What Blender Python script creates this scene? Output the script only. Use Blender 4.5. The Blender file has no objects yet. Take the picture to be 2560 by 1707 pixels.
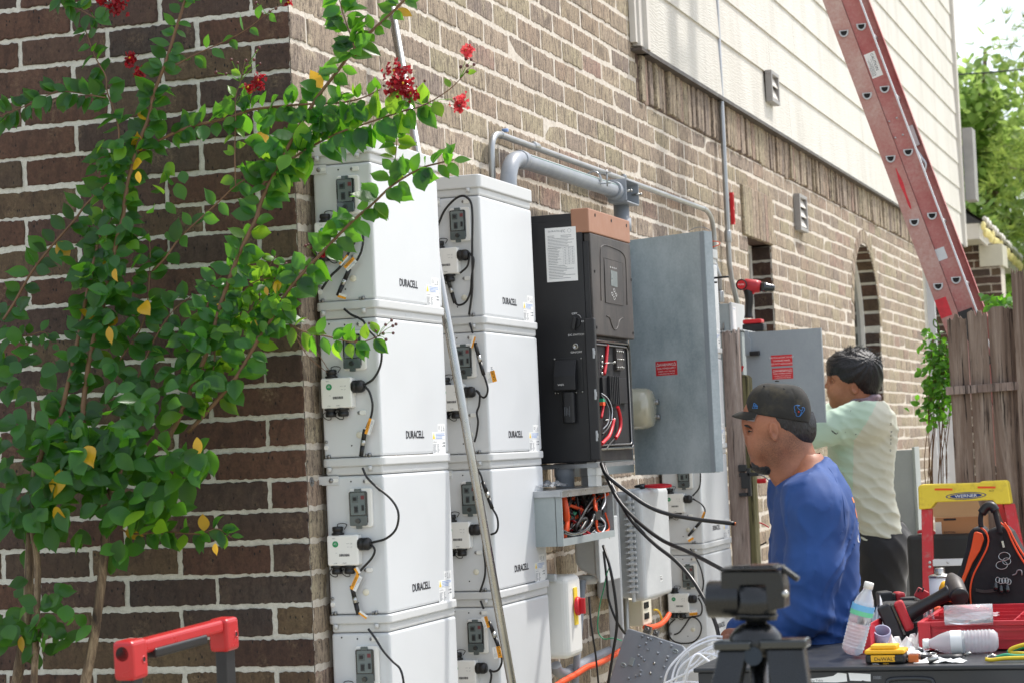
import bpy, bmesh, math, random
import numpy as np
from mathutils import Vector, Matrix, Euler, noise as mnoise
from math import sin, cos, pi, radians, sqrt, atan2
rng = random.Random(7)
S = bpy.context.scene
# ------------------------------------------------------------------ camera
FPX, YAW, PIT, ROL = 5517.09, .316747, .048378, -.044830
CAM = Vector((2.29308, -5.24912, 1.30))
_f = Vector((-sin(YAW)*cos(PIT), cos(YAW)*cos(PIT), sin(PIT)))
_r0 = Vector((cos(YAW), sin(YAW), 0)); _u0 = _r0.cross(_f)
_r = cos(ROL)*_r0 + sin(ROL)*_u0; _u = -sin(ROL)*_r0 + cos(ROL)*_u0
cam = bpy.data.cameras.new('camera'); camo = bpy.data.objects.new('camera', cam)
S.collection.objects.link(camo)
camo.matrix_world = Matrix(((_r.x,_u.x,-_f.x,CAM.x),(_r.y,_u.y,-_f.y,CAM.y),(_r.z,_u.z,-_f.z,CAM.z),(0,0,0,1)))
cam.sensor_width = 36; cam.lens = FPX/2560*36; cam.clip_start = .1; cam.clip_end = 400
cam.dof.use_dof = True; cam.dof.focus_distance = 6.6; cam.dof.aperture_fstop = 9.0
S.camera = camo
# ------------------------------------------------------------------ light
SUN = Vector((.34, .46, .86)).normalized()          # towards the sun
w = bpy.data.worlds.new("World"); S.world = w; w.use_nodes = True
nt = w.node_tree; bg = nt.nodes['Background']
sky = nt.nodes.new('ShaderNodeTexSky'); sky.sky_type = 'NISHITA'; sky.sun_disc = False
sky.sun_elevation = math.asin(SUN.z); sky.sun_rotation = atan2(SUN.x, SUN.y)
sky.air_density = 1.0; sky.dust_density = 3.0; sky.ozone_density = 1.0; sky.altitude = 0
hz = nt.nodes.new('ShaderNodeMix'); hz.data_type = 'RGBA'; hz.inputs[0].default_value = .5; hz.inputs[7].default_value = (4.6, 4.75, 4.9, 1)   # white summer haze over the blue
nt.links.new(sky.outputs[0], hz.inputs[6]); nt.links.new(hz.outputs[2], bg.inputs[0]); bg.inputs[1].default_value = .15
sl = bpy.data.lights.new('sun', 'SUN'); so = bpy.data.objects.new('sun', sl); S.collection.objects.link(so)
sl.energy = 2.0; sl.angle = radians(3); sl.color = (1, .96, .90)
so.rotation_euler = SUN.to_track_quat('Z', 'Y').to_euler(); so.location = (8, 8, 12)
S.view_settings.view_transform = 'Standard'; S.view_settings.look = 'None'
S.view_settings.exposure = 1.05; S.view_settings.gamma = 1
S.render.engine = 'CYCLES'
# ------------------------------------------------------------------ authoring helpers
def ray(x, y): return _f + _r*((x-1280)/FPX) + _u*((853.5-y)/FPX)
def aX(x, y, X): d = ray(x, y); return CAM + d*((X-CAM.x)/d.x)
def aY(x, y, Y): d = ray(x, y); return CAM + d*((Y-CAM.y)/d.y)
def aZ(x, y, Z): d = ray(x, y); return CAM + d*((Z-CAM.z)/d.z)
def V(*a): return Vector(a)
WL = {}                                              # world location of every empty / mesh
def _link(o, parent, loc):
    S.collection.objects.link(o)
    if parent is not None: o.parent = parent; o.location = loc - WL[parent.name]
    else: o.location = loc
    WL[o.name] = loc.copy()
def tag(o, label=None, cat=None, group=None, kind=None):
    if label: o['label'] = label
    if cat: o['category'] = cat
    if group: o['group'] = group
    if kind: o['kind'] = kind
    return o
def thing(name, label, cat, loc, group=None):
    o = bpy.data.objects.new(name, None); o.empty_display_size = .05
    _link(o, None, Vector(loc)); return tag(o, label, cat, group)
def obj(name, bm, mats, parent=None, label=None, cat=None, group=None, kind=None, smooth=False, loc=None, bev=0, seg=2, sub=0):
    """link a bmesh (built in world space) as one mesh object"""
    me = bpy.data.meshes.new(name)
    base = WL[parent.name] if parent is not None else (Vector(loc) if loc is not None else None)
    if base is None:
        xs = [v.co for v in bm.verts]
        base = Vector((sum(v.x for v in xs)/len(xs), sum(v.y for v in xs)/len(xs), min(v.z for v in xs)))
    bmesh.ops.translate(bm, verts=bm.verts, vec=-base)
    if smooth:
        for f in bm.faces: f.smooth = True
    bm.normal_update(); bm.to_mesh(me); bm.free()
    if not isinstance(mats, (list, tuple)): mats = [mats]
    for m in mats: me.materials.append(m)
    o = bpy.data.objects.new(name, me); _link(o, parent, base)
    if bev:
        b = o.modifiers.new('bev', 'BEVEL'); b.width = bev; b.segments = seg; b.limit_method = 'ANGLE'; b.angle_limit = radians(35); b.use_clamp_overlap = True
        if seg > 1: b.harden_normals = False
    if sub:
        s = o.modifiers.new('sub', 'SUBSURF'); s.levels = sub; s.render_levels = sub
    if smooth == 'auto' or (smooth and bev):
        pass
    return tag(o, label, cat, group, kind)
def nb(): return bmesh.new()
def fc(bm, vs, mi=0, sm=None):
    try:
        f = bm.faces.new(vs); f.material_index = mi
        if sm is not None: f.smooth = sm
        return f
    except ValueError: return None
def boxc(bm, o, ax, ay, az, mi=0):
    """box from a corner and three edge vectors"""
    o = Vector(o); ax, ay, az = Vector(ax), Vector(ay), Vector(az)
    v = [bm.verts.new(o + i*ax + j*ay + k*az) for k in (0,1) for j in (0,1) for i in (0,1)]
    if ax.cross(ay).dot(az) < 0: q = ((0,1,3,2),(4,6,7,5),(0,4,5,1),(2,3,7,6),(0,2,6,4),(1,5,7,3))
    else: q = ((0,2,3,1),(4,5,7,6),(0,1,5,4),(2,6,7,3),(0,4,6,2),(1,3,7,5))
    for a in q: fc(bm, [v[i] for i in a], mi)
    return v
def box(bm, x0, x1, y0, y1, z0, z1, mi=0): return boxc(bm, (x0,y0,z0), (x1-x0,0,0), (0,y1-y0,0), (0,0,z1-z0), mi)
def bx(bm, c, s, rot=None, mi=0):
    c = Vector(c); R = rot.to_matrix() if isinstance(rot, Euler) else (rot or Matrix.Identity(3))
    a, b, d = R@V(s[0],0,0), R@V(0,s[1],0), R@V(0,0,s[2])
    return boxc(bm, c-(a+b+d)/2, a, b, d, mi)
def frame(d, up=None):
    d = Vector(d).normalized(); up = Vector(up) if up else (V(0,0,1) if abs(d.z) < .9 else V(1,0,0))
    a = up.cross(d).normalized(); return a, d.cross(a)
def cyl(bm, p0, p1, r0, r1=None, n=16, mi=0, caps=True, sm=True):
    p0, p1 = Vector(p0), Vector(p1); r1 = r0 if r1 is None else r1
    a, b = frame(p1-p0)
    A = [bm.verts.new(p0 + r0*(cos(t)*a+sin(t)*b)) for t in [2*pi*i/n for i in range(n)]]
    B = [bm.verts.new(p1 + r1*(cos(t)*a+sin(t)*b)) for t in [2*pi*i/n for i in range(n)]]
    for i in range(n): fc(bm, (A[i], A[(i+1)%n], B[(i+1)%n], B[i]), mi, sm)
    if caps: fc(bm, A[::-1], mi, False); fc(bm, B, mi, False)
def crom(pts, n):
    """catmull-rom through the points"""
    P = [Vector(p) for p in pts]
    if len(P) < 3: return [P[0].lerp(P[-1], i/n) for i in range(n+1)]
    P = [2*P[0]-P[1]] + P + [2*P[-1]-P[-2]]; out = []
    for i in range(1, len(P)-2):
        a, b, c, d = P[i-1:i+3]
        for k in range(n):
            t = k/n
            out.append(.5*((2*b)+(c-a)*t+(2*a-5*b+4*c-d)*t*t+(3*b-a-3*c+d)*t**3))
    out.append(P[-2]); return out
def tube(bm, pts, r, n=10, mi=0, caps=True, rr=None, closed=False):
    """swept round tube; r number or rr list of radii"""
    pts = [Vector(p) for p in pts]; N = len(pts); a = None; rings = []
    for i, p in enumerate(pts):
        d = (pts[(i+1)%N] if closed else pts[min(i+1,N-1)]) - (pts[i-1] if closed else pts[max(i-1,0)])
        if d.length < 1e-9: d = V(0,0,1)
        d.normalize()
        if a is None: a, b = frame(d)
        else:
            a = a - d*a.dot(d)
            if a.length < 1e-6: a, b = frame(d)
            a.normalize(); b = d.cross(a)
        R = rr[i] if rr else r
        rings.append([bm.verts.new(p + R*(cos(t)*a+sin(t)*b)) for t in [2*pi*k/n for k in range(n)]])
    for i in range(N if closed else N-1):
        A, B = rings[i], rings[(i+1)%N]
        for k in range(n): fc(bm, (A[k], A[(k+1)%n], B[(k+1)%n], B[k]), mi, True)
    if caps and not closed: fc(bm, rings[0][::-1], mi, False); fc(bm, rings[-1], mi, False)
def lathe(bm, prof, o=(0,0,0), ax=(0,0,1), n=24, mi=0, a0=None):
    """prof: list of (r, h) along axis"""
    o = Vector(o); ax = Vector(ax).normalized(); a, b = frame(ax); rings = []
    for r, h in prof:
        if r < 1e-6: rings.append([bm.verts.new(o+ax*h)])
        else: rings.append([bm.verts.new(o+ax*h+r*(cos(t)*a+sin(t)*b)) for t in [2*pi*i/n for i in range(n)]])
    for A, B in zip(rings, rings[1:]):
        for i in range(n):
            if len(A) == 1 and len(B) == 1: continue
            if len(A) == 1: fc(bm, (A[0], B[i], B[(i+1)%n]), mi, True) if False else fc(bm, (A[0], B[(i+1)%n], B[i]), mi, True)
            elif len(B) == 1: fc(bm, (A[i], A[(i+1)%n], B[0]), mi, True)
            else: fc(bm, (A[i], A[(i+1)%n], B[(i+1)%n], B[i]), mi, True)
def prism(bm, poly, o, ux, uy, h, mi=0, bevel=0, sm=False):
    """extrude 2-d polygon (in ux, uy from o) by vector h"""
    o, ux, uy, h = Vector(o), Vector(ux), Vector(uy), Vector(h)
    A = [bm.verts.new(o+ux*x+uy*y) for x, y in poly]; B = [bm.verts.new(v.co+h) for v in A]; n = len(A)
    for i in range(n): fc(bm, (A[i], A[(i+1)%n], B[(i+1)%n], B[i]), mi, sm)
    fc(bm, A[::-1], mi); fc(bm, B, mi)
def rrect(w, h, r, n=5, cx=0, cy=0):
    out = []
    for (sx, sy, a0) in ((1,1,0),(-1,1,pi/2),(-1,-1,pi),(1,-1,1.5*pi)):
        for i in range(n+1):
            t = a0 + i/n*pi/2; out.append((cx+sx*(w/2-r)+r*cos(t), cy+sy*(h/2-r)+r*sin(t)))
    return out
def ball(bm, c, r, n=10, m=7, mi=0, sc=(1,1,1), R=None):
    c = Vector(c); R = R or Matrix.Identity(3); rings = []
    for j in range(m+1):
        t = pi*j/m; k = 1 if j in (0, m) else n
        rings.append([bm.verts.new(c + R@V(r*sc[0]*sin(t)*cos(2*pi*i/n), r*sc[1]*sin(t)*sin(2*pi*i/n), r*sc[2]*cos(t))) for i in range(k)])
    for A, B in zip(rings, rings[1:]):
        for i in range(n):
            if len(A) == 1: fc(bm, (A[0], B[i], B[(i+1)%n]), mi, True)
            elif len(B) == 1: fc(bm, (A[i], B[0], A[(i+1)%n]), mi, True)
            else: fc(bm, (A[i], B[i], B[(i+1)%n], A[(i+1)%n]), mi, True)
def quad(bm, a, b, c, d, mi=0): return fc(bm, [bm.verts.new(Vector(p)) for p in (a,b,c,d)], mi)
def fixn(bm): bmesh.ops.recalc_face_normals(bm, faces=bm.faces)
def text_bm(s, o, ux, uy, size, wscale=1, ext=.0004, align='LEFT', bold=0, bm=None, mi=0):
    """lettering as a thin mesh; o origin, ux text direction, uy up, size = cap height-ish"""
    cu = bpy.data.curves.new('t', 'FONT'); cu.body = s; cu.size = size*1.38; cu.extrude = 0; cu.align_x = align
    cu.offset = bold; cu.resolution_u = 3; cu.space_line = .85
    to = bpy.data.objects.new('t', cu); S.collection.objects.link(to)
    dg = bpy.context.evaluated_depsgraph_get(); me = bpy.data.meshes.new_from_object(to.evaluated_get(dg))
    bpy.data.objects.remove(to); bpy.data.curves.remove(cu)
    b = nb() if bm is None else bm; n0 = len(b.verts); f0 = len(b.faces); b.from_mesh(me); bpy.data.meshes.remove(me)
    b.verts.ensure_lookup_table(); b.faces.ensure_lookup_table()
    ux, uy = Vector(ux).normalized(), Vector(uy).normalized(); nn = ux.cross(uy)
    for v in b.verts[n0:]: v.co = Vector(o) + ux*(v.co.x*wscale) + uy*v.co.y + nn*ext
    for f in b.faces[f0:]: f.material_index = mi
    return b
# ------------------------------------------------------------------ materials
M = {}
class NT:
    def __init__(s, name):
        s.m = bpy.data.materials.new(name); s.m.use_nodes = True; s.t = s.m.node_tree; s.b = s.t.nodes['Principled BSDF']; s.tc = None
    def n(s, kind, ins={}, **kw):
        d = s.t.nodes.new('ShaderNode'+kind)
        for k, v in kw.items(): setattr(d, k, v)
        for k, v in ins.items():
            if hasattr(v, 'is_output') or isinstance(v, bpy.types.NodeSocket): s.t.links.new(v, d.inputs[k])
            else: d.inputs[k].default_value = v
        return d
    def link(s, a, b): s.t.links.new(a, b)
    def co(s, scale=(1,1,1), kind='Object'):
        if s.tc is None: s.tc = s.n('TexCoord')
        if scale == (1,1,1): return s.tc.outputs[kind]
        return s.n('Mapping', {'Vector': s.tc.outputs[kind], 'Scale': scale}).outputs[0]
    def noise(s, scale, detail=4, rough=.5, vec=None, dist=0):
        return s.n('TexNoise', {'Vector': vec if vec is not None else s.co(), 'Scale': scale, 'Detail': detail, 'Roughness': rough, 'Distortion': dist}).outputs[0]
    def ramp(s, fac, stops, mode='LINEAR'):
        r = s.n('ValToRGB', {0: fac}); e = r.color_ramp.elements; r.color_ramp.interpolation = mode
        while len(e) < len(stops): e.new(.5)
        for q, (p, c) in zip(e, stops): q.position = p; q.color = (*c, 1) if len(c) == 3 else c
        return r.outputs[0]
    def mix(s, fac, a, b, mode='MIX'):
        d = s.n('Mix', data_type='RGBA', blend_type=mode)
        for i, v in ((0, fac), (6, a), (7, b)):
            if isinstance(v, bpy.types.NodeSocket): s.t.links.new(v, d.inputs[i])
            else: d.inputs[i].default_value = v if i == 0 else ((*v, 1) if len(v) == 3 else v)
        return d.outputs[2]
    def math(s, op, a, b=0.0, c=0.0):
        d = s.n('Math', operation=op)
        for i, v in enumerate((a, b, c)):
            if isinstance(v, bpy.types.NodeSocket): s.t.links.new(v, d.inputs[i])
            else: d.inputs[i].default_value = v
        return d.outputs[0]
    def bump(s, h, strength=.3, dist=.002, normal=None):
        d = s.n('Bump', {'Height': h, 'Strength': strength, 'Distance': dist})
        if normal: s.t.links.new(normal, d.inputs['Normal'])
        return d.outputs[0]
    def out(s, col=None, rough=None, metal=None, normal=None, **kw):
        for k, v in (('Base Color', col), ('Roughness', rough), ('Metallic', metal), ('Normal', normal)):
            if v is None: continue
            if isinstance(v, bpy.types.NodeSocket): s.t.links.new(v, s.b.inputs[k])
            else: s.b.inputs[k].default_value = (*v, 1) if k == 'Base Color' and len(v) == 3 else v
        for k, v in kw.items(): s.b.inputs[k.replace('_', ' ')].default_value = v
        return s.m
def srgb(r, g, b): return tuple(((c/255+.055)/1.055)**2.4 if c > 10 else c/255/12.92 for c in (r, g, b))
def mat(name, col, rough=.5, metal=0, var=.12, vs=6, bump=0, bs=60, dirt=None, **kw):
    """general procedural paint / plastic / metal: slight mottling, roughness breakup, fine bump"""
    k = NT(name); a = k.noise(vs, 5, .6); d = tuple(c*(1-var) for c in col); l = tuple(min(1, c*(1+var*.6)) for c in col)
    c = k.ramp(a, ((.3, d), (.7, l)))
    if dirt:
        c = k.mix(k.ramp(k.noise(vs*2.3, 6, .7), ((.52, (0,0,0)), (.75, (1,1,1)))), c, dirt)
    r = k.ramp(k.noise(vs*3, 4, .6), ((.3, (max(.02, rough-.08),)*3), (.7, (min(1, rough+.1),)*3)))
    nrm = k.bump(k.noise(bs, 4, .6), .4, bump) if bump else None
    m = k.out(c, r, metal, nrm, **kw); M[name] = m; return m
# ------------------------------------------------------------------ surface materials
def brick_mat(name, cols, groove, speck, tint=None, streak=.9):
    k = NT(name); g = k.n('NewGeometry'); rnd = g.outputs['Random Per Island']
    n = len(cols); base = k.ramp(rnd, [(i/n, c) for i, c in enumerate(cols)], 'LINEAR')
    big = k.noise(6, 6, .7)
    c = k.mix(k.ramp(big, ((.35, (0,0,0)), (.7, (.75,)*3))), base, tint or cols[0])
    fine = k.noise(110, 7, .8)
    c = k.mix(.75, c, k.ramp(fine, ((.25, (.2,.2,.2)), (.5, (.5,.5,.5)), (.8, (.85,.85,.85)))), 'OVERLAY')
    g1 = k.noise(1, 6, .75, k.co(groove)); g2 = k.noise(1, 5, .8, k.co(tuple(q*2.7 for q in groove)), .4); gr = k.math('ADD', k.math('MULTIPLY', g1, .55), k.math('MULTIPLY', g2, .45))
    c = k.mix(k.ramp(gr, ((.42+.03*streak, (streak,)*3), (.485+.03*streak, (0,0,0)))), c, tuple(x*.34 for x in cols[0]))
    c = k.mix(k.ramp(gr, ((.54, (0,0,0)), (.66, (.55*streak,)*3))), c, tuple(min(1, x*1.45) for x in cols[-1]))
    pale = k.math('MULTIPLY', k.ramp(k.noise(9, 4, .6, k.co((1.3,1.3,1))), ((.56, (0,0,0)), (.68, (1,1,1)))), k.ramp(fine, ((.45, (0,0,0)), (.62, (.7,)*3))))
    c = k.mix(pale, c, tuple(min(1, x*1.7+.02) for x in cols[-1]))
    sp = k.n('TexVoronoi', {'Vector': k.co((1,1,.5)), 'Scale': speck, 'Randomness': 1}).outputs[0]
    spm = k.math('MULTIPLY', k.ramp(sp, ((.13, (1,1,1)), (.22, (0,0,0)))), k.ramp(k.noise(30, 2), ((.46, (0,0,0)), (.56, (1,1,1)))))
    c = k.mix(spm, c, (.010, .009, .008))
    h = k.math('ADD', k.math('MULTIPLY', gr, 1.5), k.math('MULTIPLY', fine, .9)); h = k.math('SUBTRACT', h, k.math('MULTIPLY', spm, .8))
    M[name] = k.out(c, .88, 0, k.bump(h, .8, .004)); return M[name]
brick_mat('brick_shade', [srgb(62,44,36), srgb(90,62,50), srgb(66,60,55), srgb(98,68,52), srgb(80,56,44), srgb(62,54,50), srgb(98,82,60)], (34,34,16), 85, srgb(70,50,40), .42)  # one brick in two copies; this one carries the dark of the shaded walls
brick_mat('brick_sunlit', [srgb(142,124,110), srgb(166,150,128), srgb(130,116,108), srgb(176,158,138), srgb(154,146,116), srgb(156,126,114), srgb(168,156,130)], (74,74,15), 95, srgb(158,142,124), .80)  # same brick as the front wall, with sunlight put into its paler colours
def mortar(name, c0, c1):
    k = NT(name); a = k.noise(35, 6, .7); b = k.noise(260, 3, .6)
    c = k.ramp(a, ((.3, c0), (.68, c1))); c = k.mix(.3, c, k.ramp(b, ((.3, (.3,)*3), (.7, (.7,)*3))), 'OVERLAY')
    M[name] = k.out(c, .92, 0, k.bump(k.math('ADD', a, k.math('MULTIPLY', b, .3)), .8, .006))
mortar('mortar', srgb(182,179,168), srgb(210,207,196))
mortar('soldier_gap_shade', srgb(70,54,46), srgb(100,80,68))  # brown stands for the shade between projecting soldier bricks
mortar('mortar_side', srgb(190,180,166), srgb(216,208,196))
def siding_mat():
    k = NT('siding'); v = k.co((1, 3.2, 26)); gr = k.n('TexWave', {'Vector': k.co((1,.25,1)), 'Scale': 22, 'Distortion': 14, 'Detail': 3, 'Detail Scale': 1.3}, bands_direction='Z').outputs[0]
    dirt = k.ramp(k.noise(1, 5, .65, k.co((1, 5, 1.1))), ((.45, (0,0,0)), (.75, (.55,)*3)))
    c = k.mix(dirt, srgb(206,203,194), srgb(170,166,156)); c = k.mix(.15, c, k.ramp(k.noise(3, 5), ((.3, (.4,)*3), (.7, (.6,)*3))), 'OVERLAY')
    M['siding'] = k.out(c, .6, 0, k.bump(k.math('ADD', gr, k.noise(60, 4)), .35, .0025))
siding_mat()
mat('trim_white', srgb(205,200,192), .55, var=.06, bump=.0006)
mat('soffit', srgb(196,192,176), .6)
mat('flashing', srgb(70,62,56), .5, var=.3)
mat('vent_grey', srgb(150,148,146), .5)
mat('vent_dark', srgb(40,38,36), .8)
mat('window_frame', srgb(225,222,214), .4, var=.05)
def glass_mat(name, tint, rough=.02):
    k = NT(name); k.out(tint, rough, 0); k.b.inputs['Specular IOR Level'].default_value = .8; k.b.inputs['IOR'].default_value = 1.6
    M[name] = k.m
glass_mat('window_glass', (.035, .045, .04), .06)
mat('roof_shingle', srgb(92,86,82), .9, var=.35, vs=20, bump=.004, bs=30)
mat('ground_mat', srgb(172,166,148), .95, var=.2, vs=3, bump=.01, bs=8, dirt=srgb(140,140,110))
def wood_mat(name, cols, sc=(18,18,1.3)):
    k = NT(name); a = k.noise(1, 7, .7, k.co(sc), .6); g = k.n('NewGeometry'); 
    c = k.ramp(a, ((.28, cols[0]), (.45, cols[1]), (.6, cols[2]), (.75, cols[3])))
    c = k.mix(.35, c, k.ramp(g.outputs['Random Per Island'], ((0, (.3,.3,.3)), (1, (.7,.7,.7)))), 'OVERLAY')
    c = k.mix(k.ramp(k.noise(1, 5, .7, k.co((60,60,2.5))), ((.36, (1,1,1)), (.45, (0,0,0)))), c, tuple(x*.3 for x in cols[0]))
    M[name] = k.out(c, .9, 0, k.bump(k.noise(1, 6, .7, k.co((50,50,2.5))), .8, .006))
wood_mat('fence_wood', [srgb(78,64,56), srgb(118,100,88), srgb(146,130,118), srgb(172,160,148)])
wood_mat('post_grey', [srgb(92,78,72), srgb(126,110,102), srgb(152,138,130), srgb(196,188,184)], (14,14,1.6))
wood_mat('post_green', [srgb(66,62,42), srgb(92,88,60), srgb(112,106,74), srgb(132,124,92)])
mat('batt_white', srgb(206,209,211), .38, var=.015, vs=2, bump=.0002, bs=300)
mat('batt_trim', srgb(200,202,202), .45, var=.02, vs=4, bump=.0003, bs=200)
mat('plastic_white', srgb(228,228,224), .35, var=.02)
mat('cream_cap', srgb(222,218,200), .5, var=.03)
mat('black_plastic', srgb(26,27,30), .42, var=.15, bump=.0003, bs=200)
mat('black_rubber', srgb(20,20,22), .38, var=.2)
mat('smoke_grey', srgb(72,84,86), .18, var=.12, Coat_Weight=.6)
mat('smoke_dark', srgb(30,36,38), .15, var=.1, Coat_Weight=.5)
mat('breaker_face', srgb(104,114,114), .3)
mat('red_part', srgb(112,50,54), .4)
mat('qc_green', srgb(18,140,84), .4)
mat('ink_black', srgb(24,24,36), .5, var=.02)
mat('ink_grey', srgb(120,124,130), .6, var=.02)
mat('ink_blue', srgb(120,150,200), .6, var=.02)
mat('ink_white', srgb(235,235,235), .5, var=.02)
mat('paper', srgb(232,233,232), .55, var=.02)
mat('tag_yellow', srgb(236,160,26), .5, var=.05)
mat('warn_yellow', srgb(240,208,60), .5, var=.05)
mat('steel', srgb(176,176,172), .28, 1, var=.12, vs=9)
mat('bolt_steel', srgb(150,150,150), .35, .9, var=.2)
mat('galv', srgb(178,182,186), .33, .85, var=.16, vs=12, bump=.0004, bs=50)
mat('emt', srgb(170,172,172), .38, .8, var=.15, vs=5)
mat('pvc_grey', srgb(146,152,160), .38, var=.06, vs=6, dirt=srgb(158,162,166))
mat('inv_black', srgb(24,25,29), .42, var=.06, vs=4, bump=.0004, bs=600)
def dusty(name, c0, c1, rough=.55, sc=(3,3,1), lo=.42, hi=.75, metal=0, bump=.0003):
    k = NT(name); a = k.noise(1, 7, .68, k.co(tuple(4*x for x in sc))); b = k.noise(120, 4, .6)
    c = k.ramp(k.math('ADD', k.math('MULTIPLY', a, .8), k.math('MULTIPLY', b, .2)), ((lo, c0), (hi, c1)))
    M[name] = k.out(c, rough, metal, k.bump(b, .3, bump)); return k.m
dusty('inv_dusty', srgb(50,46,44), srgb(88,80,74), .5)
mat('inv_orange', srgb(160,116,92), .55, var=.05, vs=5)
dusty('door_grey', srgb(138,150,156), srgb(182,191,195), .42, (1.2,1.2,.8), .36, .64)
dusty('door_grey_b', srgb(140,148,156), srgb(156,164,170), .42, (1,1,.7), .35, .7)
dusty('box_grey', srgb(140,150,152), srgb(162,170,170), .45, (2,2,2), .3, .7)
dusty('telecom_grey', srgb(176,180,182), srgb(200,203,204), .5, (1,1,1.5), .3, .7)
mat('handle_red', srgb(176,34,38), .32, var=.06); mat('sign_red', srgb(206,28,38), .4, var=.04)
mat('wire_red', srgb(200,26,40), .4, var=.1)
mat('wire_orange', srgb(232,84,34), .5, var=.08)
mat('wire_green', srgb(40,150,108), .4)
mat('wire_white', srgb(228,230,236), .35, var=.02)
mat('wire_yellow', srgb(214,186,40), .4)
mat('cavity', srgb(16,16,18), .7)
mat('copper', srgb(190,110,70), .3, 1)
k = NT('meter_glass'); k.out(srgb(196,192,170), .08, 0, Transmission_Weight=.35, Coat_Weight=.8); M['meter_glass'] = k.m
def leaf_mat(name, top, trans, mixf=.45, rough=.35):
    k = NT(name); g = k.n('NewGeometry'); r = g.outputs['Random Per Island']
    c = k.ramp(r, ((0, tuple(x*.6 for x in top)), (.5, top), (1, tuple(x*1.5 for x in top)))); n_ = k.noise(25, 4, .6)
    c = k.mix(.4, c, k.ramp(n_, ((.3, (.35,)*3), (.7, (.62,)*3))), 'OVERLAY')
    k.out(c, rough, 0, k.bump(k.noise(60, 3), .3, .002)); k.b.inputs['Specular IOR Level'].default_value = .45
    t = k.n('BsdfTranslucent', {'Color': (*trans, 1)}); k.link(k.mix(k.ramp(r, ((0, (0,0,0)), (1, (1,1,1)))), tuple(x*.8 for x in trans), tuple(min(1, x*1.3) for x in trans)), t.inputs['Color'])
    m = k.n('MixShader', {0: mixf}); k.link(k.b.outputs[0], m.inputs[1]); k.link(t.outputs[0], m.inputs[2]); k.link(m.outputs[0], k.t.nodes['Material Output'].inputs[0]); M[name] = k.m
leaf_mat('leaf', (.026,.095,.024), (.17,.46,.02), .5)
leaf_mat('leaf_young', (.09,.22,.025), (.34,.62,.03), .55)
leaf_mat('leaf_yellow', (.55,.33,.02), (.7,.4,.02), .3)
leaf_mat('leaf_far', (.16,.26,.06), (.45,.62,.16), .5, .6)
leaf_mat('pine_needle', (.17,.26,.05), (.5,.62,.14), .5, .6)
leaf_mat('petal', (.30,.008,.015), (.6,.02,.04), .3, .5)
leaf_mat('petal_pink', (.65,.05,.07), (.9,.15,.15), .4, .5)
mat('seed', srgb(92,46,42), .5, var=.3)
mat('bark_brown', srgb(108,80,56), .7, var=.25, vs=14, bump=.002, bs=40)
k = NT('bark_grey'); a = k.noise(1, 7, .75, k.co((40,40,7)), .8); c = k.ramp(a, ((.34, srgb(48,36,28)), (.48, srgb(96,78,60)), (.62, srgb(146,126,100)), (.72, srgb(176,160,136)))); M['bark_grey'] = k.out(c, .8, 0, k.bump(a, .8, .006))
k = NT('ladder_red'); a = k.noise(3, 6, .7, k.co((1,1,1))); f_ = k.noise(70, 5, .7)
c = k.ramp(k.math('ADD', k.math('MULTIPLY', a, .7), k.math('MULTIPLY', f_, .3)), ((.36, srgb(172,104,100)), (.5, srgb(182,138,130)), (.64, srgb(196,170,162)))); M['ladder_red'] = k.out(c, .75, 0, k.bump(f_, .4, .001))
k = NT('ladder_red2'); a = k.noise(2.5, 6, .7); f_ = k.noise(70, 5, .7)
c = k.ramp(k.math('ADD', k.math('MULTIPLY', a, .7), k.math('MULTIPLY', f_, .3)), ((.36, srgb(168,88,88)), (.5, srgb(178,116,112)), (.64, srgb(188,150,144)))); M['ladder_red2'] = k.out(c, .7, 0, k.bump(f_, .4, .001))
mat('ladder_worn', srgb(206,52,62), .6, var=.2, vs=30)
mat('alu', srgb(196,198,200), .4, .7, var=.1)
mat('alu_white', srgb(214,216,220), .45, .2, var=.06)
mat('step_red', srgb(196,44,50), .45, var=.1, vs=14, dirt=srgb(170,110,104))
mat('step_yellow', srgb(232,206,62), .45, var=.06, vs=10, dirt=srgb(206,178,60))
mat('logo_blue', srgb(24,52,120), .5)
mat('cardboard', srgb(186,136,98), .85, var=.08, vs=5)
mat('cardboard_in', srgb(222,186,150), .85, var=.05)
mat('case_black', srgb(36,37,38), .5, var=.2, bump=.001, bs=50)
mat('tool_red', srgb(176,30,40), .42, var=.12)
mat('crate_red', srgb(186,34,46), .4, var=.08, vs=3)
mat('bag_black', srgb(30,30,32), .8, var=.2, vs=8, bump=.001, bs=200)
mat('bag_orange', srgb(232,86,30), .6, var=.12)
mat('table_black', srgb(40,43,48), .38, var=.2, vs=5, bump=.0006, bs=60)
mat('pvc_lilac', srgb(150,150,176), .4)
mat('dewalt_yellow', srgb(240,180,30), .4, var=.05)
k = NT('bottle_plastic'); k.out((.93,.95,.98), .12, 0, Transmission_Weight=.62, IOR=1.2, Coat_Weight=.5); M['bottle_plastic'] = k.m
mat('label_blue', srgb(110,180,226), .4); mat('label_green', srgb(110,206,160), .4)
mat('tripod_black', srgb(17,19,21), .28, var=.2, vs=20); mat('tripod_blue', srgb(28,38,48), .3, .3)
mat('bulb', srgb(240,224,150), .3)
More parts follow.
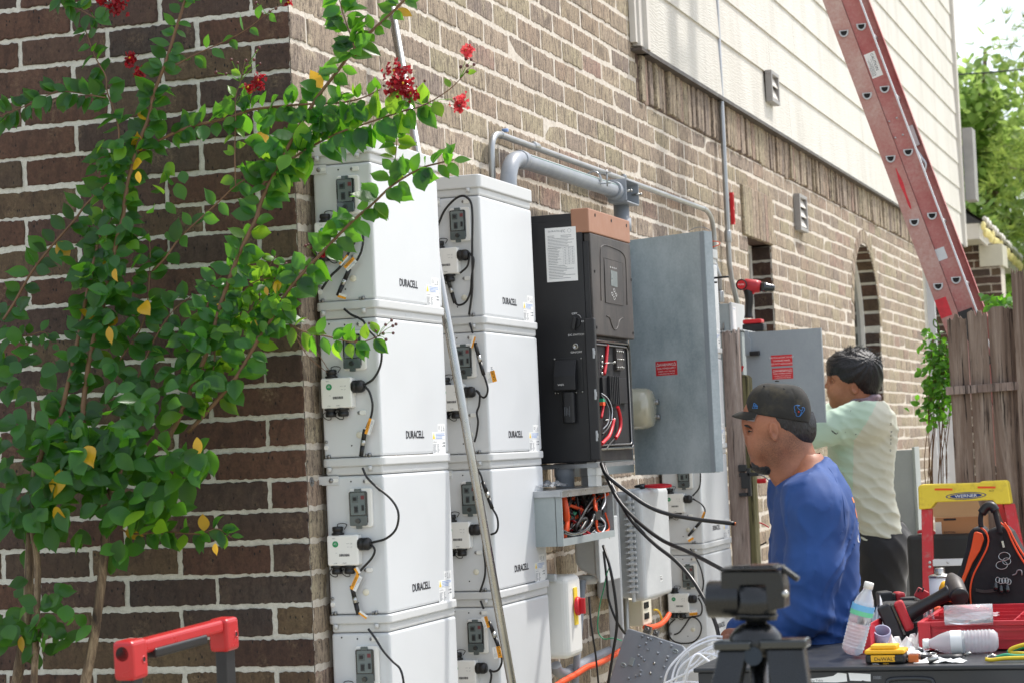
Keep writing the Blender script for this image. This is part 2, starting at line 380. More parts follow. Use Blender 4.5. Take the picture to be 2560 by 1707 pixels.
# ------------------------------------------------------------------ ground
KH, KL, Z0 = .08128, .2643, 2.46702
g = nb(); n = 60
for i in range(n+1):
    for j in range(n+1):
        x = -150+300*i/n; y = -150+300*j/n
        g.verts.new((x, y, -.03 + .02*mnoise.noise(V(x*.3, y*.3, 0))))
g.verts.ensure_lookup_table()
for i in range(n):
    for j in range(n): fc(g, [g.verts[a] for a in (i*(n+1)+j, (i+1)*(n+1)+j, (i+1)*(n+1)+j+1, i*(n+1)+j+1)])
obj('ground', g, M['ground_mat'], kind='structure', smooth=True)
# ------------------------------------------------------------------ brick house
house = thing('brick_house', 'two storey brick house with pale lap siding on its upper storey', 'house', (-.5, 6, 0))
def one_brick(bm, o, u, v, nrm, w, h, pro, r, tilt, amp=.0022, res=.014):
    """irregular brick face: ragged outline, eased arris, slightly bellied, proud of the mortar"""
    nu = max(3, int(w/res)); nv = max(2, int(h/(res*1.3))); P = []
    for i in range(nu): P.append((-w/2+w*i/nu, -h/2, 0, -1))
    for i in range(nv): P.append((w/2, -h/2+h*i/nv, 1, 0))
    for i in range(nu): P.append((w/2-w*i/nu, h/2, 0, 1))
    for i in range(nv): P.append((-w/2, h/2-h*i/nv, -1, 0))
    rings = [[], [], []]
    for (x, y, nx, ny) in P:
        j = amp*r.gauss(0, 1); j = max(-2.5*amp, min(1.8*amp, j))
        cx = 1 - .10*(abs(x) > w*.46 and abs(y) > h*.4)
        x1, y1 = x+nx*j, y+ny*j; x1 *= .995 if cx < 1 else 1; y1 *= .97 if cx < 1 else 1
        for q, (ins, dp) in enumerate(((0, -.006), (0, .7), (.0035, 1.0))):
            k = 1-ins*2/h; kx = 1-ins*2/w
            d = dp if q == 0 else dp*pro + tilt[0]*x1 + tilt[1]*y1
            rings[q].append(bm.verts.new(o + u*x1*kx + v*y1*k + nrm*d))
    N = len(P)
    for a in range(2):
        for i in range(N): fc(bm, (rings[a][i], rings[a][(i+1)%N], rings[a+1][(i+1)%N], rings[a+1][i]), 0, False)
    R2 = rings[2]; n_ = Vector((0,0,0))
    for q_ in R2: n_ += q_.co
    ce = bm.verts.new(n_/N + nrm*.0006)
    for i in range(N): fc(bm, (R2[i], R2[(i+1)%N], ce), 0, False)
def inhole(u0, u1, z0, z1, holes):
    """clip a horizontal brick span by rect / arch holes -> list of spans"""
    sp = [(u0, u1)]
    for H in holes:
        zc = (z0+z1)/2
        if H[0] == 'r': _, a, b, c, d = H
        else:
            _, cx, cr, cz, c = H; d = cz+cr
            if zc > cz:
                if zc >= d: continue
                q = sqrt(max(0, cr*cr-(zc-cz)**2)); a, b = cx-q, cx+q
            else: a, b = cx-cr, cx+cr
        if zc < c or zc > d: continue
        ns = []
        for (s, e) in sp:
            if e <= a or s >= b: ns.append((s, e)); continue
            if s < a: ns.append((s, a))
            if e > b: ns.append((b, e))
        sp = ns
    return sp
def brick_rows(bm, o, u, nrm, k0, k1, U0, U1, off, holes, seed, pro=.006, jit=.0022, res=.014, minw=.03, mj=.0125, corner0=True):
    """k rows counted down from Z0; u measured from o"""
    r = random.Random(seed); v = V(0,0,1)
    for k in range(k0, k1):
        zt = Z0 - k*KH; zb = zt-KH; a = off[k % 2]; st = a - KL*math.ceil((a-U0)/KL) if a > U0 else a
        s = U0; e = a
        while e <= U0+.01: e += KL
        first = True
        while s < U1-.005:
            e2 = min(e, U1)
            for (p, q) in inhole(s, e2, zb, zt, holes):
                ss = p + (0 if (p == U0 and corner0) or p != s else mj/2*r.uniform(.6, 1.4)); ee = q - (mj/2*r.uniform(.6, 1.5) if q == e else .0)
                if q != e2 or p != s: ss += 0; 
                if ee-ss < minw*.4: continue
                w_ = ee-ss; h_ = KH - mj*r.uniform(.75, 1.25)
                c = o + u*((ss+ee)/2) + v*((zt+zb)/2 + r.gauss(0, .0012))
                one_brick(bm, c, u, v, nrm, w_, h_, pro*r.uniform(.6, 1.7), r, (max(-.006,min(.006,r.gauss(0, .003))), max(-.02,min(.02,r.gauss(0, .01)))), jit, res)
            s = e2; e += KL
def mortar_sheet(bm, o, u, nrm, U0, U1, z0, z1, holes, step=.02, depth=0, mi=0):
    """mortar bed as strips, cut at the openings"""
    z = z0
    while z < z1-1e-6:
        zt = min(z+step, z1)
        for (a, b) in inhole(U0, U1, z, zt, holes):
            quad(bm, o+u*a+V(0,0,z), o+u*b+V(0,0,z), o+u*b+V(0,0,zt), o+u*a+V(0,0,zt), mi)
        z = zt
O = V(0,0,0)
ARCH = ('a', 9.27, .53, 2.01, 1.42); RECT = ('r', 5.594, 6.19, 1.45, 2.307)
ARCHR = ('a', 9.27, .62, 2.01, 99)
# front wall (faces -Y)
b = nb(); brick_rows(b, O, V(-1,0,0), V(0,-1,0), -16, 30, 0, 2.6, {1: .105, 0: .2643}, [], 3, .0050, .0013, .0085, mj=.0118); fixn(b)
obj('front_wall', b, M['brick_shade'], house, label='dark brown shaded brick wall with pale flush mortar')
m = nb(); mortar_sheet(m, V(0,-.002,0), V(-1,0,0), 0, .0, 2.6, -.05, 3.8, [], 4); 
# side wall (faces +X)
holes = [RECT, ('r', 5.478, 6.227, 2.307, 2.56), ARCH, ('a', 9.27, .625, 2.01, 2.01), ('r', 3.56, 99, 2.7, 9), ('r', 6.86, 7.11, 2.43, 2.645)]
b = nb(); brick_rows(b, O, V(0,1,0), V(1,0,0), -16, 30, 0, 12.1, {1: .2643, 0: .105}, holes, 5, .0028, .0020, .014, mj=.0150); fixn(b)
# soldier course under the siding, lintel over the small window, ring of the arch
r_ = random.Random(9); y = 3.575
while y < 12.05:
    h = .218*r_.uniform(.95, 1.02)
    one_brick(b, V(0, y+.036, 2.822+r_.gauss(0, .003)), V(0,1,0), V(0,0,1), V(1,0,0), .059, h, r_.uniform(.006, .020), r_, (r_.gauss(0, .06), r_.gauss(0, .01)), .0022, .02); y += .0765
box(b, .0018, .0032, 3.54, 12.06, 2.712, 2.935, 1)  # dark sheet: shade in the soldier course gaps put in as colour
for i in range(10): one_brick(b, V(0, 5.478+.0375+i*.0749, 2.432), V(0,1,0), V(0,0,1), V(1,0,0), .074, .255, .016+r_.uniform(-.002,.002), r_, (0, 0), .001, .02)
for i in range(17):
    t = pi*(i+.5)/17; d = V(0, cos(t), sin(t)); one_brick(b, V(0, 9.27, 2.01)+d*.577, V(0, -sin(t), cos(t)), -d, V(1,0,0), .092, .088, .007, r_, (0,0), .002, .02)
fixn(b)
obj('side_wall', b, [M['brick_sunlit'], M['soldier_gap_shade']], house, label='sunlit tan brick wall with soldier course and thick ragged mortar')
mortar_sheet(m, V(.0015,0,0), V(0,1,0), 0, .0, 12.1, -.05, 4.1, [RECT, ARCH, ('r', 3.6, 99, 2.93, 9)], .02, mi=1)
# corner lip so that front and side mortar close
obj('mortar', m, [M['mortar'], M['mortar_side']], house)
# jambs of both openings (face -Y / +Y), laid in the same courses
def jamb(y, sgn, z0, z1, depth, name='window_jamb'):
    b = nb(); r = random.Random(int(y*10))
    for k in range(-8, 20):
        zt = Z0-k*KH; zb = zt-KH
        if zb < z0-.02 or zt > z1+.02: continue
        w_ = depth-.008
        one_brick(b, V(-depth/2-.002, y, (zt+zb)/2), V(sgn*-1,0,0), V(0,0,1), V(0,sgn,0), w_, KH-.013, .004, r, (0,0), .0016, .02)
    fixn(b); boxc(b, (-depth, y-(.03 if sgn > 0 else 0), z0), (depth,0,0), (0,.03,0), (0,0,z1-z0), 1)
    return b
for y, s, a, bb in ((6.19, -1, 1.45, 2.30), (5.594, 1, 1.45, 2.30), (9.80, -1, 1.42, 2.03), (8.74, 1, 1.42, 2.03)):
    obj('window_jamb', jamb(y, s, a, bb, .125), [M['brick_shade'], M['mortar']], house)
b = nb()
for i in range(16):                                              # inside of the arch
    t0, t1 = pi*i/16, pi*(i+1)/16; c = V(0, 9.27, 2.01); p = lambda t, x, R=.53: c+V(x, R*cos(t), R*sin(t))
    quad(b, p(t0+.02,0), p(t1-.02,0), p(t1-.02,-.125), p(t0+.02,-.125)); quad(b, p(t0,-.001,.534), p(t1,-.001,.534), p(t1,-.125,.534), p(t0,-.125,.534), 1)
quad(b, V(0,5.59,2.309), V(0,6.2,2.309), V(-.125,6.2,2.309), V(-.125,5.59,2.309))
for y0, y1, z in ((5.594, 6.19, 1.45), (8.74, 9.80, 1.42)): c_ = nb(); box(c_, -.125, .02, y0, y1, z-.05, z); fixn(c_); obj('window_sill', c_, M['brick_shade'], house)
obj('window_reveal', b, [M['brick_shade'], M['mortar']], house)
def window(y0, y1, z0, z1, arch, fx=-.115):
    f = nb(); t = .045
    for (a, c, d, e) in ((y0, y0+t, z0, z1), (y1-t, y1, z0, z1), (y0+t, y1-t, z0, z0+t), (y0+t, y1-t, (z0+z1)/2-.02, (z0+z1)/2+.02)): box(f, fx-.03, fx+.012, a, c, d, e)
    if arch:
        cy, R = (y0+y1)/2, (y1-y0)/2
        for i in range(18):
            a0, a1 = pi*i/18, pi*(i+1)/18; q = []
            for rr_ in (R, R-t):
                for a_ in (a0, a1): q.append((cy+rr_*cos(a_), z1+rr_*sin(a_)))
            prism(f, (q[0], q[1], q[3], q[2]), (fx-.03,0,0), (0,1,0), (0,0,1), (.042,0,0))
    else: box(f, fx-.03, fx+.012, y0+t, y1-t, z1-t, z1)
    fixn(f); fo = obj('window', f, M['window_frame'], house, label='arched white framed window' if arch else 'small rectangular window')
    p = nb(); R = (y1-y0)/2
    poly = [(y0, z0), (y1, z0), (y1, z1)] + ([((y0+y1)/2+R*cos(pi*i/18), z1+R*sin(pi*i/18)) for i in range(1, 18)] if arch else []) + [(y0, z1)]
    prism(p, poly, (fx-.016,0,0), (0,1,0), (0,0,1), (.006,0,0)); fixn(p); obj('pane', p, M['window_glass'], fo)
window(8.74, 9.80, 1.42, 2.01, True); window(5.594, 6.19, 1.45, 2.307, False)
# dark room behind, and the closed back of the lower storey
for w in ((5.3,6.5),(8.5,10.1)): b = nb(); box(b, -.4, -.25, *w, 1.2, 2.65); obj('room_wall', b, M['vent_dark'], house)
# siding: bottom board, then laps; each board a slightly tilted strip
b = nb(); z = 2.93; y0, y1 = 3.60, 14.62; zs = [2.93, 3.209] + [3.209+.2225*i for i in range(1, 22)]
r_ = random.Random(12)
for i, (a, c) in enumerate(zip(zs, zs[1:])):
    y = y0
    while y < y1:
        e = min(y1, y + r_.uniform(2.6, 3.66)); tk = .016
        boxc(b, (.028, y, a-.006), (tk,0,0), (0, e-y-.003, 0), (-.010, 0, c-a+.012)); y = e
fixn(b); obj('siding', b, M['siding'], house, label='pale cream lap siding with wood grain')
b = nb(); box(b, -.30, .027, 3.605, 14.62, 2.915, 8.0); obj('upper_wall', b, M['soffit'], house)
b = nb(); box(b, .004, .050, 3.56, 14.62, 2.905, 2.922); box(b, .004,.052,3.47,3.605,2.905,2.918); obj('flashing', b, M['flashing'], house)
b = nb(); box(b, .004, .058, 3.555, 3.600, 2.92, 8.0); box(b, .004, .040, 3.50, 3.555, 2.93, 8.0); box(b, .004, .03, 3.465, 3.50, 2.94, 8)
fixn(b); obj('corner_board', b, M['trim_white'], house, bev=.002); b = nb(); box(b, .0, .07, 14.60, 14.70, 2.91, 8.0); fixn(b); obj('corner_board', b, M['trim_white'], house, bev=.002)
b = nb()                                                           # near gable wall above the front: brick goes on up
brick_rows(b, O, V(0,1,0), V(1,0,0), -45, -16, 0, 3.47, {1: .2643, 0: .105}, [], 6, .006, .002, .03); brick_rows(b, O, V(-1,0,0), V(0,-1,0), -45, -16, 0, 2.6, {1: .105, 0: .2643}, [], 7, .005, .0018, .03)
fixn(b); mortar_sheet(b, V(.0015,0,0), V(0,1,0), 0, 0, 3.5, 4.1, 6.1, [], 3, mi=1); mortar_sheet(b, V(0,-.002,0), V(-1,0,0), 0, 0, 2.6, 3.8, 6.1, [], 3, mi=1)
obj('gable_wall', b, [M['brick_sunlit'], M['mortar_side']], house)
b = nb(); box(b, -2.6, -.02, .01, .3, 0, 6.1); box(b, -.3, -.02, .02, 12.1, 0, 1.4); box(b, -4, -.27, .3, 14.6, 0, 8.0); obj('inner_wall', b, M['mortar'], house)
# recessed wall beyond the far corner (faces the camera), with white trim
b = nb(); brick_rows(b, V(-.02,14.5,0), V(-1,0,0), V(0,-1,0), -6, 30, 0, 1.0, {1: .1, 0: .26}, [], 11, .006, .002, .03); fixn(b)
box(b, -1.0, -.02, 14.505, 14.8, 0, 2.905, 1); obj('return_wall', b, [M['brick_shade'], M['mortar_side']], house); b = nb(); brick_rows(b, V(0,12.1,0), V(-1,0,0), V(0,1,0), -3, 30, 0, .9, {1: .1, 0: .26}, [], 13, .006, .002, .03); box(b, -.9, -.001, 12.0, 12.09, 0, 2.9, 1)
obj('return_wall', b, [M['brick_shade'], M['mortar_side']], house)
# louvred vents
def vent(y, z, x, h, w_, slats, lab):
    v = thing('wall_vent', lab, 'vent', (x, y, z-h/2), 'louvred wall vents'); f = nb(); t = .02
    for a in ((y-w_/2, y+w_/2, z+h/2-t, z+h/2), (y-w_/2, y+w_/2, z-h/2, z-h/2+t), (y-w_/2, y-w_/2+t, z-h/2+t, z+h/2-t), (y+w_/2-t, y+w_/2, z-h/2+t, z+h/2-t)): box(f, x, x+.035, *a)
    obj('frame', f, M['vent_grey'], v, bev=.002)
    f = nb(); n = slats; hh = (h-2*t)/n
    for i in range(n): z1 = z-h/2+t+i*hh; boxc(f, (x+.028, y-w_/2+t+.001, z1+.004), (-.020,0,hh*.9), (0,w_-2*t-.002,0), (.003,0,.002))
    fixn(f); obj('slat', f, M['trim_white'], v)
    f = nb(); box(f, x+.001, x+.006, y-w_/2+t, y+w_/2-t, z-h/2+t, z+h/2-t); obj('backing', f, M['vent_dark'], v)
vent(6.985, 2.54, .004, .205, .225, 3, 'grey louvred vent set in the brick below the soldier course')
vent(6.14, 3.125, .044, .165, .20, 2, 'small pale louvred vent on the lowest siding board')
def Z(o, s, x, y): return (o[0]+x/s, o[1]+y/s)          # pixel of an enlarged crop -> pixel of the photograph
Z4 = lambda x, y: Z((750,350), 3.1354, x, y)
Z5 = lambda x, y: Z((750,750), 3.1354, x, y)
Z6 = lambda x, y: Z((750,1207), 3.1354, x, y)
ZB = lambda x, y: Z((1300,1150), 2.815, x, y)
ZI = lambda x, y: Z((1150,300), 2.851, x, y)
ZJ = lambda x, y: Z((1300,750), 3.136, x, y)
ZM = lambda x, y: Z((1750,600), 2.8517, x, y)
# ------------------------------------------------------------------ battery modules
BX0, BX1, BW = .018, .182, .505
def battery(name, label, group, Y, s, top=False, bracket=False):
    """s = height of the seam under the band; side face at Y, big face at X = BX1"""
    t = thing(name, label, 'battery', (BX0, Y+BW/2, s-.365), group)
    H0 = s-.360
    b = nb(); box(b, BX0, BX1, Y, Y+BW, H0, s-.0015); o = obj('body', b, M['batt_white'], t, bev=.007, seg=3)
    b = nb(); box(b, BX0+.002, BX1-.0015, Y+.002, Y+BW-.002, s, s+.026); obj('neck', b, M['batt_trim'], t, bev=.006, seg=3)
    b = nb(); prism(b, rrect(BX1-BX0+.011, BW+.012, .016, 5, (BX0+BX1)/2, Y+BW/2), (0,0,s+.0225), (1,0,0), (0,1,0), (0,0,.023 if not top else .040)); fixn(b)
    obj('lid_band' if not top else 'lid', b, M['batt_trim'], t, bev=.004, seg=3)
    y = Y
    # vent slots in the neck
    b = nb()
    for i in range(6): box(b, BX1-.002, BX1-.0009, Y+.215+i*.0085, Y+.2185+i*.0085, s+.005, s+.017)
    obj('vent_slot', b, M['batt_white'], t)
    # breaker window
    wx0, wx1, wz0, wz1 = .088, .148, s-.136, s-.034
    b = nb(); prism(b, rrect(wx1-wx0+.004, wz1-wz0, .008, 4, (wx0+wx1)/2+.001, (wz0+wz1)/2), (0,y+.001,0), (1,0,0), (0,0,1), (0,-.011,0)); fixn(b)
    wf = obj('breaker_housing', b, M['plastic_white'], t, bev=.003)
    b = nb(); prism(b, rrect(wx1-wx0-.010, .084, .005, 4, (wx0+wx1)/2-.004, wz0+.052), (0,y-.009,0), (1,0,0), (0,0,1), (0,-.0065,0)); fixn(b); obj('lid_frame', b, M['smoke_dark'], wf, bev=.0015)
    b = nb(); cx = (wx0+wx1)/2-.004; prism(b, rrect(.040, .057, .003, 3, cx, wz0+.062), (0,y-.0145,0), (1,0,0), (0,0,1), (0,-.0022,0)); fixn(b); obj('window', b, M['breaker_face'], wf)
    b = nb(); prism(b, rrect(.048, .026, .004, 3, cx, wz0+.018), (0,y-.012,0), (1,0,0), (0,0,1), (0,-.0065,0)); fixn(b)
    prism(b, rrect(.016, .010, .002, 2, cx, wz0+.002), (0,y-.010,0), (1,0,0), (0,0,1), (0,-.006,0)); fixn(b); obj('latch', b, M['smoke_grey'], wf, bev=.001); b = nb(); box(b, cx-.009, cx+.009, y-.017, y-.010, wz1-.011, wz1-.001); fixn(b); obj('hinge', b, M['smoke_grey'], wf, bev=.001)
    b = nb(); cyl(b, (cx,y-.018,wz0+.018), (cx,y-.024,wz0+.018), .0068, .006, 16); obj('knob', b, M['smoke_dark'], wf)
    b = nb(); yy = y-.0166
    box(b, cx-.015, cx+.001, yy-.0015, yy, wz0+.066, wz0+.083, 0); box(b, cx-.012, cx-.003, yy-.0035, yy-.001, wz0+.070, wz0+.079, 1)
    box(b, cx-.009, cx-.001, yy-.0025, yy, wz0+.040, wz0+.055, 1); box(b, cx-.011, cx+.001, yy-.001, yy+.0002, wz0+.038, wz0+.058, 0); box(b, cx+.011, cx+.017, yy-.0025, yy, wz0+.044, wz0+.058, 1)
    box(b, cx+.009, cx+.0185, yy-.001, yy, wz0+.073, wz0+.083, 2); obj('breaker_switch', b, [M['smoke_grey'], M['black_plastic'], M['red_part']], wf)
    # communication box
    cb = nb(); prism(cb, rrect(.087, .079, .006, 4, .0715, s-.1925), (0,y+.001,0), (1,0,0), (0,0,1), (0,-.030,0)); fixn(cb); c = obj('communication_box', cb, M['plastic_white'], t, bev=.004, seg=3)
    def plug(nm, x, z, dz):
        p = nb(); lathe(p, [(0,0),(.0165,0),(.0165,.005),(.0125,.006),(.0125,.010),(.0142,.011),(.0142,.020),(.012,.022),(0,.022)], (x,y-.014,z), (0,0,dz), 18); fixn(p); q = obj(nm, p, M['black_rubber'], c)
        p = nb(); sx = 1 if dz > 0 else -1; z1 = z+dz*.022
        tube(p, crom([(x,y-.014,z1), (x+.001*sx,y-.014,z1+dz*.006), (x+.012*sx,y-.012,z1+dz*(.008 if dz > 0 else .006)), (x+.024*sx,y-.010,z1+dz*(.004 if dz > 0 else -.004)), (x+.017*sx,y-.01,z1-dz*.014 if dz < 0 else z1-.008)], 6), .0012, 6); obj('strap', p, M['black_rubber'], q)
    plug('plug', .054, s-.153, 1); plug('plug', .048, s-.232, -1); plug('plug', .083, s-.232, -1)
    p = nb(); lathe(p, [(0,0),(.0165,0),(.0168,.010),(.0155,.012),(.0168,.014),(.0168,.024),(.013,.031),(.006,.032),(0,.032)], (.1135,y-.016,s-.178), (1,0,0), 14); fixn(p); obj('cable_gland', p, M['black_rubber'], c)
    p = nb(); cyl(p, (.052,y-.0288,s-.176), (.052,y-.0297,s-.176), .0082, n=20); obj('sticker', p, M['qc_green'], c)
    p = text_bm('QC\nPASS', (.052,y-.0299,s-.1745), (1,0,0), (0,0,1), .0028, align='CENTER', bold=.0); obj('lettering', p, M['ink_white'], c)
    p = nb(); r = random.Random(4); x = .062
    while x < .090: w_ = r.choice((.0006,.001,.0016)); box(p, x, x+w_, y-.0296, y-.029, s-.208, s-.2015); x += w_+.0009
    obj('barcode', p, M['ink_black'], c)
    p = text_bm('WiFi', (.044,y-.0298,s-.1625), (1,0,0), (0,0,1), .0032); text_bm('CAN', (.046,y-.0298,s-.2265), (1,0,0), (0,0,1), .003, bm=p); text_bm('RS485', (.071,y-.0298,s-.2265), (1,0,0), (0,0,1), .003, bm=p)
    text_bm('L0', (.0945,y-.0298,s-.1768), (1,0,0), (0,0,1), .0034, bm=p); text_bm('L1', (.0945,y-.0298,s-.1855), (1,0,0), (0,0,1), .0034, bm=p); text_bm('P/N', (.052,y-.0298,s-.2), (1,0,0), (0,0,1), .0022, bm=p)
    box(p, .083, .091, y-.0298, y-.0294, s-.1755, s-.1749); box(p, .085, .091, y-.0298, y-.0294, s-.1842, s-.1836); obj('lettering', p, M['ink_grey'], c)
    # screws, cap, holes, bolts
    for x, z in ((.1295, s-.017), (.0265, s-.318), (.122, s-.246)):
        p = nb(); lathe(p, [(0,0),(.0045,0),(.0045,.0025),(.003,.004),(0,.004)], (x,y,z), (0,-1,0), 12); fixn(p); obj('screw', p, M['bolt_steel'], t)
    p = nb(); lathe(p, [(0,0),(.0088,0),(.0088,.002),(.0075,.0032),(0,.0032)], (.1205,y,s-.303), (0,-1,0), 24); fixn(p); obj('hole_cap', p, M['cream_cap'], t)
    for x, z in ((.047, s-.012), (.091, s-.016), (.0975, s-.330)):
        p = nb(); cyl(p, (x,y-.0004,z), (x,y-.0008,z), .0022, n=10); obj('screw_hole', p, M['cavity'], t)
    for x in (.0335, .1475):
        p = nb(); cyl(p, (x,y+.010,H0), (x,y+.010,H0+.002), .006, n=10); cyl(p, (x,y-.003,H0-.001), (x,y-.003,H0+.009), .0042, n=6); cyl(p, (x-.009,y-.003,H0-.001),(x-.009,y-.003,H0+.007), .003, n=6); obj('standoff', p, M['bolt_steel'], t)
        p = nb(); cyl(p, (x,y-.004,s+.0225), (x,y-.004,s+.011), .0065, .0055, 12); obj('foot', p, M['batt_trim'], t)
    # loose clips
    for x, z, w_ in ((.140, s-.017, .020), (.0265, s-.333, .012), (.133, s-.246, .018)):
        p = nb(); prism(p, rrect(w_, .012, .0045, 3, x, z), (0,y,0), (1,0,0), (0,0,1), (0,-.004,0)); fixn(p); obj('clip', p, M['plastic_white'], t, bev=.001)
    if bracket:
        z = s-.012; p = nb(); box(p, .010, .058, y-.0035, y, z-.012, z+.012); fixn(p)
        if bracket == 2: boxc(p, (-.002,y-.050,z-.010), (.0035,0,0), (0,.047,0), (0,0,.022)); boxc(p, (-.002, y-.0035, z-.010), (.014,0,0), (0,.003,0), (0,0,.022)); fixn(p)
        q = obj('bracket', p, M['batt_trim'], t, bev=.001)
        p = nb(); prism(p, rrect(.024, .009, .0044, 4, .045, z), (0,y-.0036,0), (1,0,0), (0,0,1), (0,-.0006,0)); fixn(p); obj('slot', p, M['plastic_white'], q)
        p = nb(); lathe(p, [(0,0),(.0062,0),(.0062,.002),(.004,.005),(0,.005)], (.037,y-.004,z), (0,-1,0), 12); fixn(p); obj('bolt', p, M['bolt_steel'], q)
        if bracket == 2:
            p = nb(); cyl(p, (.002,y-.052,z), (.004,y-.052,z), .0125, n=20); cyl(p, (.004,y-.052,z), (.008,y-.052,z), .005, n=6); obj('anchor_bolt', p, M['bolt_steel'], q)
    # marks on the big face
    X = BX1+.0004
    p = text_bm('DURACELL', (X, Y+.173, s-.3165), (0,1,0), (0,0,1), .0205, .99, bold=.0006); obj('lettering', p, M['ink_black'], t)
    p = nb(); box(p, BX1-.001, X, Y+.420, Y+.478, s-.301, s-.279); q = obj('label', p, M['paper'], t)
    p = text_bm('CE', (X+.0002, Y+.424, s-.294), (0,1,0), (0,0,1), .009, 1.0); box(p, X, X+.0003, Y+.449, Y+.451, s-.296, s-.284); box(p, X, X+.0003, Y+.446, Y+.454, s-.299, s-.297); boxc(p, (X,Y+.462,s-.296), (.0003,0,0), (0,.008,.011), (0,.0015,0)); boxc(p, (X,Y+.470,s-.296), (.0003,0,0), (0,-.002,.010), (0,.0015,0)); box(p, X, X+.0003, Y+.461, Y+.473, s-.2985, s-.297); obj('mark', p, M['ink_grey'], q)
    p = nb(); box(p, BX1-.001, X, Y+.376, Y+.478, s-.322, s-.302); q = obj('label', p, M['paper'], t)
    p = nb(); prism(p, ((0,0),(.018,0),(.009,.017)), (X,Y+.378,s-.320), (0,1,0), (0,0,1), (.0003,0,0)); fixn(p); obj('warning_triangle', p, M['warn_yellow'], q)
    p = nb(); r = random.Random(2)
    for i in range(4): box(p, X, X+.0003, Y+.402, Y+.402+r.uniform(.05,.072), s-.3075-i*.004, s-.3058-i*.004)
    obj('print', p, M['ink_blue'], q)
    p = nb(); box(p, BX1-.001, X, Y+.376, Y+.478, s-.364, s-.324); q = obj('label', p, M['paper'], t)
    p = text_bm('DURACELL', (X+.0002, Y+.379, s-.331), (0,1,0), (0,0,1), .0042, 1.1)
    for i in range(9): box(p, X, X+.0003, Y+.379, Y+.379+r.uniform(.008,.03), s-.3365-i*.003, s-.3352-i*.003); box(p, X, X+.0003, Y+.412, Y+.412+r.uniform(.006,.018), s-.3365-i*.003, s-.3352-i*.003)
    for i in range(2): box(p, X, X+.0003, Y+.448, Y+.456, s-.333-i*.009, s-.3315-i*.009); box(p, X, X+.0003, Y+.460, Y+.474, s-.334-i*.008, s-.330-i*.008)
    obj('print', p, M['ink_grey'], q)
    return t
def wire(parent, pts, Y, r=.0032, name='cable', m='black_rubber', wob=0, nn=7, zf=None):
    """cable run given as photograph pixels on the plane Y (or (x, y, Y) each)"""
    P = [aY(p[0], p[1], p[2] if len(p) > 2 else Y) for p in pts]; b = nb(); tube(b, crom(P, nn), r, 8)
    return obj(name, b, M[m], parent)
def ctag(parent, c, Y, ang, w_=.018, h=.040, half=True, text=True, flip=1):
    """folded cable tag: yellow caution band beside white print"""
    p = aY(c[0], c[1], Y); a = radians(ang); u = V(cos(a),0,sin(a)); v = V(-sin(a),0,cos(a)); b = nb()
    boxc(b, p-u*h/2-v*w_/2, u*h, v*w_*.5, (0,-.0006,0), 0); boxc(b, p-u*h/2, u*h, v*w_*.5, (0,-.0006,0), 1); fixn(b)
    o = obj('caution_tag', b, [M['tag_yellow'], M['paper']], parent)
    if text:
        t = text_bm('CAUTION', p-u*(h*.36)-v*(w_*.40)+V(0,-.0008,0), u, v, w_*.26, .9); obj('lettering', t, M['ink_black'], o)
        t = nb()
        for i in range(3): boxc(t, p-u*(h*.40)+v*(w_*(.10+.13*i))+V(0,-.0007,0), u*(h*(.5+.3*sin(i*2.1+ang))), v*.0006, (0,-.0002,0))
        fixn(t); obj('print', t, M['ink_grey'], o)
def conn(parent, a, c, Y):
    """inline plug pair with a silver sleeve"""
    p, q = aY(*a, Y), aY(*c, Y); b = nb(); d = (q-p)
    cyl(b, p, p+d*.40, .0058, .0062, 12, 0); cyl(b, p+d*.40, p+d*.60, .0068, .0066, 12, 1); cyl(b, p+d*.60, q, .0062, .0055, 12, 0); obj('connector', b, [M['black_rubber'], M['steel']], parent)
SE = (2.063, 1.657, 1.250, .843, .436)
ST = [('front', .075, 0, 'white battery module %s in the stack at the brick corner'), ('mid', .943, -.006, 'white battery module %s in the stack behind the leaning steel pole'), ('far', 3.585, -.010, 'white battery module %s in the far stack beside the grey wooden post')]
WH = ['with flat lid, topmost', 'second from the top', 'third from the top', 'fourth from the top', 'fifth from the top, at the ground']
B = {}
for si, (k, Y, dz, lab) in enumerate(ST):
    for i in range(5 if si < 2 else 5):
        if si == 2 and i == 4: continue
        lb = lab % WH[i]
        if si == 2: lb = lab % WH[i]
        if i == 4: continue
        br = 1 if i == 0 else (2 if i == 2 and si == 0 else (1 if i == 2 else 0))
        B[si, i] = battery('battery_module', lb, 'stacked white battery modules', Y, SE[i]+dz, i == 0, br)
for si, (k, Y, dz, lab) in enumerate(ST):
    p = nb(); box(p, BX0, BX1, Y, Y+BW, .0, SE[3]+dz-.36 if True else .1); obj('stack_plinth', p, M['batt_white'], None, loc=(.1, Y+.25, 0), label=('white plinth under the battery stack at the brick corner','white plinth under the middle battery stack','white plinth under the far battery stack')[si], cat='plinth', group='battery plinths', bev=.006)
YS = .075-.017
b_ = B[0,0]
wire(b_, [Z4(455,680),Z4(490,740),Z4(495,800),Z4(480,880)], YS); wire(b_, [Z4(450,670),Z4(474,715),Z4(400,850),Z4(320,990),Z4(240,1070),Z4(170,1172)], YS, .0036)
wire(b_, [Z4(480,880),Z4(455,930),Z4(430,970)], YS); ctag(b_, Z4(395,975), YS-.006, 40+90+90, .018, .036); conn(b_, Z4(388,1012), Z4(296,1222), YS); ctag(b_, Z4(330,1225), YS-.004, -20, .012, .024, text=False); ctag(b_, Z4(345,945), YS-.003, 222, .009, .032, text=False)
b_ = B[0,1]
wire(b_, [Z5(345,70),Z5(400,115),Z5(490,160),Z5(525,220),Z5(590,290),Z5(632,370),Z5(640,450),Z5(620,540),Z5(570,620),Z5(508,660)], YS)
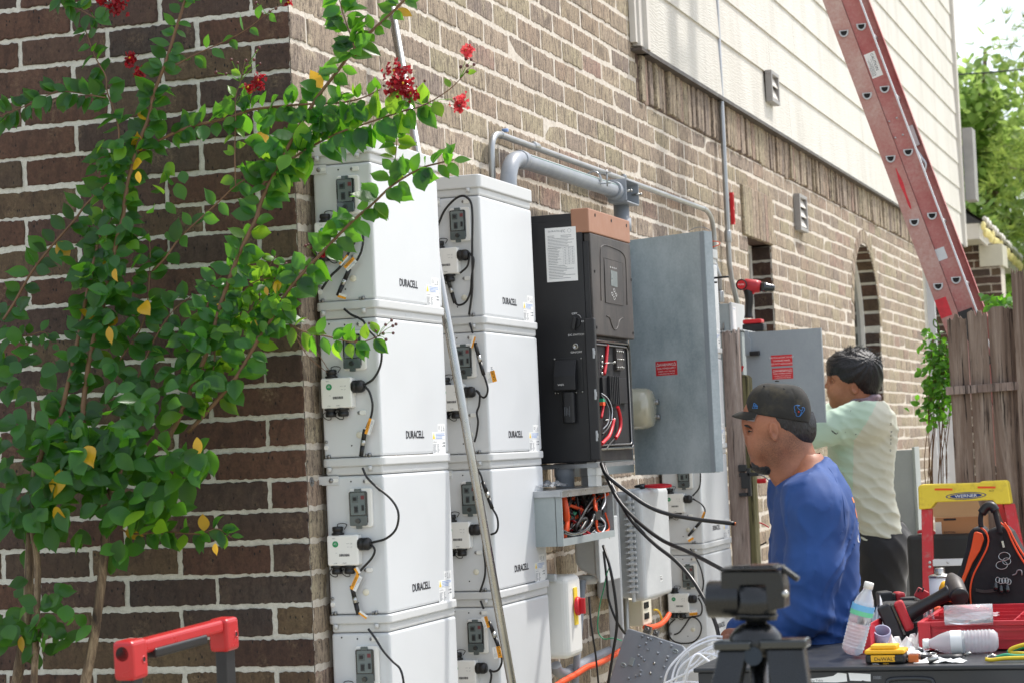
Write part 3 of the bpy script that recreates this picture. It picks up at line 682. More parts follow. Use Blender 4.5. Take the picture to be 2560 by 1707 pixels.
wire(b_, [Z5(508,672),Z5(545,720),Z5(568,810),Z5(562,890),Z5(545,940),Z5(520,1000)], YS); ctag(b_, Z5(545,990), YS-.006, -110, .016, .042); conn(b_, Z5(510,1010), Z5(478,1222), YS)
b_ = B[0,2]
wire(b_, [Z5(490,1312),Z5(515,1370),Z5(545,1410),Z5(630,1490),Z6(600,30),Z6(700,110),Z6(760,195),Z6(772,280),Z6(745,370),Z6(670,435),Z6(562,465)], YS)
wire(b_, [Z6(560,480),Z6(586,525),Z6(560,590),Z6(478,680),Z6(440,740),Z6(415,800)], YS); ctag(b_, Z6(440,780), YS-.006, -118, .019, .042); ctag(b_, Z6(450,685), YS-.004, -60, .012, .018, text=False); conn(b_, Z6(405,800), Z6(458,1030), YS); ctag(b_, Z6(495,1030), YS-.004, -35, .010, .026, text=False)
b_ = B[0,3]; wire(b_, [Z6(535,1140),Z6(590,1215),Z6(650,1310),Z6(720,1390),Z6(785,1455),Z6(812,1568),Z6(800,1700)], YS)
YS = .943-.017
b_ = B[1,0]
wire(b_, [Z4(1050,690),Z4(1080,670),Z4(1130,560),Z4(1200,478),Z4(1260,442),Z4(1305,450),Z4(1342,500),Z4(1352,620),Z4(1350,820),Z4(1352,1020),Z4(1348,1200),Z4(1325,1372)], YS, .0036)
wire(b_, [Z4(1325,885),Z4(1358,925),Z4(1360,980),Z4(1345,1080),Z4(1336,1190),Z4(1300,1270),Z4(1245,1296),Z4(1210,1270)], YS); conn(b_, Z4(1215,1280), Z4(1155,1080), YS); wire(b_, [Z4(1330,900),Z4(1312,990),Z4(1255,1045)], YS)
b_ = B[1,1]
wire(b_, [Z5(1330,180),Z5(1355,262)], YS); conn(b_, Z5(1372,335), Z5(1440,585), YS); ctag(b_, Z5(1500,600), YS-.004, 102, .028, .034); wire(b_, [Z5(1440,585),Z5(1460,640),Z5(1472,700),Z5(1458,750),Z5(1430,758),Z5(1380,705)], YS)
wire(b_, [Z5(1380,705),Z5(1408,735),Z5(1404,820),Z5(1386,880),Z5(1396,950),Z5(1385,1040),Z5(1368,1110)], YS)
ctag(b_, Z5(1355,330), YS-.004, 70, .010, .034, text=False)
b_ = B[1,2]
conn(b_, Z5(1432,1420), Z6(1508,200), YS); wire(b_, [Z5(1395,1330),Z5(1420,1375),Z5(1432,1420)], YS); wire(b_, [Z6(1508,195),Z6(1545,265),Z6(1552,340),Z6(1535,385),Z6(1495,402)], YS)
wire(b_, [Z6(1438,470),Z6(1440,540),Z6(1452,640),Z6(1446,740),Z6(1410,852)], YS)
b_ = B[1,3]
wire(b_, [Z6(1415,920),Z6(1440,985)], YS); ctag(b_, Z6(1455,1090), YS-.005, 105, .020, .034); conn(b_, Z6(1480,1080), Z6(1562,1295), YS); ctag(b_, Z6(1545,1325), YS-.005, 100, .026, .034)
wire(b_, [Z6(1562,1295),Z6(1582,1390),Z6(1560,1455),Z6(1520,1475),Z6(1485,1462)], YS); wire(b_, [Z6(1485,1465),Z6(1500,1500),Z6(1490,1568),Z6(1470,1640)], YS)
YS = 3.585-.017
b_ = B[2,2]
wire(b_, [ZB(1265,60),ZB(1270,110),ZB(1262,190),ZB(1215,250)], YS); wire(b_, [ZB(1215,268),ZB(1275,305),ZB(1302,350),ZB(1290,400),ZB(1270,440)], YS); conn(b_, ZB(1272,430), ZB(1185,530), YS); ctag(b_, ZB(1282,385), YS-.005, 66, .016, .034); ctag(b_, ZB(1198,550), YS-.004, 30, .018, .026, text=False)
b_ = B[2,3]
wire(b_, [ZB(1198,620),ZB(1240,690),ZB(1275,770),ZB(1291,860),ZB(1278,930),ZB(1255,955)], YS); wire(b_, [ZB(1255,965),ZB(1280,1020),ZB(1270,1085),ZB(1200,1105),ZB(1160,1160),ZB(1120,1210),ZB(1085,1225)], YS)
wire(b_, [ZB(1150,1110),ZB(1230,1105),ZB(1275,1160),ZB(1262,1235),ZB(1210,1280),ZB(1120,1284),ZB(1060,1250),ZB(1045,1170),ZB(1090,1115)], YS); ctag(b_, ZB(1220,1070), YS-.006, 4, .022, .034)
def pathX(pts, X): return [aX(p[0], p[1], p[2] if len(p) > 2 else X) for p in pts]
def bend(a, c, b, n=8):
    a, b, c = Vector(a), Vector(b), Vector(c); return [a*(1-t)**2+c*2*t*(1-t)+b*t*t for t in [i/n for i in range(n+1)]]
# leaning steel pole
p = nb(); q0, q1 = aY(975, 0, .62), aY(1278, 1700, .62); d = (q1-q0).normalized(); top = q0-d*.22; bot = q0+d*((q0.z)/-d.z)
cyl(p, bot, top, .0125, n=20); tag(obj('steel_pole', p, M['steel'], loc=bot), 'long bare steel conduit pole leaning on the wall between two battery stacks', 'pole')
# ------------------------------------------------------------------ inverter
IY, IX0, IX1, IZ0, IZ1 = 1.62, .03, .312, 1.245, 2.060
inv = thing('inverter', 'tall black solar inverter with copper coloured cap and open wiring compartment', 'inverter', (.2, 1.87, IZ0))
YR = 2.125
b = nb(); box(b, IX0, .298, IY, YR-.02, IZ0+.001, IZ1-.005); fixn(b)
body = obj('body', b, M['inv_black'], inv, bev=.004)
b = nb(); box(b, .298, .316, IY-.001, IY+.035, IZ0+.012, IZ1-.10); box(b, .08, .2975, IY-.003, IY, IZ0+.004, IZ1-.03); fixn(b); obj('side_panel', b, M['inv_black'], inv, bev=.002)
# dusty front cover (upper), with pressed lines, display, buttons
zc0, zc1 = aX(*ZJ(590,265), IX1).z, aX(*ZI(940,815), IX1).z
b = nb(); box(b, .299, IX1+.010, IY+.006, YR, 1.655, zc1); fixn(b); cov = obj('front_cover', b, M['inv_dusty'], inv, bev=.004)
b = nb(); box(b, .262, IX1+.011, IY-.004, YR+.002, zc1+.001, IZ1+.008); fixn(b); cap_ = obj('cap', b, M['inv_orange'], inv, bev=.004)
XF = IX1+.0105
def fX(pts): return [aX(*q, XF) for q in pts]
p = nb()
for ln in ([ZI(1006,1290),ZI(1001,1100),ZI(1001,930),ZI(1015,900),ZI(1040,895),ZI(1090,912),ZI(1140,935),ZI(1168,965),ZI(1180,1010),ZI(1186,1150),ZI(1190,1320)],
           [ZI(1045,1398),ZI(1065,1410),ZI(1078,1450),ZI(1092,1485),ZI(1108,1495),ZI(1122,1480),ZI(1135,1435),ZI(1150,1418),ZI(1163,1415)]):
    tube(p, crom(fX(ln), 5), .0022, 6)
fixn(p); obj('pressed_line', p, M['inv_dusty'], cov)
scr = fX([ZI(1027,985), ZI(1158,1022), ZI(1163,1325), ZI(1036,1302)])
p = nb(); o_ = scr[0]+V(.0002,0,0); quad(p, *[s+V(.0012,0,0) for s in (scr[0], scr[1], scr[2], scr[3])]); tube(p, [s+V(.001,0,0) for s in scr]+[scr[0]+V(.001,0,0)], .0011, 5); fixn(p); pan = obj('control_panel', p, M['inv_dusty'], cov)
q = fX([ZI(1070,1072), ZI(1116,1085), ZI(1119,1195), ZI(1073,1182)]); p = nb(); prism(p, [(0,0),(1,0),(1,1),(0,1)], q[3]+V(.0013,0,0), q[2]-q[3], q[0]-q[3], (.001,0,0)); fixn(p); obj('display', p, M['breaker_face'], pan)
p = nb()
for (x, y) in (((1099,1217)), ((1085,1242)), ((1112,1247)), ((1100,1271))):
    c = aX(*ZI(x,y), XF+.0015); tube(p, [c+V(0,.010*cos(t),.0055*sin(t)) for t in [2*pi*i/12 for i in range(12)]], .0007, 4, closed=True)
for x in (1072,1085,1098,1111): c = aX(*ZI(x,1052+(x-1072)*.28), XF+.0015); box(p, c.x, c.x+.0006, c.y-.003, c.y+.003, c.z-.001, c.z+.003)
obj('button', p, M['paper'], pan)
for (x, y) in ((962,680),(1078,720),(1186,755)):
    p = nb(); c = aX(*ZI(x,y), IX1+.0112); cyl(p, c, c+V(.001,0,0), .006, n=12); obj('screw_hole', p, M['cavity'], cap_)
for (x, y) in ((960,1080),(1220,1140),(975,1478),(1234,1520)):
    p = nb(); c = aX(*ZI(x,y), XF); cyl(p, c, c+V(.0015,0,0), .005, n=12); obj('screw', p, M['cavity'], cov)
# lower wiring compartment: hollow shell
za, zb_ = 1.29, 1.645; ya, yb = IY+.045, YR-.035
b = nb()
for a in ((.20,.300, IY+.036, YR-.02, za-.045, za), (.20,.300, IY+.036, YR-.02, zb_, 1.655), (.20,.300, IY+.036, ya, za, zb_), (.20,.300, yb, YR-.02, za, zb_)): box(b, *a)
fixn(b); comp = obj('wiring_compartment', b, M['inv_black'], inv)
def rim(X, y0, y1, z0, z1, r, R=.0055):
    pts = []
    for (cy, cz, a0) in ((y1-r, z1-r, 0), (y0+r, z1-r, pi/2), (y0+r, z0+r, pi), (y1-r, z0+r, 1.5*pi)):
        for i in range(6): t = a0+i/5*pi/2; pts.append(V(X, cy+r*cos(t), cz+r*sin(t)))
    b = nb(); tube(b, pts, R, 8, closed=True); return b
obj('rim', rim(.305, ya-.004, yb+.014, za-.004, zb_-.004, .022), M['smoke_dark'], comp); obj('gasket', rim(.3035, ya+.008, yb+.002, za+.008, zb_-.016, .016, .003), M['bolt_steel'], comp)
b = nb(); box(b, .296, .2985, ya, yb, za, zb_); fixn(b); obj('back_plate', b, M['cavity'], comp)
# contents: terminal block, bus relay block with ribs, wires (just in front of the back plate)
X3 = .3055
b = nb()
c0, c1 = aX(*ZJ(640,590), X3), aX(*ZJ(850,820), X3)
box(b, .299, .3085, c0.y, c1.y-.02, c1.z+.005, c0.z-.005)
for i in range(6): y = c0.y+.055+i*.022; box(b, .3085, .318, y, y+.009, c1.z, c0.z)
fixn(b); obj('heat_sink', b, M['inv_black'], comp, bev=.001)
b = nb(); c0, c1 = aX(*ZJ(745,375), X3), aX(*ZJ(805,550), X3); box(b, .299, .309, c0.y, c1.y, c1.z, c0.z)
for i in range(4):
    for j in range(3): y = c0.y+.006+i*(c1.y-c0.y-.012)/3; z = c0.z-.012-j*(c0.z-c1.z-.02)/2; ball(b, (.311, y, z), .0035, 8, 5, 1)
fixn(b); obj('terminal_block', b, [M['inv_dusty'], M['steel']], comp)
b = nb()
for i, yy in enumerate((445,490,525,575)): c = aX(*ZJ(632,yy), X3); cyl(b, c, c+V(.008,0,0), .005, n=10)
for (x, y) in ((740,488),(740,932)): c, d_ = aX(*ZJ(x-75,y+8), X3), aX(*ZJ(x,y), X3+.006); cyl(b, c, d_, .0025, n=6); ball(b, d_, .005, 8, 5)
obj('terminal_stud', b, M['steel'], comp)
def wX(par, pts, X, r, m, nm='wire'):
    b = nb(); tube(b, crom(pathX(pts, X), 7), r, 8); return obj(nm, b, M[m], par)
wX(comp, [ZJ(685,350),ZJ(680,420),ZJ(672,500),ZJ(660,580)], .304, .006, 'wire_red')
wX(comp, [ZJ(765,835),ZJ(778,880),ZJ(788,940),ZJ(785,1000),ZJ(770,1045),ZJ(750,1080)], .312, .0062, 'wire_red')
wX(comp, [ZJ(735,935),ZJ(722,1000),ZJ(700,1060),ZJ(670,1095),ZJ(640,1125)], .312, .0062, 'wire_red')
wX(comp, [ZJ(655,790),ZJ(650,850),ZJ(638,920)], .306, .0045, 'wire_red')
wX(comp, [ZJ(635,730),ZJ(680,765),ZJ(712,840),ZJ(718,930),ZJ(690,1000),ZJ(645,1050)], .314, .0028, 'black_rubber')
wX(comp, [ZJ(640,728),ZJ(690,770),ZJ(722,850),ZJ(720,940)], .3165, .0014, 'wire_white')
wX(comp, [ZJ(638,742),ZJ(672,790),ZJ(700,870),ZJ(690,960),ZJ(650,1010)], .313, .002, 'ink_grey')
wX(comp, [ZJ(770,1060),ZJ(745,1080),ZJ(700,1130),ZJ(680,1165)], .309, .0025, 'black_rubber')
b = nb(); c0, c1 = aX(*ZJ(630,770), X3), aX(*ZJ(650,825), X3); box(b, .302, .314, c0.y, c1.y, c1.z, (c0.z+c1.z)/2, 0); box(b, .302, .314, c0.y, c1.y, (c0.z+c1.z)/2, c0.z, 1); fixn(b); obj('plug', b, [M['wire_orange'], M['wire_green']], comp)
# hinged edge strip with three bright latches on the camera side
b = nb(); q0, q1 = aY(*ZJ(530,205), IY-.02), aY(*ZJ(620,1275), IY-.02); box(b, aY(*ZJ(534,900), IY-.03).x, aY(*ZJ(614,900), IY-.03).x, IY-.030, IY-.006, 1.250, 1.708); fixn(b); fl = obj('door_edge', b, M['inv_black'], inv, bev=.004)
for (x, y) in ((578,415),(592,738),(603,1062)):
    c = aY(*ZJ(x,y), IY-.031); p = nb(); box(p, c.x-.0035, c.x+.0035, c.y-.003, c.y, c.z-.017, c.z+.017); box(p, c.x-.001, c.x+.006, c.y-.005, c.y-.002, c.z-.006, c.z+.008); obj('latch', p, M['galv'], fl, bev=.001)
# camera-side furniture: label, knob, push button, wifi box
SX, SZ, YF = V(1,0,0), V(0,0,1), IY-.0035
def sy(x, y, o=ZJ, dy=0): return aY(*o(x,y), YF-dy)
q = [sy(605,776,ZI), sy(824,760,ZI), sy(840,1153,ZI), sy(621,1168,ZI)]
x0, x1, z0, z1 = q[0].x, q[1].x, q[2].z+.004, q[0].z
p = nb(); box(p, x0, x1, YF-.001, YF, z0, z1); fixn(p); lab = obj('rating_label', p, M['paper'], inv)
LW, LH = x1-x0, z1-z0
p = text_bm('DURACELL', (x0+.010, YF-.0012, z1-.014), SX, SZ, .0055, 1.25, bold=.0); text_bm('FC', (x0+LW*.53, YF-.0012, z1-.017), SX, SZ, .009, 1.0, bold=.0, bm=p)
tube(p, [V(x0+LW*.79+.006*cos(t), YF-.001, z1-.0125+.006*sin(t)) for t in [2*pi*i/14 for i in range(14)]], .0004, 4, closed=True)
r = random.Random(8); zz = z1-.026; hdr = ['Model No.', 'Ser. No.']
for i in range(8):
    n_ = x0+.008; box(p, n_, n_+LW*(.22 if i < 2 else r.uniform(.62,.86)), YF-.0011, YF-.0009, zz-.0014, zz, 0)
    if i < 2: box(p, x0+LW*.5, x0+LW*.85, YF-.0011, YF-.0009, zz-.0014, zz, 0)
    zz -= .0048
box(p, x0+LW*.06, x0+LW*.92, YF-.0011, YF-.0009, zz-.001, zz); zt = zz
for i in range(11):
    zz -= .0052; box(p, x0+LW*.06, x0+LW*.92, YF-.0011, YF-.0009, zz-.0003, zz)
    box(p, x0+LW*.08, x0+LW*r.uniform(.35,.5), YF-.0011, YF-.0009, zz+.0015, zz+.0029)
    for k_ in (.60,.72,.84): box(p, x0+LW*k_, x0+LW*(k_+.05), YF-.0011, YF-.0009, zz+.0015, zz+.0029)
for k_ in (.06,.56,.68,.80,.92): box(p, x0+LW*k_, x0+LW*k_+.0004, YF-.0011, YF-.0009, zz, zt)
while zz > z0+.012: zz -= .0050; box(p, x0+LW*.07, x0+LW*r.uniform(.5,.93), YF-.0011, YF-.0009, zz, zz+.0015)
obj('print', p, M['ink_grey'], lab)
c = sy(438,178); p = nb(); cyl(p, c, c+V(0,-.006,0), .016, n=24); obj_k = obj('switch_base', p, M['inv_black'], inv); p = nb(); bx(p, c+V(-.002,-.014,-.004), (.013,.018,.042), Euler((0,radians(12),0))); obj('knob', p, M['black_plastic'], obj_k, bev=.003)
p = text_bm('OFF', sy(406,116,ZJ,.0003), SX, SZ, .0062, 1.25, bold=.0); text_bm('ON', sy(480,176,ZJ,.0003), SX, SZ, .0062, 1.25, bm=p); text_bm('DC SWITCH', sy(377,284,ZJ,.0003), SX, SZ, .0062, 1.16, bm=p); text_bm('ON/OFF', sy(398,416,ZJ,.0003), SX, SZ, .0062, 1.22, bm=p)
tube(p, crom([sy(450,116), sy(468,124), sy(480,144)], 5), .0006, 5); obj('lettering', p, M['ink_white'], inv)
c = sy(436,362); p = nb(); lathe(p, [(0,0),(.0105,0),(.0105,.002),(.0085,.0045),(.0065,.004),(.0065,.003),(0,.003)], c, (0,-1,0), 24); fixn(p); bt = obj('push_button', p, M['steel'], inv)
a_, b2 = sy(262,565), sy(447,708); p = nb(); W0, W1, zT, zB = sy(270,476).x, sy(467,470).x, sy(280,476).z, sy(280,708).z
boxc(p, (W0-.002, YF-.002, zB-.004), (W1-W0+.012,0,0), (0,.002,0), (0,0,zT-zB+.012)); prism(p, [(0,zB),(0,zT),(.010,zT),(.032,zB+.045),(.032,zB)], (W0+.004, YF-.002, 0), (0,-1,0), (0,0,1), (W1-W0-.012,0,0)); fixn(p); wf = obj('wifi_housing', p, M['inv_black'], inv, bev=.003)
for (x, y) in ((271,463),(480,456),(278,727),(490,717),(300,727),(440,722)):
    p = nb(); c = sy(x,y,ZJ,.001); ball(p, c, .0035, 10, 6); obj('screw', p, M['steel'], wf)
p = text_bm('WIFI', (W0+.018, YF-.0345, zB+.014), SX, SZ, .0062, 1.2); obj('lettering', p, M['ink_white'], wf)
c0, c1 = aY(*ZJ(330,720), YF-.018), aY(*ZJ(440,960), YF-.018); p = nb(); prism(p, rrect(c1.x-c0.x, .022, .010, 4, (c0.x+c1.x)/2, YF-.016), (0,0,c1.z), (1,0,0), (0,1,0), (0,0,c0.z-c1.z)); fixn(p); dg = obj('dongle', p, M['black_plastic'], wf, bev=.003)
p = nb(); r = random.Random(3)
for i in range(4): box(p, c0.x+.008+i*.0055, c0.x+.009+i*.0055, YF-.0276, YF-.027, c1.z+.022+r.uniform(0,.008), c1.z+.048+r.uniform(0,.008))
obj('print', p, M['ink_grey'], dg)
b = nb(); box(b, .05, .30, IY+.05, YR+.01, IZ0-.018, IZ0-.004); boxc(b, (.26, IY+.10, IZ0-.045), (.03,0,0), (0,.06,0), (0,0,.04)); fixn(b); obj('mounting_rail', b, M['galv'], inv)
# ------------------------------------------------------------------ gutter box under the inverter
WY0, WY1, WX, WZ0, WZ1 = 1.34, 1.935, .272, .990, 1.158
ww = thing('wireway_box', 'open grey steel wiring trough full of cables under the black inverter', 'junction box', (.17, 1.64, WZ0))
b = nb(); t = .003
for a in ((.06, WX-.02, WY0, WY0+t, WZ0, WZ1), (.06, WX-.02, WY1-t, WY1, WZ0, WZ1), (.06, WX-.02, WY0+t, WY1-t, WZ0, WZ0+t), (.06,.06+t, WY0+t, WY1-t, WZ0+t, WZ1), (WX-.022, WX, WY0, WY1, WZ0, WZ0+.022), (WX-.022, WX, WY0, WY0+.006, WZ0+.022, WZ1), (WX-.022, WX, WY1-.006, WY1, WZ0+.022, WZ1)): box(b, *a)
fixn(b); obj('trough', b, M['box_grey'], ww)
b = nb(); box(b, .05, WX+.006, WY0-.006, WY1+.006, WZ1+.001, WZ1+.006); box(b, WX+.001, WX+.0045, WY0-.006, WY1+.006, WZ1-.016, WZ1+.001); box(b, .05, WX, WY0-.006, WY0-.002, WZ1-.014, WZ1+.001); fixn(b); obj('lid', b, M['galv'], ww)
r = random.Random(21)
for i in range(34):
    m = r.choice(['black_rubber']*6+['wire_red','wire_orange','wire_green','wire_white','black_rubber']); x = r.uniform(.17,.255)
    y0 = r.uniform(WY0+.03, WY1-.05); pts = [V(x, y0, r.choice((WZ0+.01, WZ1-.004)))]
    for j in range(4): pts.append(V(min(.262,max(.14,x+r.uniform(-.04,.04))), min(WY1-.02,max(WY0+.02,y0+r.uniform(-.16,.2))), r.uniform(WZ0+.012, WZ1-.02)))
    b = nb(); tube(b, crom(pts, 6), r.choice((.002,.003,.0045)) if m in ('wire_white','wire_green','wire_red') else r.uniform(.003,.0065), 6); obj('wire', b, M[m], ww)
for (a, c, rr_) in (((300,235),(325,500),.011),((330,330),(300,590),.008)):
    b = nb(); tube(b, crom([aX(*ZB(*a),.235), aX(*ZB((a[0]+c[0])/2+12,(a[1]+c[1])/2),.245), aX(*ZB(*c),.235)], 6), rr_, 10); obj('cable', b, M['wire_orange'], ww)
b = nb(); tube(b, crom(pathX([ZB(300,500),ZB(370,520),ZB(440,500),ZB(495,450),ZB(520,380)], .262), 7), .0065, 8); obj('cable', b, M['smoke_dark'], ww)
b = nb(); c = aX(*ZB(525,385),.25); bx(b, c, (.03,.075,.03)); fixn(b); obj('terminal_block', b, M['black_plastic'], ww, bev=.002)
for pts in ([ZB(590,205),ZB(600,250),ZB(598,300),ZB(575,345)], [ZB(565,400),ZB(598,440),ZB(590,490),ZB(560,520)], [ZB(528,500),ZB(560,520),ZB(605,520),ZB(632,545)]): wX(ww, pts, .265, .0022, 'wire_white')
b = nb(); bx(b, (.19, 1.70, 1.1815), (.07,.07,.030)); 
for (px, rr_, m) in ((.172,.034,'pvc_grey'),(.262,.038,'galv')):
    p = nb(); y_ = 1.715; lathe(p, [(0,1.166),(rr_*.92,1.166),(rr_*.92,1.200),(rr_,1.201),(rr_,1.2445),(0,1.2445)], (px, y_, 0), (0,0,1), 28 if m != 'galv' else 8); fixn(p)
    for f in p.faces: f.smooth = m != 'galv'
    tag(obj('conduit_fitting', p, M[m], loc=(px,y_,1.166)), 'pale plastic conduit hub joining the black inverter to the wiring trough' if m != 'galv' else 'faceted zinc conduit hub joining the inverter to the wiring trough', 'conduit fitting')
b.free()
p = nb(); r = random.Random(5); n_ = 14; vs = []
for i in range(n_):
    for j in range(n_): u_, v_ = i/(n_-1), j/(n_-1); vs.append(p.verts.new((.10+.14*u_, 1.36+.17*v_, 1.1665+.018*abs(mnoise.noise(V(u_*6, v_*5, 2)))+.022*abs(mnoise.noise(V(u_*3,v_*3,5)))+.006)))
for i in range(n_-1):
    for j in range(n_-1): fc(p, (vs[i*n_+j], vs[(i+1)*n_+j], vs[(i+1)*n_+j+1], vs[i*n_+j+1]), 0, True)
k = NT('clear_plastic'); k.out((.9,.93,.96), .12, 0, Transmission_Weight=.75, IOR=1.25, Coat_Weight=.5); M['clear_plastic'] = k.m
tag(obj('plastic_bag', p, M['clear_plastic'], loc=(.17,1.45,1.1645)), 'crumpled clear plastic bag on top of the grey wiring trough', 'plastic bag')
# ------------------------------------------------------------------ conduits on the wall
def conduit(name, pts, r, m, label, cat='conduit', fits=(), n=16, group=None):
    t = thing(name, label, cat, pts[0], group); b = nb(); tube(b, pts, r, n); obj('pipe', b, M[m], t)
    for (c, d, L, rr_) in fits: b = nb(); d = Vector(d).normalized(); c = Vector(c); lathe(b, [(0,-L/2),(rr_,-L/2),(rr_*1.03,-L/2+.002),(rr_*1.03,L/2-.002),(rr_,L/2),(0,L/2)], c, d, 20); fixn(b); obj('coupling', b, M[m], t)
    return t
X = .085; a, c, e = aX(*ZI(560,330),X), aX(*ZI(345,480),X), aX(*ZI(1085,500),X)
el = V(X, c.y+.003, a.z)
pts = [V(X, c.y, 1.95), V(X, c.y, a.z-.125)] + bend(V(X,c.y,a.z-.12), V(X,c.y,a.z), V(X,c.y+.15,a.z), 12)[1:]
bp = conduit('pvc_conduit', pts + [V(X, e.y+.02, e.z)], .0275, 'pvc_grey', 'thick grey plastic conduit bending down behind the middle battery stack', 'conduit', [((X, c.y+.152, a.z), (0,1,0), .04, .0305)])
b = nb(); tube(b, [V(X+.0225, c.y+.19, a.z+.0165), V(X+.0225, e.y, e.z+.0165)], .0008, 4); obj('stripe', b, M['wire_green'], bp)
cp = aX(*ZI(975,435),X); b = nb()
for k_ in (0,1): tube(b, [V(X+.0295*cos(t), cp.y-.05+.006*k_, cp.z+.0295*sin(t)) for t in [pi*(-.9+1.8*i/16) for i in range(17)]], .0028, 6)
bx(b, (X+.045, cp.y-.045, cp.z+.022), (.045,.012,.003)); bx(b, (X+.045, cp.y-.045, cp.z-.018), (.045,.012,.003)); cyl(b, (X+.052,cp.y-.045,cp.z-.03), (X+.052,cp.y-.045,cp.z+.032), .0028, n=8); fixn(b); obj('strap_clamp', b, M['galv'], bp)
# LB fitting: open rounded body turned down
lb = thing('elbow_fitting', 'grey elbow conduit fitting with its cover off above the inverter', 'conduit fitting', (X, e.y+.09, e.z-.15))
b = nb(); fy = e.y; 
lathe(b, [(0,0),(.036,0),(.036,.045),(.0,.045)], (X, fy, e.z), (0,1,0), 24)
w0, w1 = fy+.04, fy+.225
for a_ in ((w0,w0+.005,-.04,.04),(w1-.005,w1,-.04,.04),(w0+.005,w1-.005,-.045,-.039),(w0+.005,w1-.005,.039,.045)): box(b, X-.028, X+.045, a_[0], a_[1], e.z+a_[2], e.z+a_[3])
box(b, X-.032, X-.028, w0, w1, e.z-.04, e.z+.04); fixn(b); obj('body', b, M['pvc_grey'], lb, bev=.006, seg=3)
b = nb(); py = w1-.05; lathe(b, [(0,0),(.030,0),(.030,-.06),(.036,-.06),(.036,-.11),(.028,-.11),(.028,-.22),(0,-.22)], (X-.01, py-.02, e.z-.035), (0,0,1), 24); fixn(b); obj('hub', b, M['pvc_grey'], lb)
for dy, dz in ((.03,.0),(w1-w0-.012,.0)):
    b = nb(); cyl(b, (X+.02, w0+dy, e.z+dz), (X+.055, w0+dy, e.z+dz), .004, n=8); ball(b, (X+.055, w0+dy, e.z+dz), .006, 8, 5); obj('screw', b, M['steel'], lb)
b = nb(); tube(b, crom([V(X, w0+.01, e.z-.005), V(X+.02, w0+.05, e.z+.005), V(X+.01, w0+.075, e.z-.03)], 6), .006, 8); tube(b, crom([V(X+.008, w0+.01, e.z-.015), V(X+.026, w0+.045, e.z-.008), V(X+.014, w0+.07, e.z-.034)], 6), .005, 8); obj('wire', b, M['black_rubber'], lb)
X = .032; a, c, e2 = aX(*ZI(330,125),X), aX(*ZI(232,430),X), aX(*ZI(1735,635),X); dn = aX(*ZI(1815,900),X)
pts = [V(X,c.y,1.9), V(X,c.y,a.z-.09)] + bend(V(X,c.y,a.z-.085), V(X,c.y,a.z), V(X,c.y+.10,a.z), 10)[1:] + [V(X,e2.y,e2.z)] + bend(V(X,e2.y,e2.z), V(X,dn.y+.0,e2.z+.002), V(X,dn.y,e2.z-.12), 10)[1:] + [V(X, dn.y, 1.8)]
co_ = aX(*ZI(535,190),X); conduit('metal_conduit', pts, .0112, 'emt', 'thin zinc conduit running level above the thick grey plastic conduit', 'conduit', [((X,co_.y,co_.z),(0,1,0),.05,.0145), ((X,c.y+.105,a.z),(0,1,0),.014,.0132), ((X,aX(*ZI(1165,410),X).y,aX(*ZI(1165,410),X).z),(0,1,0),.012,.0128), ((X,e2.y,e2.z),(0,1,0),.012,.0128)])
p = nb(); c = aX(*ZI(302,78), .01); cyl(p, c, c+V(.02,0,0), .006, n=12); obj('wall_anchor', p, M['ink_blue'], loc=c, label='small blue plastic wall anchor above the thin conduit bend', cat='wall anchor')
X = .034; t0, t1 = aX(*ZI(1885,0),X), aX(*ZI(1905,1080),X); k2, k3 = aX(*ZI(1958,1290),X+.02), aX(*ZI(1930,1180),X+.01)
ym = (t0.y+t1.y)/2
conduit('metal_conduit', crom([V(X,ym,t1.z-.03), V(X,ym,t1.z+.1), V(X,ym,3.2), V(X,ym,4.6)], 6)[0:0] + [V(X+.02,ym+.13,t1.z-.24), V(X+.012,ym+.09,t1.z-.16), V(X+.003,ym+.015,t1.z-.03), V(X,ym,t1.z+.04), V(X,ym,4.8)], .0125, 'emt', 'upright zinc conduit climbing past the siding to the roof', 'conduit', [((X,ym,aX(*ZI(1905,830),X).z),(0,0,1),.055,.0165)])
c = aX(*ZI(1858,1290), .05); a = aX(*ZI(1852,1130), .03); conduit('metal_conduit', [V(.05,c.y,1.93), V(.05,c.y,a.z), V(.03,c.y-.06,a.z+.1), V(.03,c.y-.06,2.14)], .0105, 'emt', 'short zinc conduit offset entering the small grey disconnect box', 'conduit', [((.05,c.y,1.955),(0,0,1),.05,.016)])
# red spirit level hanging on the wall
lv = thing('spirit_level', 'small red spirit level fixed upright on the brick beside the tall conduit', 'level', (.01, 5.24, 2.336)); b = nb()
for a_ in ((5.222,5.226,2.335,2.49),(5.244,5.248,2.335,2.49),(5.226,5.244,2.335,2.345),(5.226,5.244,2.48,2.49),(5.226,5.244,2.405,2.42)): box(b, .004,.020,*a_)
fixn(b); obj('body', b, M['sign_red'], lv)
for z in (2.365,2.385,2.44,2.46): b = nb(); cyl(b, (.012,5.227,z), (.012,5.243,z), .004, n=8); obj('vial', b, M['warn_yellow'], lv)
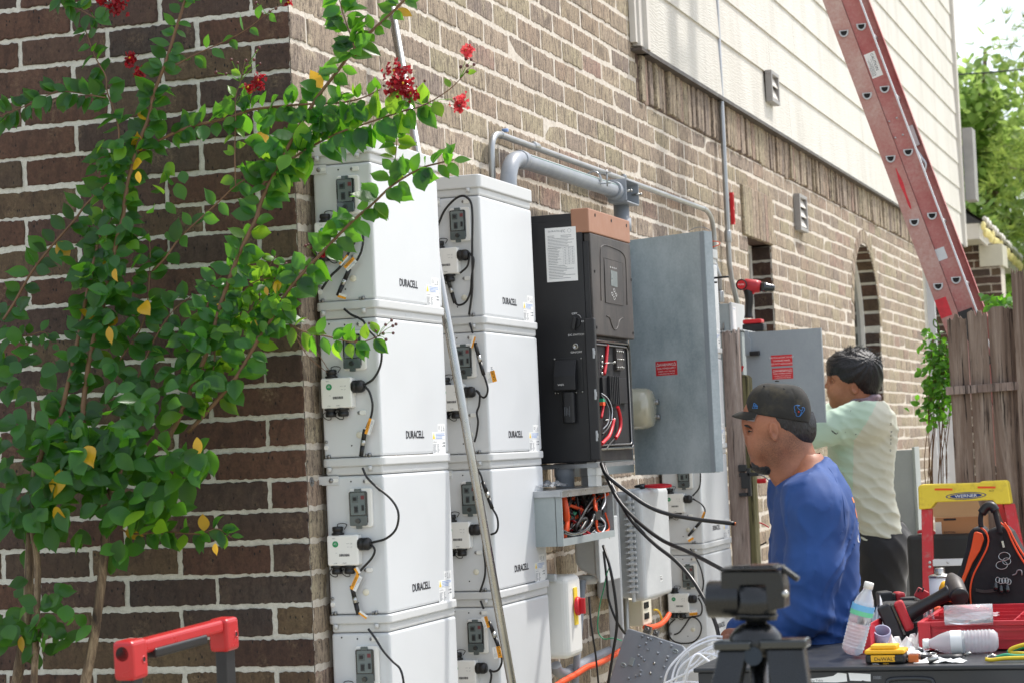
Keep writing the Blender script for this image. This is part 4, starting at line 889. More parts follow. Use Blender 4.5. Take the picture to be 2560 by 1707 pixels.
# ------------------------------------------------------------------ meter box with the big open door
mt = thing('meter_cabinet', 'grey steel meter cabinet with its tall door swung wide open', 'electrical cabinet', (.05, 2.8, 1.19))
b = nb(); box(b, 0.008, .10, 2.30, 2.862, 1.19, 2.095); fixn(b); obj('cabinet', b, M['box_grey'], mt, bev=.003)
def onP(x, y, p0, nrm): d = ray(x, y); return CAM + d*((Vector(p0)-CAM).dot(nrm)/d.dot(nrm))
ang = radians(26); dd = V(cos(ang), -sin(ang), 0); dn_ = V(-sin(ang), -cos(ang), 0)          # dn_ faces the camera
H0_ = V(.10, 2.87, 0); tr, br_ = onP(1764,578.9,H0_,dn_), onP(1783,1178.5,H0_,dn_); Wd = ((tr-H0_).dot(dd)+(br_-H0_).dot(dd))/2; zt, zb2 = tr.z, br_.z
b = nb(); boxc(b, H0_+V(0,0,zb2), dd*Wd, -dn_*.002, (0,0,zt-zb2)); boxc(b, H0_+V(0,0,zb2)+dd*Wd-dn_*.0, dd*.003, -dn_*.030+dd*.012, (0,0,zt-zb2))
boxc(b, H0_+V(0,0,zt)-dd*0, dd*Wd, -dn_*.028, (0,0,.003)); boxc(b, H0_+V(0,0,zb2-.003), dd*Wd, -dn_*.028, (0,0,.003)); fixn(b); dr = obj('door', b, M['door_grey'], mt)
b = nb(); boxc(b, H0_+V(0,0,zb2+.001)+dd*(Wd-.020)+dn_*.001, dd*.020, dn_*-.0008, (0,0,zt-zb2-.002)); fixn(b); obj('door_rim', b, M['door_grey_b'], dr)
def sign(par, c0, c1, p0, nrm, u, lines, up=V(0,0,1)):
    """red warning sticker with white lettering; lines = (text, size, y fraction, wscale)"""
    a, c = onP(*c0, p0, nrm), onP(*c1, p0, nrm); w_ = (c-a).dot(u); h = (a-c).dot(up); a = a+nrm*.0008
    b = nb(); boxc(b, a-up*h, u*w_, up*h, nrm*-.0006); fixn(b); s = obj('warning_sign', b, M['sign_red'], par); bm_ = None
    for (tx, sz, yf, ws) in lines: bm_ = text_bm(tx, a+u*w_/2-up*h*yf+nrm*.0004, u, up, sz*h, ws, align='CENTER', bm=bm_)
    if lines[0][0].startswith('WARN') or len(lines) > 3:
        for sx in (.10,.90):
            q = a+u*w_*sx-up*h*.33+nrm*.0005; tube(bm_, [q+u*(-.055*w_), q+u*(.055*w_), q+up*(.22*h), q+u*(-.055*w_)], .0012*h/.05, 4)
    obj('lettering', bm_, M['ink_white'], s)
WL_ = (('WARNING', .20, .34, 1.0), ('DUAL POWER SUPPLY', .125, .56, 1.0), ('SOURCES: UTILITY GRID AND', .085, .75, 1.0), ('PV SOLAR ELECTRIC SYSTEM', .085, .92, 1.0))
sign(dr, ZJ(1063,483), ZJ(1235,582), H0_, dn_, dd, WL_)
gm = thing('electric_meter', 'round glass covered electricity meter in front of the big grey door', 'meter', (.12, 2.75, 1.35))
b = nb(); lathe(b, [(0,0),(.086,0),(.086,.022),(.0,.022)], (.101,2.745,1.428), (1,0,0), 32); fixn(b); obj('ring', b, M['galv'], gm)
b = nb(); lathe(b, [(.078,.022),(.078,.075),(.074,.098),(.066,.112),(.05,.116),(0,.118)], (.101,2.745,1.428), (1,0,0), 36); fixn(b); obj('glass_cover', b, M['meter_glass'], gm)
b = nb(); lathe(b, [(0,.024),(.060,.024),(.060,.080),(0,.080)], (.101,2.745,1.428), (1,0,0), 24); fixn(b); obj('dial', b, M['cream_cap'], gm)
for (y, z) in ((2.79,1.45),(2.80,1.395)): b = nb(); cyl(b, (.21,y,z), (.226,y,z), .010, n=14); obj('port', b, M['bolt_steel'], gm)
# black cable ends poking out beyond the door
for i, (a_, c_) in enumerate((((1768,697),(1822,692)), ((1768,706),(1793,706)))):
    p0, p1 = aY(a_[0]-60, a_[1]+6, 3.3), aY(*c_, 3.3); b = nb(); tube(b, crom([p0, p0.lerp(p1,.5), p1], 6), .0042, 8); obj('cable_end', b, M['black_rubber'], loc=p0, label=('upper long','lower short')[i]+' black cable end sticking out past the big grey door', cat='cable')
p = nb(); tube(p, crom([aY(*ZI(*q),3.3) for q in ((1760,880),(1800,866),(1845,872),(1848,890),(1800,908),(1762,912))], 6), .0018, 6); obj('wire_loop', p, M['wire_orange'], loc=aY(*ZI(1760,880),3.3), label='thin orange wire loop above the far white battery stack', cat='wire')
p = nb(); tube(p, crom([aY(*ZI(*q),3.3) for q in ((1625,795),(1680,770),(1740,768),(1785,795),(1778,830),(1745,850))], 6), .0016, 6); obj('wire_loop', p, M['ink_grey'], loc=aY(*ZI(1625,795),3.3), label='thin grey wire arching over the top of the big grey door', cat='wire')
# ------------------------------------------------------------------ enclosures low on the wall
tb = thing('telecom_enclosure', 'tall pale grey plastic enclosure with a ribbed hinge', 'enclosure', (.1, 2.75, .725))
b = nb(); box(b, .012, .155, 2.575, 2.945, .735, 1.120); fixn(b); obj('base', b, M['telecom_grey'], tb, bev=.012, seg=3)
b = nb(); box(b, .160, .205, 2.560, 2.955, .725, 1.130); fixn(b); lid = obj('lid', b, M['telecom_grey'], tb, bev=.018, seg=4)
b = nb(); box(b, .150, .163, 2.552, 2.958, .722, 1.134); fixn(b); obj('rim', b, M['telecom_grey'], tb, bev=.004)
for i in range(17):
    z = .755+i*.0205; b = nb(); box(b, .145, .176, 2.546, 2.556, z, z+.010); box(b, .138, .150, 2.540, 2.552, z+.002, z+.0055); fixn(b); obj('hinge_rib', b, M['telecom_grey'], tb, bev=.001)
b = nb(); c = aX(*ZB(985,810),.2055); box(b, .2052,.2057, c.y, c.y+.035, c.z-.022, c.z); q = obj('label', b, M['paper'], tb); b = nb(); r = random.Random(1)
for i in range(6): box(b, .2057,.206, c.y+.003+i*.005, c.y+.003+i*.005+r.uniform(.001,.003), c.z-.018, c.z-.010)
for i in range(3): box(b, .2057,.206, c.y+.003, c.y+.03, c.z-.003-i*.002, c.z-.002-i*.002)
obj('barcode', b, M['ink_black'], q)
# pliers lying on top of it
pl = thing('pliers', 'red handled pliers lying on top of the pale grey plastic enclosure', 'pliers', (.16, 2.7, 1.138))
a, c, e_ = aY(*ZB(805,184),2.70), aY(*ZB(880,182),2.70), aY(*ZB(1058,178),2.70)
b = nb(); tube(b, [a, a.lerp(c,.5), c], .01, 8, rr=[.004,.009,.011]); obj('jaw', b, M['smoke_dark'], pl)
for s_ in (-1,1): b = nb(); tube(b, crom([c, c.lerp(e_,.3)+V(0,.012*s_,.002*s_), c.lerp(e_,.7)+V(0,.018*s_,.003*s_), e_+V(0,.010*s_,0)], 6), .0058, 8); obj('handle', b, M['wire_red'], pl)
# switch disconnector with red handle
ds = thing('disconnect_switch', 'cream disconnect box with red rotary handle on a yellow plate', 'switch', (.12, 1.6, .62))
b = nb(); box(b, .012, .222, 1.52, 1.68, .622, .885); fixn(b); obj('box', b, M['plastic_white'], ds, bev=.022, seg=4)
b = nb(); box(b, .06,.19,1.50,1.522,.87,.895); fixn(b); obj('hood', b, M['telecom_grey'], ds, bev=.004)
b = nb(); box(b, .2225, .2265, 1.582, 1.618, .725, .845); fixn(b); yp = obj('plate', b, M['warn_yellow'], ds, bev=.001)
b = nb(); lathe(b, [(0,0),(.030,0),(.030,.010),(.024,.013),(0,.013)], (.2268,1.60,.785), (1,0,0), 24); bx(b, (.247,1.60,.785), (.018,.012,.050)); fixn(b); obj('rotary_handle', b, M['wire_red'], ds, bev=.002)
b = nb(); box(b, .075,.085,1.5188,1.5196,.70,.765); q = obj('label', b, M['paper'], ds); b = nb()
for i in range(7): box(b, .077,.083,1.5182,1.5187,.703+i*.008,.7065+i*.008)
obj('print', b, M['ink_grey'], q)
# grey network box seen from below, with a downpipe
nbx = thing('network_box', 'weathered grey plastic utility box with a tapered base behind the wiring trough', 'utility box', (.12, 2.1, .80))
b = nb(); prism(b, [(.10,1.10),(.10,.90),(.118,.875),(.150,.86),(.178,.845),(.178,1.10)], (0,2.02,0), (1,0,0), (0,0,1), (0,.22,0)); fixn(b); obj('housing', b, M['telecom_grey'], nbx, bev=.012, seg=3)
b = nb(); prism(b, [(.180,1.05),(.180,.86),(.190,.83),(.196,.83),(.196,1.05)], (0,2.0,0), (1,0,0), (0,0,1), (0,.25,0)); fixn(b); obj('cover', b, M['telecom_grey'], nbx, bev=.005)
b = nb(); lathe(b, [(0,0),(.028,0),(.034,.012),(.034,.03),(0,.03)], (.135,2.06,.825), (0,0,1), 20); fixn(b); obj('hub', b, M['telecom_grey'], nbx)
q0, q1 = aY(*ZB(440,840),2.0), aY(*ZB(388,1568),2.0); d = (q1-q0).normalized()
conduit('pvc_conduit', [q0, q1, q0+d*(q0.z/-d.z)][::-1], .0125, 'pvc_grey', 'slim grey plastic pipe leaning down from the weathered utility box', 'conduit')
q0, q1, q2 = aY(*ZB(640,560),2.5), aY(*ZB(698,1250),2.5), aY(*ZB(705,1560),2.5)
b = nb(); boxc(b, (q0.x-.022,2.5,.0), (.052,0,0), (0,.02,0), (0,0,q0.z+.15)); fixn(b); obj('plastic_trunking', b, M['telecom_grey'], loc=(q0.x,2.5,0), label='pale plastic trunking strip standing left of the ribbed enclosure', cat='trunking', bev=.004)
pts = pathX([ZB(250,1440),ZB(265,1480),ZB(310,1500),ZB(365,1480),ZB(480,1410),ZB(650,1335),ZB(720,1305)], .07); conduit('pvc_conduit', crom(pts, 6), .019, 'pvc_grey', 'grey plastic conduit with an elbow low on the brick wall', 'conduit', [(pts[3],pts[4]-pts[3],.035,.0215)])
c = aX(*ZB(745,1040),.04); conduit('metal_conduit', [V(.04,c.y,.0), V(.04,c.y,1.1)], .012, 'emt', 'zinc conduit stub dropping below the ribbed grey enclosure', 'conduit')
# orange flexible tubes
for pts, X_, lb_ in (([ZB(200,1620),ZB(300,1555),ZB(400,1500),ZB(470,1455),ZB(560,1425),ZB(650,1375),ZB(720,1330)], .12, 'orange flexible conduit running low along the brick by the grey elbow'), ([ZB(880,1175),ZB(930,1172),ZB(985,1155),ZB(1025,1120),ZB(1050,1080)], .10, 'short orange flexible conduit beside the cream outlet box')):
    b = nb(); P_ = crom(pathX(pts, X_), 12); tube(b, P_, .010, 10, rr=[.0100+.0008*(i%2) for i in range(len(P_))]); obj('flexible_conduit', b, M['wire_orange'], loc=P_[0], label=lb_, cat='conduit')
b = nb(); tube(b, crom(pathX([ZB(945,1050),ZB(970,1055),ZB(990,1090),ZB(1000,1130)], .09), 6), .004, 8); obj('wire', b, M['wire_yellow'], loc=aX(*ZB(945,1050),.09), label='short yellow wire leaving the cream outlet box', cat='wire')
ob = thing('outlet_box', 'cream weatherproof outlet cover below the ribbed enclosure', 'outlet', (.05, 2.75, .63)); a, c = aX(*ZB(880,975),.10), aX(*ZB(950,1145),.10)
b = nb(); box(b, .01,.09, a.y,c.y, c.z,a.z); fixn(b); obj('box', b, M['cream_cap'], ob, bev=.006)
for z in (.35,.75): b = nb(); zz = c.z+(a.z-c.z)*z; box(b, .0903,.094, a.y+.015,(a.y+c.y)/2+.01, zz-.012,zz+.012); obj('flap', b, M['smoke_dark'], ob)
# tilted grey back of an enclosure lid, with bosses
A_, B_, C_ = aY(*ZB(750,1172), 2.30), aY(*ZB(1168,1305), 2.18), aY(*ZB(610,1600), 2.18); ux = (B_-A_); uy = (C_-A_); uy = uy*1.5; nn_ = ux.cross(uy).normalized()
if nn_.dot(CAM-A_) < 0: nn_ = -nn_
el_ = thing('enclosure_lid', 'grey plastic enclosure lid leaning with its studded inner side showing', 'enclosure lid', A_+uy)
b = nb(); W_, Hh = ux.length, uy.length; ux.normalize(); uy.normalize()
prism(b, [(x+W_/2, y+Hh/2) for x, y in rrect(W_, Hh, .02, 5)], A_-nn_*.04, ux, uy, nn_*.04); fixn(b); obj('panel', b, M['pvc_grey'], el_, bev=.005)
r = random.Random(14)
for (x, y) in ((865,1238),(903,1252),(925,1262),(890,1288),(842,1308),(902,1333),(995,1283),(1068,1307),(972,1357),(838,1372),(858,1388),(877,1408),(1042,1383),(1033,1408),(838,1443),(1017,1455),(852,1482),(848,1510),(818,1518),(768,1535),(995,1530),(948,1430),(922,1500)):
    b = nb(); q = onP(*ZB(x,y), A_, nn_); lathe(b, [(0,0),(.0045,0),(.0038,.006),(0,.006)], q, nn_, 12); obj('boss', b, M['steel'] if (x,y) in ((948,1430),(922,1500)) else M['pvc_grey'], el_)
for (x, y) in ((728,1440),(1095,1343)):
    b = nb(); q = onP(*ZB(x,y), A_, nn_); tube(b, [q+ux*.011*cos(t)+uy*.006*sin(t)+nn_*.001 for t in [2*pi*i/12 for i in range(12)]], .0022, 6, closed=True); obj('slot', b, M['box_grey'], el_)
b = nb(); q = onP(*ZB(792,1418), A_, nn_); boxc(b, q-ux*.01-uy*.014, ux*.018, uy*.030, nn_*.006); fixn(b); obj('bracket', b, M['box_grey'], el_, bev=.001)
for (x, y, s_) in ((898,1205,1),(958,1228,.8)):
    b = nb(); q = onP(*ZB(x,y), A_, nn_)-uy*.006; boxc(b, q-ux*.016*s_-uy*.014*s_, ux*.032*s_, uy*.028*s_, nn_*.006)
    tube(b, [q+ux*.006*cos(t)+uy*.006*sin(t)+nn_*.008 for t in [2*pi*i/10 for i in range(10)]], .0018, 6, closed=True); fixn(b); obj('hinge_plate', b, M['bolt_steel'], el_, bev=.001)
# loose cables
def loose(name, pts, r, m, label, cat='cable', nn=8, group=None):
    P_ = crom([aY(*q[:2], q[2]) for q in pts], nn); b = nb(); tube(b, P_, r, 10); return obj(name, b, M[m], loc=P_[0], label=label, cat=cat, group=group)
z_ = lambda x, y, Y: (*ZB(x,y), Y)
loose('power_cable', [z_(573,20,1.66),z_(600,90,1.62),z_(650,140,1.6),z_(780,240,1.6),z_(900,320,1.6),z_(1040,375,1.6),z_(1250,415,1.6),z_(1510,445,1.6)], .0068, 'black_rubber', 'uppermost thick black cable drooping from the inverter towards the wooden post')
cu = nb(); c = aY(*ZB(1510,445),1.6); c2 = aY(*ZB(1519,446),1.6); cyl(cu, c, c2, .0048, n=10); obj('cable_core', cu, M['copper'], bpy.data.objects['power_cable'])
loose('power_cable', [z_(580,40,1.68),z_(620,140,1.62),z_(700,290,1.56),z_(830,430,1.5),z_(1000,560,1.4),z_(1200,650,1.2),z_(1420,765,1.0)], .0062, 'black_rubber', 'middle thick black cable sagging from the inverter to behind the tripod')
loose('power_cable', [z_(590,30,1.70),z_(640,160,1.63),z_(710,300,1.57),z_(800,440,1.5),z_(950,590,1.45),z_(1100,710,1.4),z_(1220,850,1.35),z_(1320,1020,1.3),z_(1380,1160,1.25),z_(1405,1290,1.2),z_(1410,1400,1.15)], .0062, 'black_rubber', 'longest thick black cable falling from the inverter to the white wire coil')
loose('power_cable', [z_(585,600,1.95),z_(632,750,1.9),z_(668,950,1.9),z_(682,1150,1.9),z_(655,1350,1.9),z_(622,1560,1.9),z_(600,1700,1.9)], .005, 'black_rubber', 'black cable hanging straight down in front of the pale trunking')
loose('power_cable', [z_(588,640,1.98),z_(612,850,1.95),z_(625,980,1.95),z_(680,1130,1.95),z_(738,1218,2.0)], .0042, 'black_rubber', 'black cable curling from the trough to the studded grey lid')
loose('power_cable', [z_(485,960,2.0),z_(500,1150,1.95),z_(530,1350,1.95),z_(552,1568,1.95),z_(560,1700,1.95)], .0034, 'black_rubber', 'thin black cable dangling below the weathered utility box')
loose('earth_wire', [z_(635,738,1.93),z_(610,800,1.95),z_(590,900,1.97),z_(565,1000,1.98),z_(548,1120,1.97),z_(552,1210,1.97),z_(590,1255,1.97),z_(655,1250,1.97),z_(715,1268,2.0)], .002, 'wire_green', 'thin green earth wire looping down to the studded grey lid', 'wire')
# coil of white cable held by the seated man
wc = thing('white_cable_coil', 'tangled coil of white cable held by the seated man in blue', 'cable coil', aY(*ZB(1150,1600),1.0)); r = random.Random(6)
loops = [[(1425,1240),(1340,1240),(1230,1290),(1120,1380),(1040,1480),(1010,1600)], [(1425,1262),(1330,1270),(1200,1330),(1100,1440),(1060,1580)], [(1425,1290),(1320,1320),(1200,1390),(1120,1470),(1090,1590)], [(1430,1330),(1330,1330),(1240,1420),(1170,1480),(1140,1600)],
 [(1020,1568),(1100,1530),(1200,1480),(1300,1400),(1400,1340),(1430,1325)], [(1240,1360),(1330,1360),(1400,1390),(1440,1440)], [(1370,1310),(1390,1380),(1410,1470),(1430,1540)], [(1200,1478),(1300,1500),(1380,1540),(1440,1560)], [(1165,1600),(1175,1520),(1210,1480),(1260,1490),(1330,1560),(1360,1620)], [(1000,1590),(1150,1560),(1300,1568),(1430,1590)], [(1430,1500),(1300,1390),(1240,1365),(1190,1440),(1150,1600)]]
for i, L_ in enumerate(loops):
    P_ = crom([aY(*ZB(*q), 1.05-.02*i+.03*r.random()) for q in L_], 8); b = nb(); tube(b, P_, .0036, 8); obj('strand', b, M['wire_white'], wc)
# ------------------------------------------------------------------ beyond: wooden posts, combiner, small disconnect, drill
def plank(bm, o, ux, uy, uz, w_, t_, h, top='flat', seed=0, n=10):
    r = random.Random(seed); o, ux, uy = Vector(o), Vector(ux), Vector(uy)
    A = []; B = []
    for i in range(n+1):
        x = w_*i/n; dz = {'flat': 0, 'rag': r.uniform(-.020,.012), 'dog': -max(0, .02-min(x, w_-x))}[top]
        col = [bm.verts.new(o+ux*(x+.002*mnoise.noise(V(zz*4,seed,i))*0)+uy*yy+V(0,0,zz)) for yy, zz in ((0,0),(0,h*.5),(0,h+dz),(t_,h+dz),(t_,h*.5),(t_,0))]
        A.append(col)
    for a, c in zip(A, A[1:]):
        for j in range(5): fc(bm, (a[j], c[j], c[j+1], a[j+1]))
        fc(bm, (a[5], c[5], c[0], a[0]))
    fc(bm, A[0]); fc(bm, A[-1][::-1])
pb = aY(1803,830,4.12); b = nb(); x0 = aY(1803,830,4.12).x; x1 = aY(1845,830,4.12).x; zt = aY(1820,826,4.12).z
plank(b, (x0,4.12,0), (1,0,0), (0,1,0), None, x1-x0, .04, zt, 'rag', 3); fixn(b); obj('fence_board', b, M['post_grey'], loc=(x0,4.12,0), label='weathered grey board standing beside the far battery stack', cat='fence board', bev=.003)
x2 = aY(1870,960,4.16).x; zt2 = aY(1860,936,4.16).z; gp = thing('gate_post', 'brownish green wooden gate post carrying a black latch', 'gate post', (x1+.03,4.16,0))
b = nb(); box(b, x1-.03, x2, 4.165, 4.25, 0, zt2-.012); prism(b, [(x1-.03,zt2-.012),(x2,zt2-.012),(x2-.012,zt2),(x1-.018,zt2)], (0,4.165,0), (1,0,0), (0,0,1), (0,.085,0)); fixn(b); obj('post', b, M['post_green'], gp, bev=.002)
b = nb(); f = lambda x, y: aY(*Z((1750,1100),2.584,x,y), 4.10); a, c = f(242,155), f(325,365)
for (p0, p1, w_) in (((245,158),(300,200),0),((250,210),(378,230),0),((262,230),(310,310),0),((250,340),(305,362),0),((300,180),(330,360),0)):
    u0, u1 = f(*p0), f(*p1); box(b, min(u0.x,u1.x), max(u0.x,u1.x), 4.10, 4.125, min(u0.z,u1.z), max(u0.z,u1.z))
fixn(b); obj('latch', b, M['black_plastic'], gp, bev=.003)
# combiner box with open door
cbx = thing('combiner_box', 'grey combiner cabinet with its door open in front of the standing man', 'electrical cabinet', (.1,4.6,1.355))
b = nb(); box(b, .008,.20,4.43,4.84,1.355,1.775); fixn(b); obj('cabinet', b, M['box_grey'], cbx, bev=.004)
b = nb(); box(b, .008,.21,4.42,4.85,1.778,1.783); fixn(b); obj('lid', b, M['telecom_grey'], cbx)
n4 = V(-.05,-1,0).normalized(); u4 = V(1,-.05,0).normalized(); P4 = V(.205,4.42,1.5)
tl, tr, br_ = onP(1862,829.7,P4,n4), onP(2050.8,821,P4,n4), onP(2064.5,1054.8,P4,n4); w4 = ((tr-tl).dot(u4)+(br_-tl).dot(u4))/2; h4 = tr.z-br_.z
b = nb(); o4 = V(tl.x,tl.y,br_.z); boxc(b, o4, u4*(w4-.0035), V(0,0,h4), -n4*.002); boxc(b, o4+u4*(w4-.003), u4*.003, V(0,0,h4), -n4*.022-n4*0); boxc(b, o4+V(0,0,h4), u4*w4, V(0,0,.002), -n4*.022); fixn(b); cd = obj('door', b, M['door_grey_b'], cbx)
sign(cd, ZM(505,822), ZM(660,892), P4, n4, u4, (('PHOTOVOLTAIC SYSTEM', .15, .30, .95), ('COMBINER PANEL', .15, .58, .95), ('DO NOT ADD LOADS', .15, .86, .95)))
sign(cd, ZM(512,914), ZM(665,984), P4, n4, u4, WL_)
b = nb(); q = onP(*ZM(318,650), P4, n4); q2 = onP(*ZM(362,825), P4, n4); prism(b, [(0,0),(.022,.0),(.028,.022),(.028,.068),(.018,.082),(.018,.112),(0,.112)], (q.x, q.y-.012, q2.z-.0), (1,0,0), (0,0,1), (0,.010,0)); fixn(b); obj('hinge_cover', b, M['door_grey_b'], cd, bev=.002)
b = nb(); q = onP(*ZM(390,808), P4, n4); boxc(b, (q.x-.018,q.y-.03,q.z-.010), (.044,0,0), (0,.025,0), (0,0,.020)); fixn(b); obj('door_catch', b, M['black_plastic'], cd, bev=.003)
b = nb(); q0, q1 = aY(*ZM(270,890),4.40), aY(*ZM(310,950),4.40); quad(b, q0, aY(*ZM(314,897),4.40), aY(*ZM(300,938),4.40), aY(*ZM(272,950),4.40)); obj('warning_sign', b, M['sign_red'], cbx)
sd = thing('small_disconnect', 'small grey steel disconnect box above the weathered fence board', 'switch box', (.05,4.8,1.79))
b = nb(); box(b, .008,.092,4.69,4.955,1.792,1.920); fixn(b); obj('box', b, M['box_grey'], sd, bev=.003)
b = nb(); box(b, .093,.106,4.685,4.96,1.788,1.924); fixn(b); cvr = obj('cover', b, M['telecom_grey'], sd, bev=.003)
b = nb(); box(b, .1062,.1068,4.70,4.76,1.80,1.905); q = obj('label', b, M['paper'], cvr); b = text_bm('EATON', (.107,4.706,1.893), (0,1,0), (0,0,1), .006, 1.6); obj('print', b, M['ink_blue'], q)
b = nb(); box(b, .06,.066,4.683,4.69,1.80,1.83); box(b, .04,.066,4.683,4.69,1.80,1.805); fixn(b); obj('hasp', b, M['bolt_steel'], sd)
# drill standing on the combiner
dl = thing('cordless_drill', 'red and black cordless drill standing on the grey combiner cabinet', 'drill', (.16,4.72,1.784))
f = lambda x, y, d=0: aY(*ZM(x,y), 4.72+d)
zb_ = 1.784; k0 = f(310,620); k1 = f(462,600); xw = k1.x-k0.x; off = zb_-f(385,622).z
g = lambda x, y, d=0: f(x,y,d)+V(0,0,off)
b = nb(); boxc(b, (k0.x, 4.69, zb_), (xw,0,0), (0,.075,0), (0,0,.036)); fixn(b); bt_ = obj('battery_pack', b, M['black_plastic'], dl, bev=.006)
b = nb(); boxc(b, (k0.x+.002, 4.693, zb_+.037), (xw-.012,0,0), (0,.068,0), (.0,0,.020)); fixn(b); obj('foot', b, M['sign_red'], dl, bev=.006)
b = nb(); P_ = [g(345,525), g(345,470), g(350,400), g(345,345), g(330,300)]; tube(b, crom(P_, 5), .02, 12, rr=[.022,.0205,.019,.0185,.018,.018,.018,.0185,.019,.02,.02,.02,.021,.021,.021,.022,.022,.022,.022,.022,.022]); obj('grip', b, M['black_rubber'], dl)
c = g(312,290); e_ = g(405,300); d = (e_-c).normalized(); b = nb(); lathe(b, [(0,-.004),(.024,-.004),(.030,.004),(.031,.03),(.031,.055),(.027,.075),(.0,.075)], c, d+V(0,.12,0), 24); fixn(b); obj('motor_housing', b, M['tool_red'], dl)
b = nb(); lathe(b, [(0,.076),(.024,.076),(.024,.105),(.019,.112),(.019,.13),(.012,.142),(0,.142)], c, d+V(0,.12,0), 20); fixn(b); obj('chuck', b, M['smoke_dark'], dl)
fce = g(305,290)+V(0,-.0325,0); b = nb(); lathe(b, [(0,0),(.026,0),(.026,.003),(0,.003)], fce, (0,-1,0), 24); fixn(b); ring = obj('badge', b, M['black_plastic'], dl); b = nb(); cyl(b, fce+V(0,-.003,0), fce+V(0,-.0042,0), .020, n=24); obj('badge_face', b, M['sign_red'], ring)
b = text_bm('FUEL', fce+V(0,-.0045,-.0025), (1,0,0), (0,0,1), .007, 1.5, align='CENTER'); obj('lettering', b, M['ink_white'], ring)
b = nb(); q = g(378,335); bx(b, q, (.010,.016,.026)); fixn(b); obj('trigger', b, M['wire_red'], dl, bev=.002)
# stray leads by the gate post
f5 = lambda x, y: Z((1750,1100),2.584,x,y)
loose('test_lead', [(*f5(330,270),4.3),(*f5(360,230),4.3),(*f5(400,225),4.3),(*f5(460,270),4.3),(*f5(510,320),4.3)], .003, 'ink_grey', 'thin pale lead beside the black gate latch', 'wire')
loose('test_lead', [(*f5(330,525),4.3),(*f5(370,528),4.3),(*f5(410,540),4.3),(*f5(445,562),4.3)], .003, 'wire_red', 'thin red lead against the brick behind the seated man', 'wire')
loose('test_lead', [(*f5(330,655),4.3),(*f5(350,670),4.3),(*f5(390,675),4.3),(*f5(430,655),4.3)], .003, 'black_rubber', 'thin black lead against the brick behind the seated man', 'wire')
loose('screwdriver', [(*f5(345,262),4.28),(*f5(380,262),4.28),(*f5(425,260),4.28)], .011, 'wire_red', 'red screwdriver handle on the brick ledge beside the gate post', 'screwdriver')
b = nb(); a = aY(*f5(335,280),4.6); bx(b, (.03,5.0,aY(*f5(335,275),5.0).z-.01), (.10,.5,.02)); b.free()
# ------------------------------------------------------------------ crape myrtle against the front wall
def leaf(bm, p, d, nrm, L, w_, r, mi=0, fold=.25, droop=.25):
    """one obovate leaf from p along d, with folded midrib and drooping tip"""
    d = d.normalized(); s = d.cross(nrm)
    if s.length < 1e-4: s = d.cross(V(.3,.2,.9))
    s.normalize(); n = s.cross(d); prof = ((0,.05),(.10,.44),(.24,.80),(.42,.98),(.58,.96),(.74,.77),(.87,.47),(.96,.20),(1.05,.0)) if r.random() < .6 else ((0,.05),(.12,.55),(.28,.90),(.48,1.0),(.66,.86),(.80,.60),(.91,.32),(1.0,.12),(1.10,0)); rows = []; fold = fold*r.uniform(.2,2.2); tw = r.uniform(-.5,.5)
    cu = r.uniform(-.6, 1.0)*droop; wv = r.uniform(-.12, .12)
    for t, a in prof:
        c = p + d*(L*t) - n*(L*cu*t*t) + s*(L*wv*t*t); h = w_*a*.5; s2, n2 = s*cos(tw*t)+n*sin(tw*t), n*cos(tw*t)-s*sin(tw*t)
        if a < .01: rows.append([bm.verts.new(c)]); continue
        rows.append([bm.verts.new(c - s2*h + n2*(h*fold)), bm.verts.new(c), bm.verts.new(c + s2*h*r.uniform(.94,1.05) + n2*(h*fold))])
    for A, B in zip(rows, rows[1:]):
        if len(B) == 3:
            for i in (0,1): fc(bm, (A[i], A[i+1], B[i+1], B[i]), mi, True)
        else:
            for i in (0,1): fc(bm, (A[i], A[i+1], B[0]), mi, True)
mb = thing('crape_myrtle', 'red flowering shrub with round green leaves in front of the dark brick wall', 'shrub', (-.55, -.35, 0))
fol = nb(); rl = random.Random(42)
def stem(pts, Y0, Y1, r0, r1, m='bark_brown', leaves=1.0, L=(.034,.052), yl=.012, young=.05, l0=0.0, n=6):
    P_ = [aY(x, y, Y0+(Y1-Y0)*i/(len(pts)-1)) for i, (x, y) in enumerate(pts)]; P_ = crom(P_, n); N = len(P_)
    b = nb(); tube(b, P_, r0, 8, rr=[(r0+(r1-r0)*i/(N-1))*(1+.08*mnoise.noise(P_[i]*40)) for i in range(N)]); obj('stem', b, M[m], mb)
    if leaves <= 0: return P_
    acc = 0; side = 1
    for i in range(1, N):
        seg = P_[i]-P_[i-1]; acc += seg.length
        if i/N < l0: acc = 0; continue
        while acc > .0175/leaves:
            acc -= .0175/leaves; side = -side; d0 = seg.normalized(); up = V(0,0,1); lat = d0.cross(V(0,-1,0)).normalized()*side
            for q in range(2 if rl.random() < .35 else 1):
                d = (lat*rl.uniform(.5,1.1) + d0*rl.uniform(.0,.8) + V(rl.uniform(-.35,.35), rl.uniform(-.7,.35), rl.uniform(-.75,.10))).normalized()
                nr = V(rl.uniform(-.5,.5), -1+rl.uniform(-.2,.6), rl.uniform(.0,.9)); l = rl.uniform(*L)*1.12*(1 if i/N < .85 else .75)
                u_ = rl.random(); mi = 2 if u_ < yl else (1 if u_ < yl+young else 0)
                leaf(fol, P_[i]-seg*rl.random()+d*.004, d, nr, l, l*rl.uniform(.58,.78), rl, mi)
    return P_
TB = 'bark_grey'
stem([(38,1760),(42,1704),(61,1585),(71,1490),(73,1413),(76,1330)], -.33, -.33, .0150, .011, TB, 0)
stem([(80,1760),(85,1704),(92,1528),(94,1413),(82,1321),(77,1233),(90,1160)], -.38, -.36, .0095, .008, TB, 0)
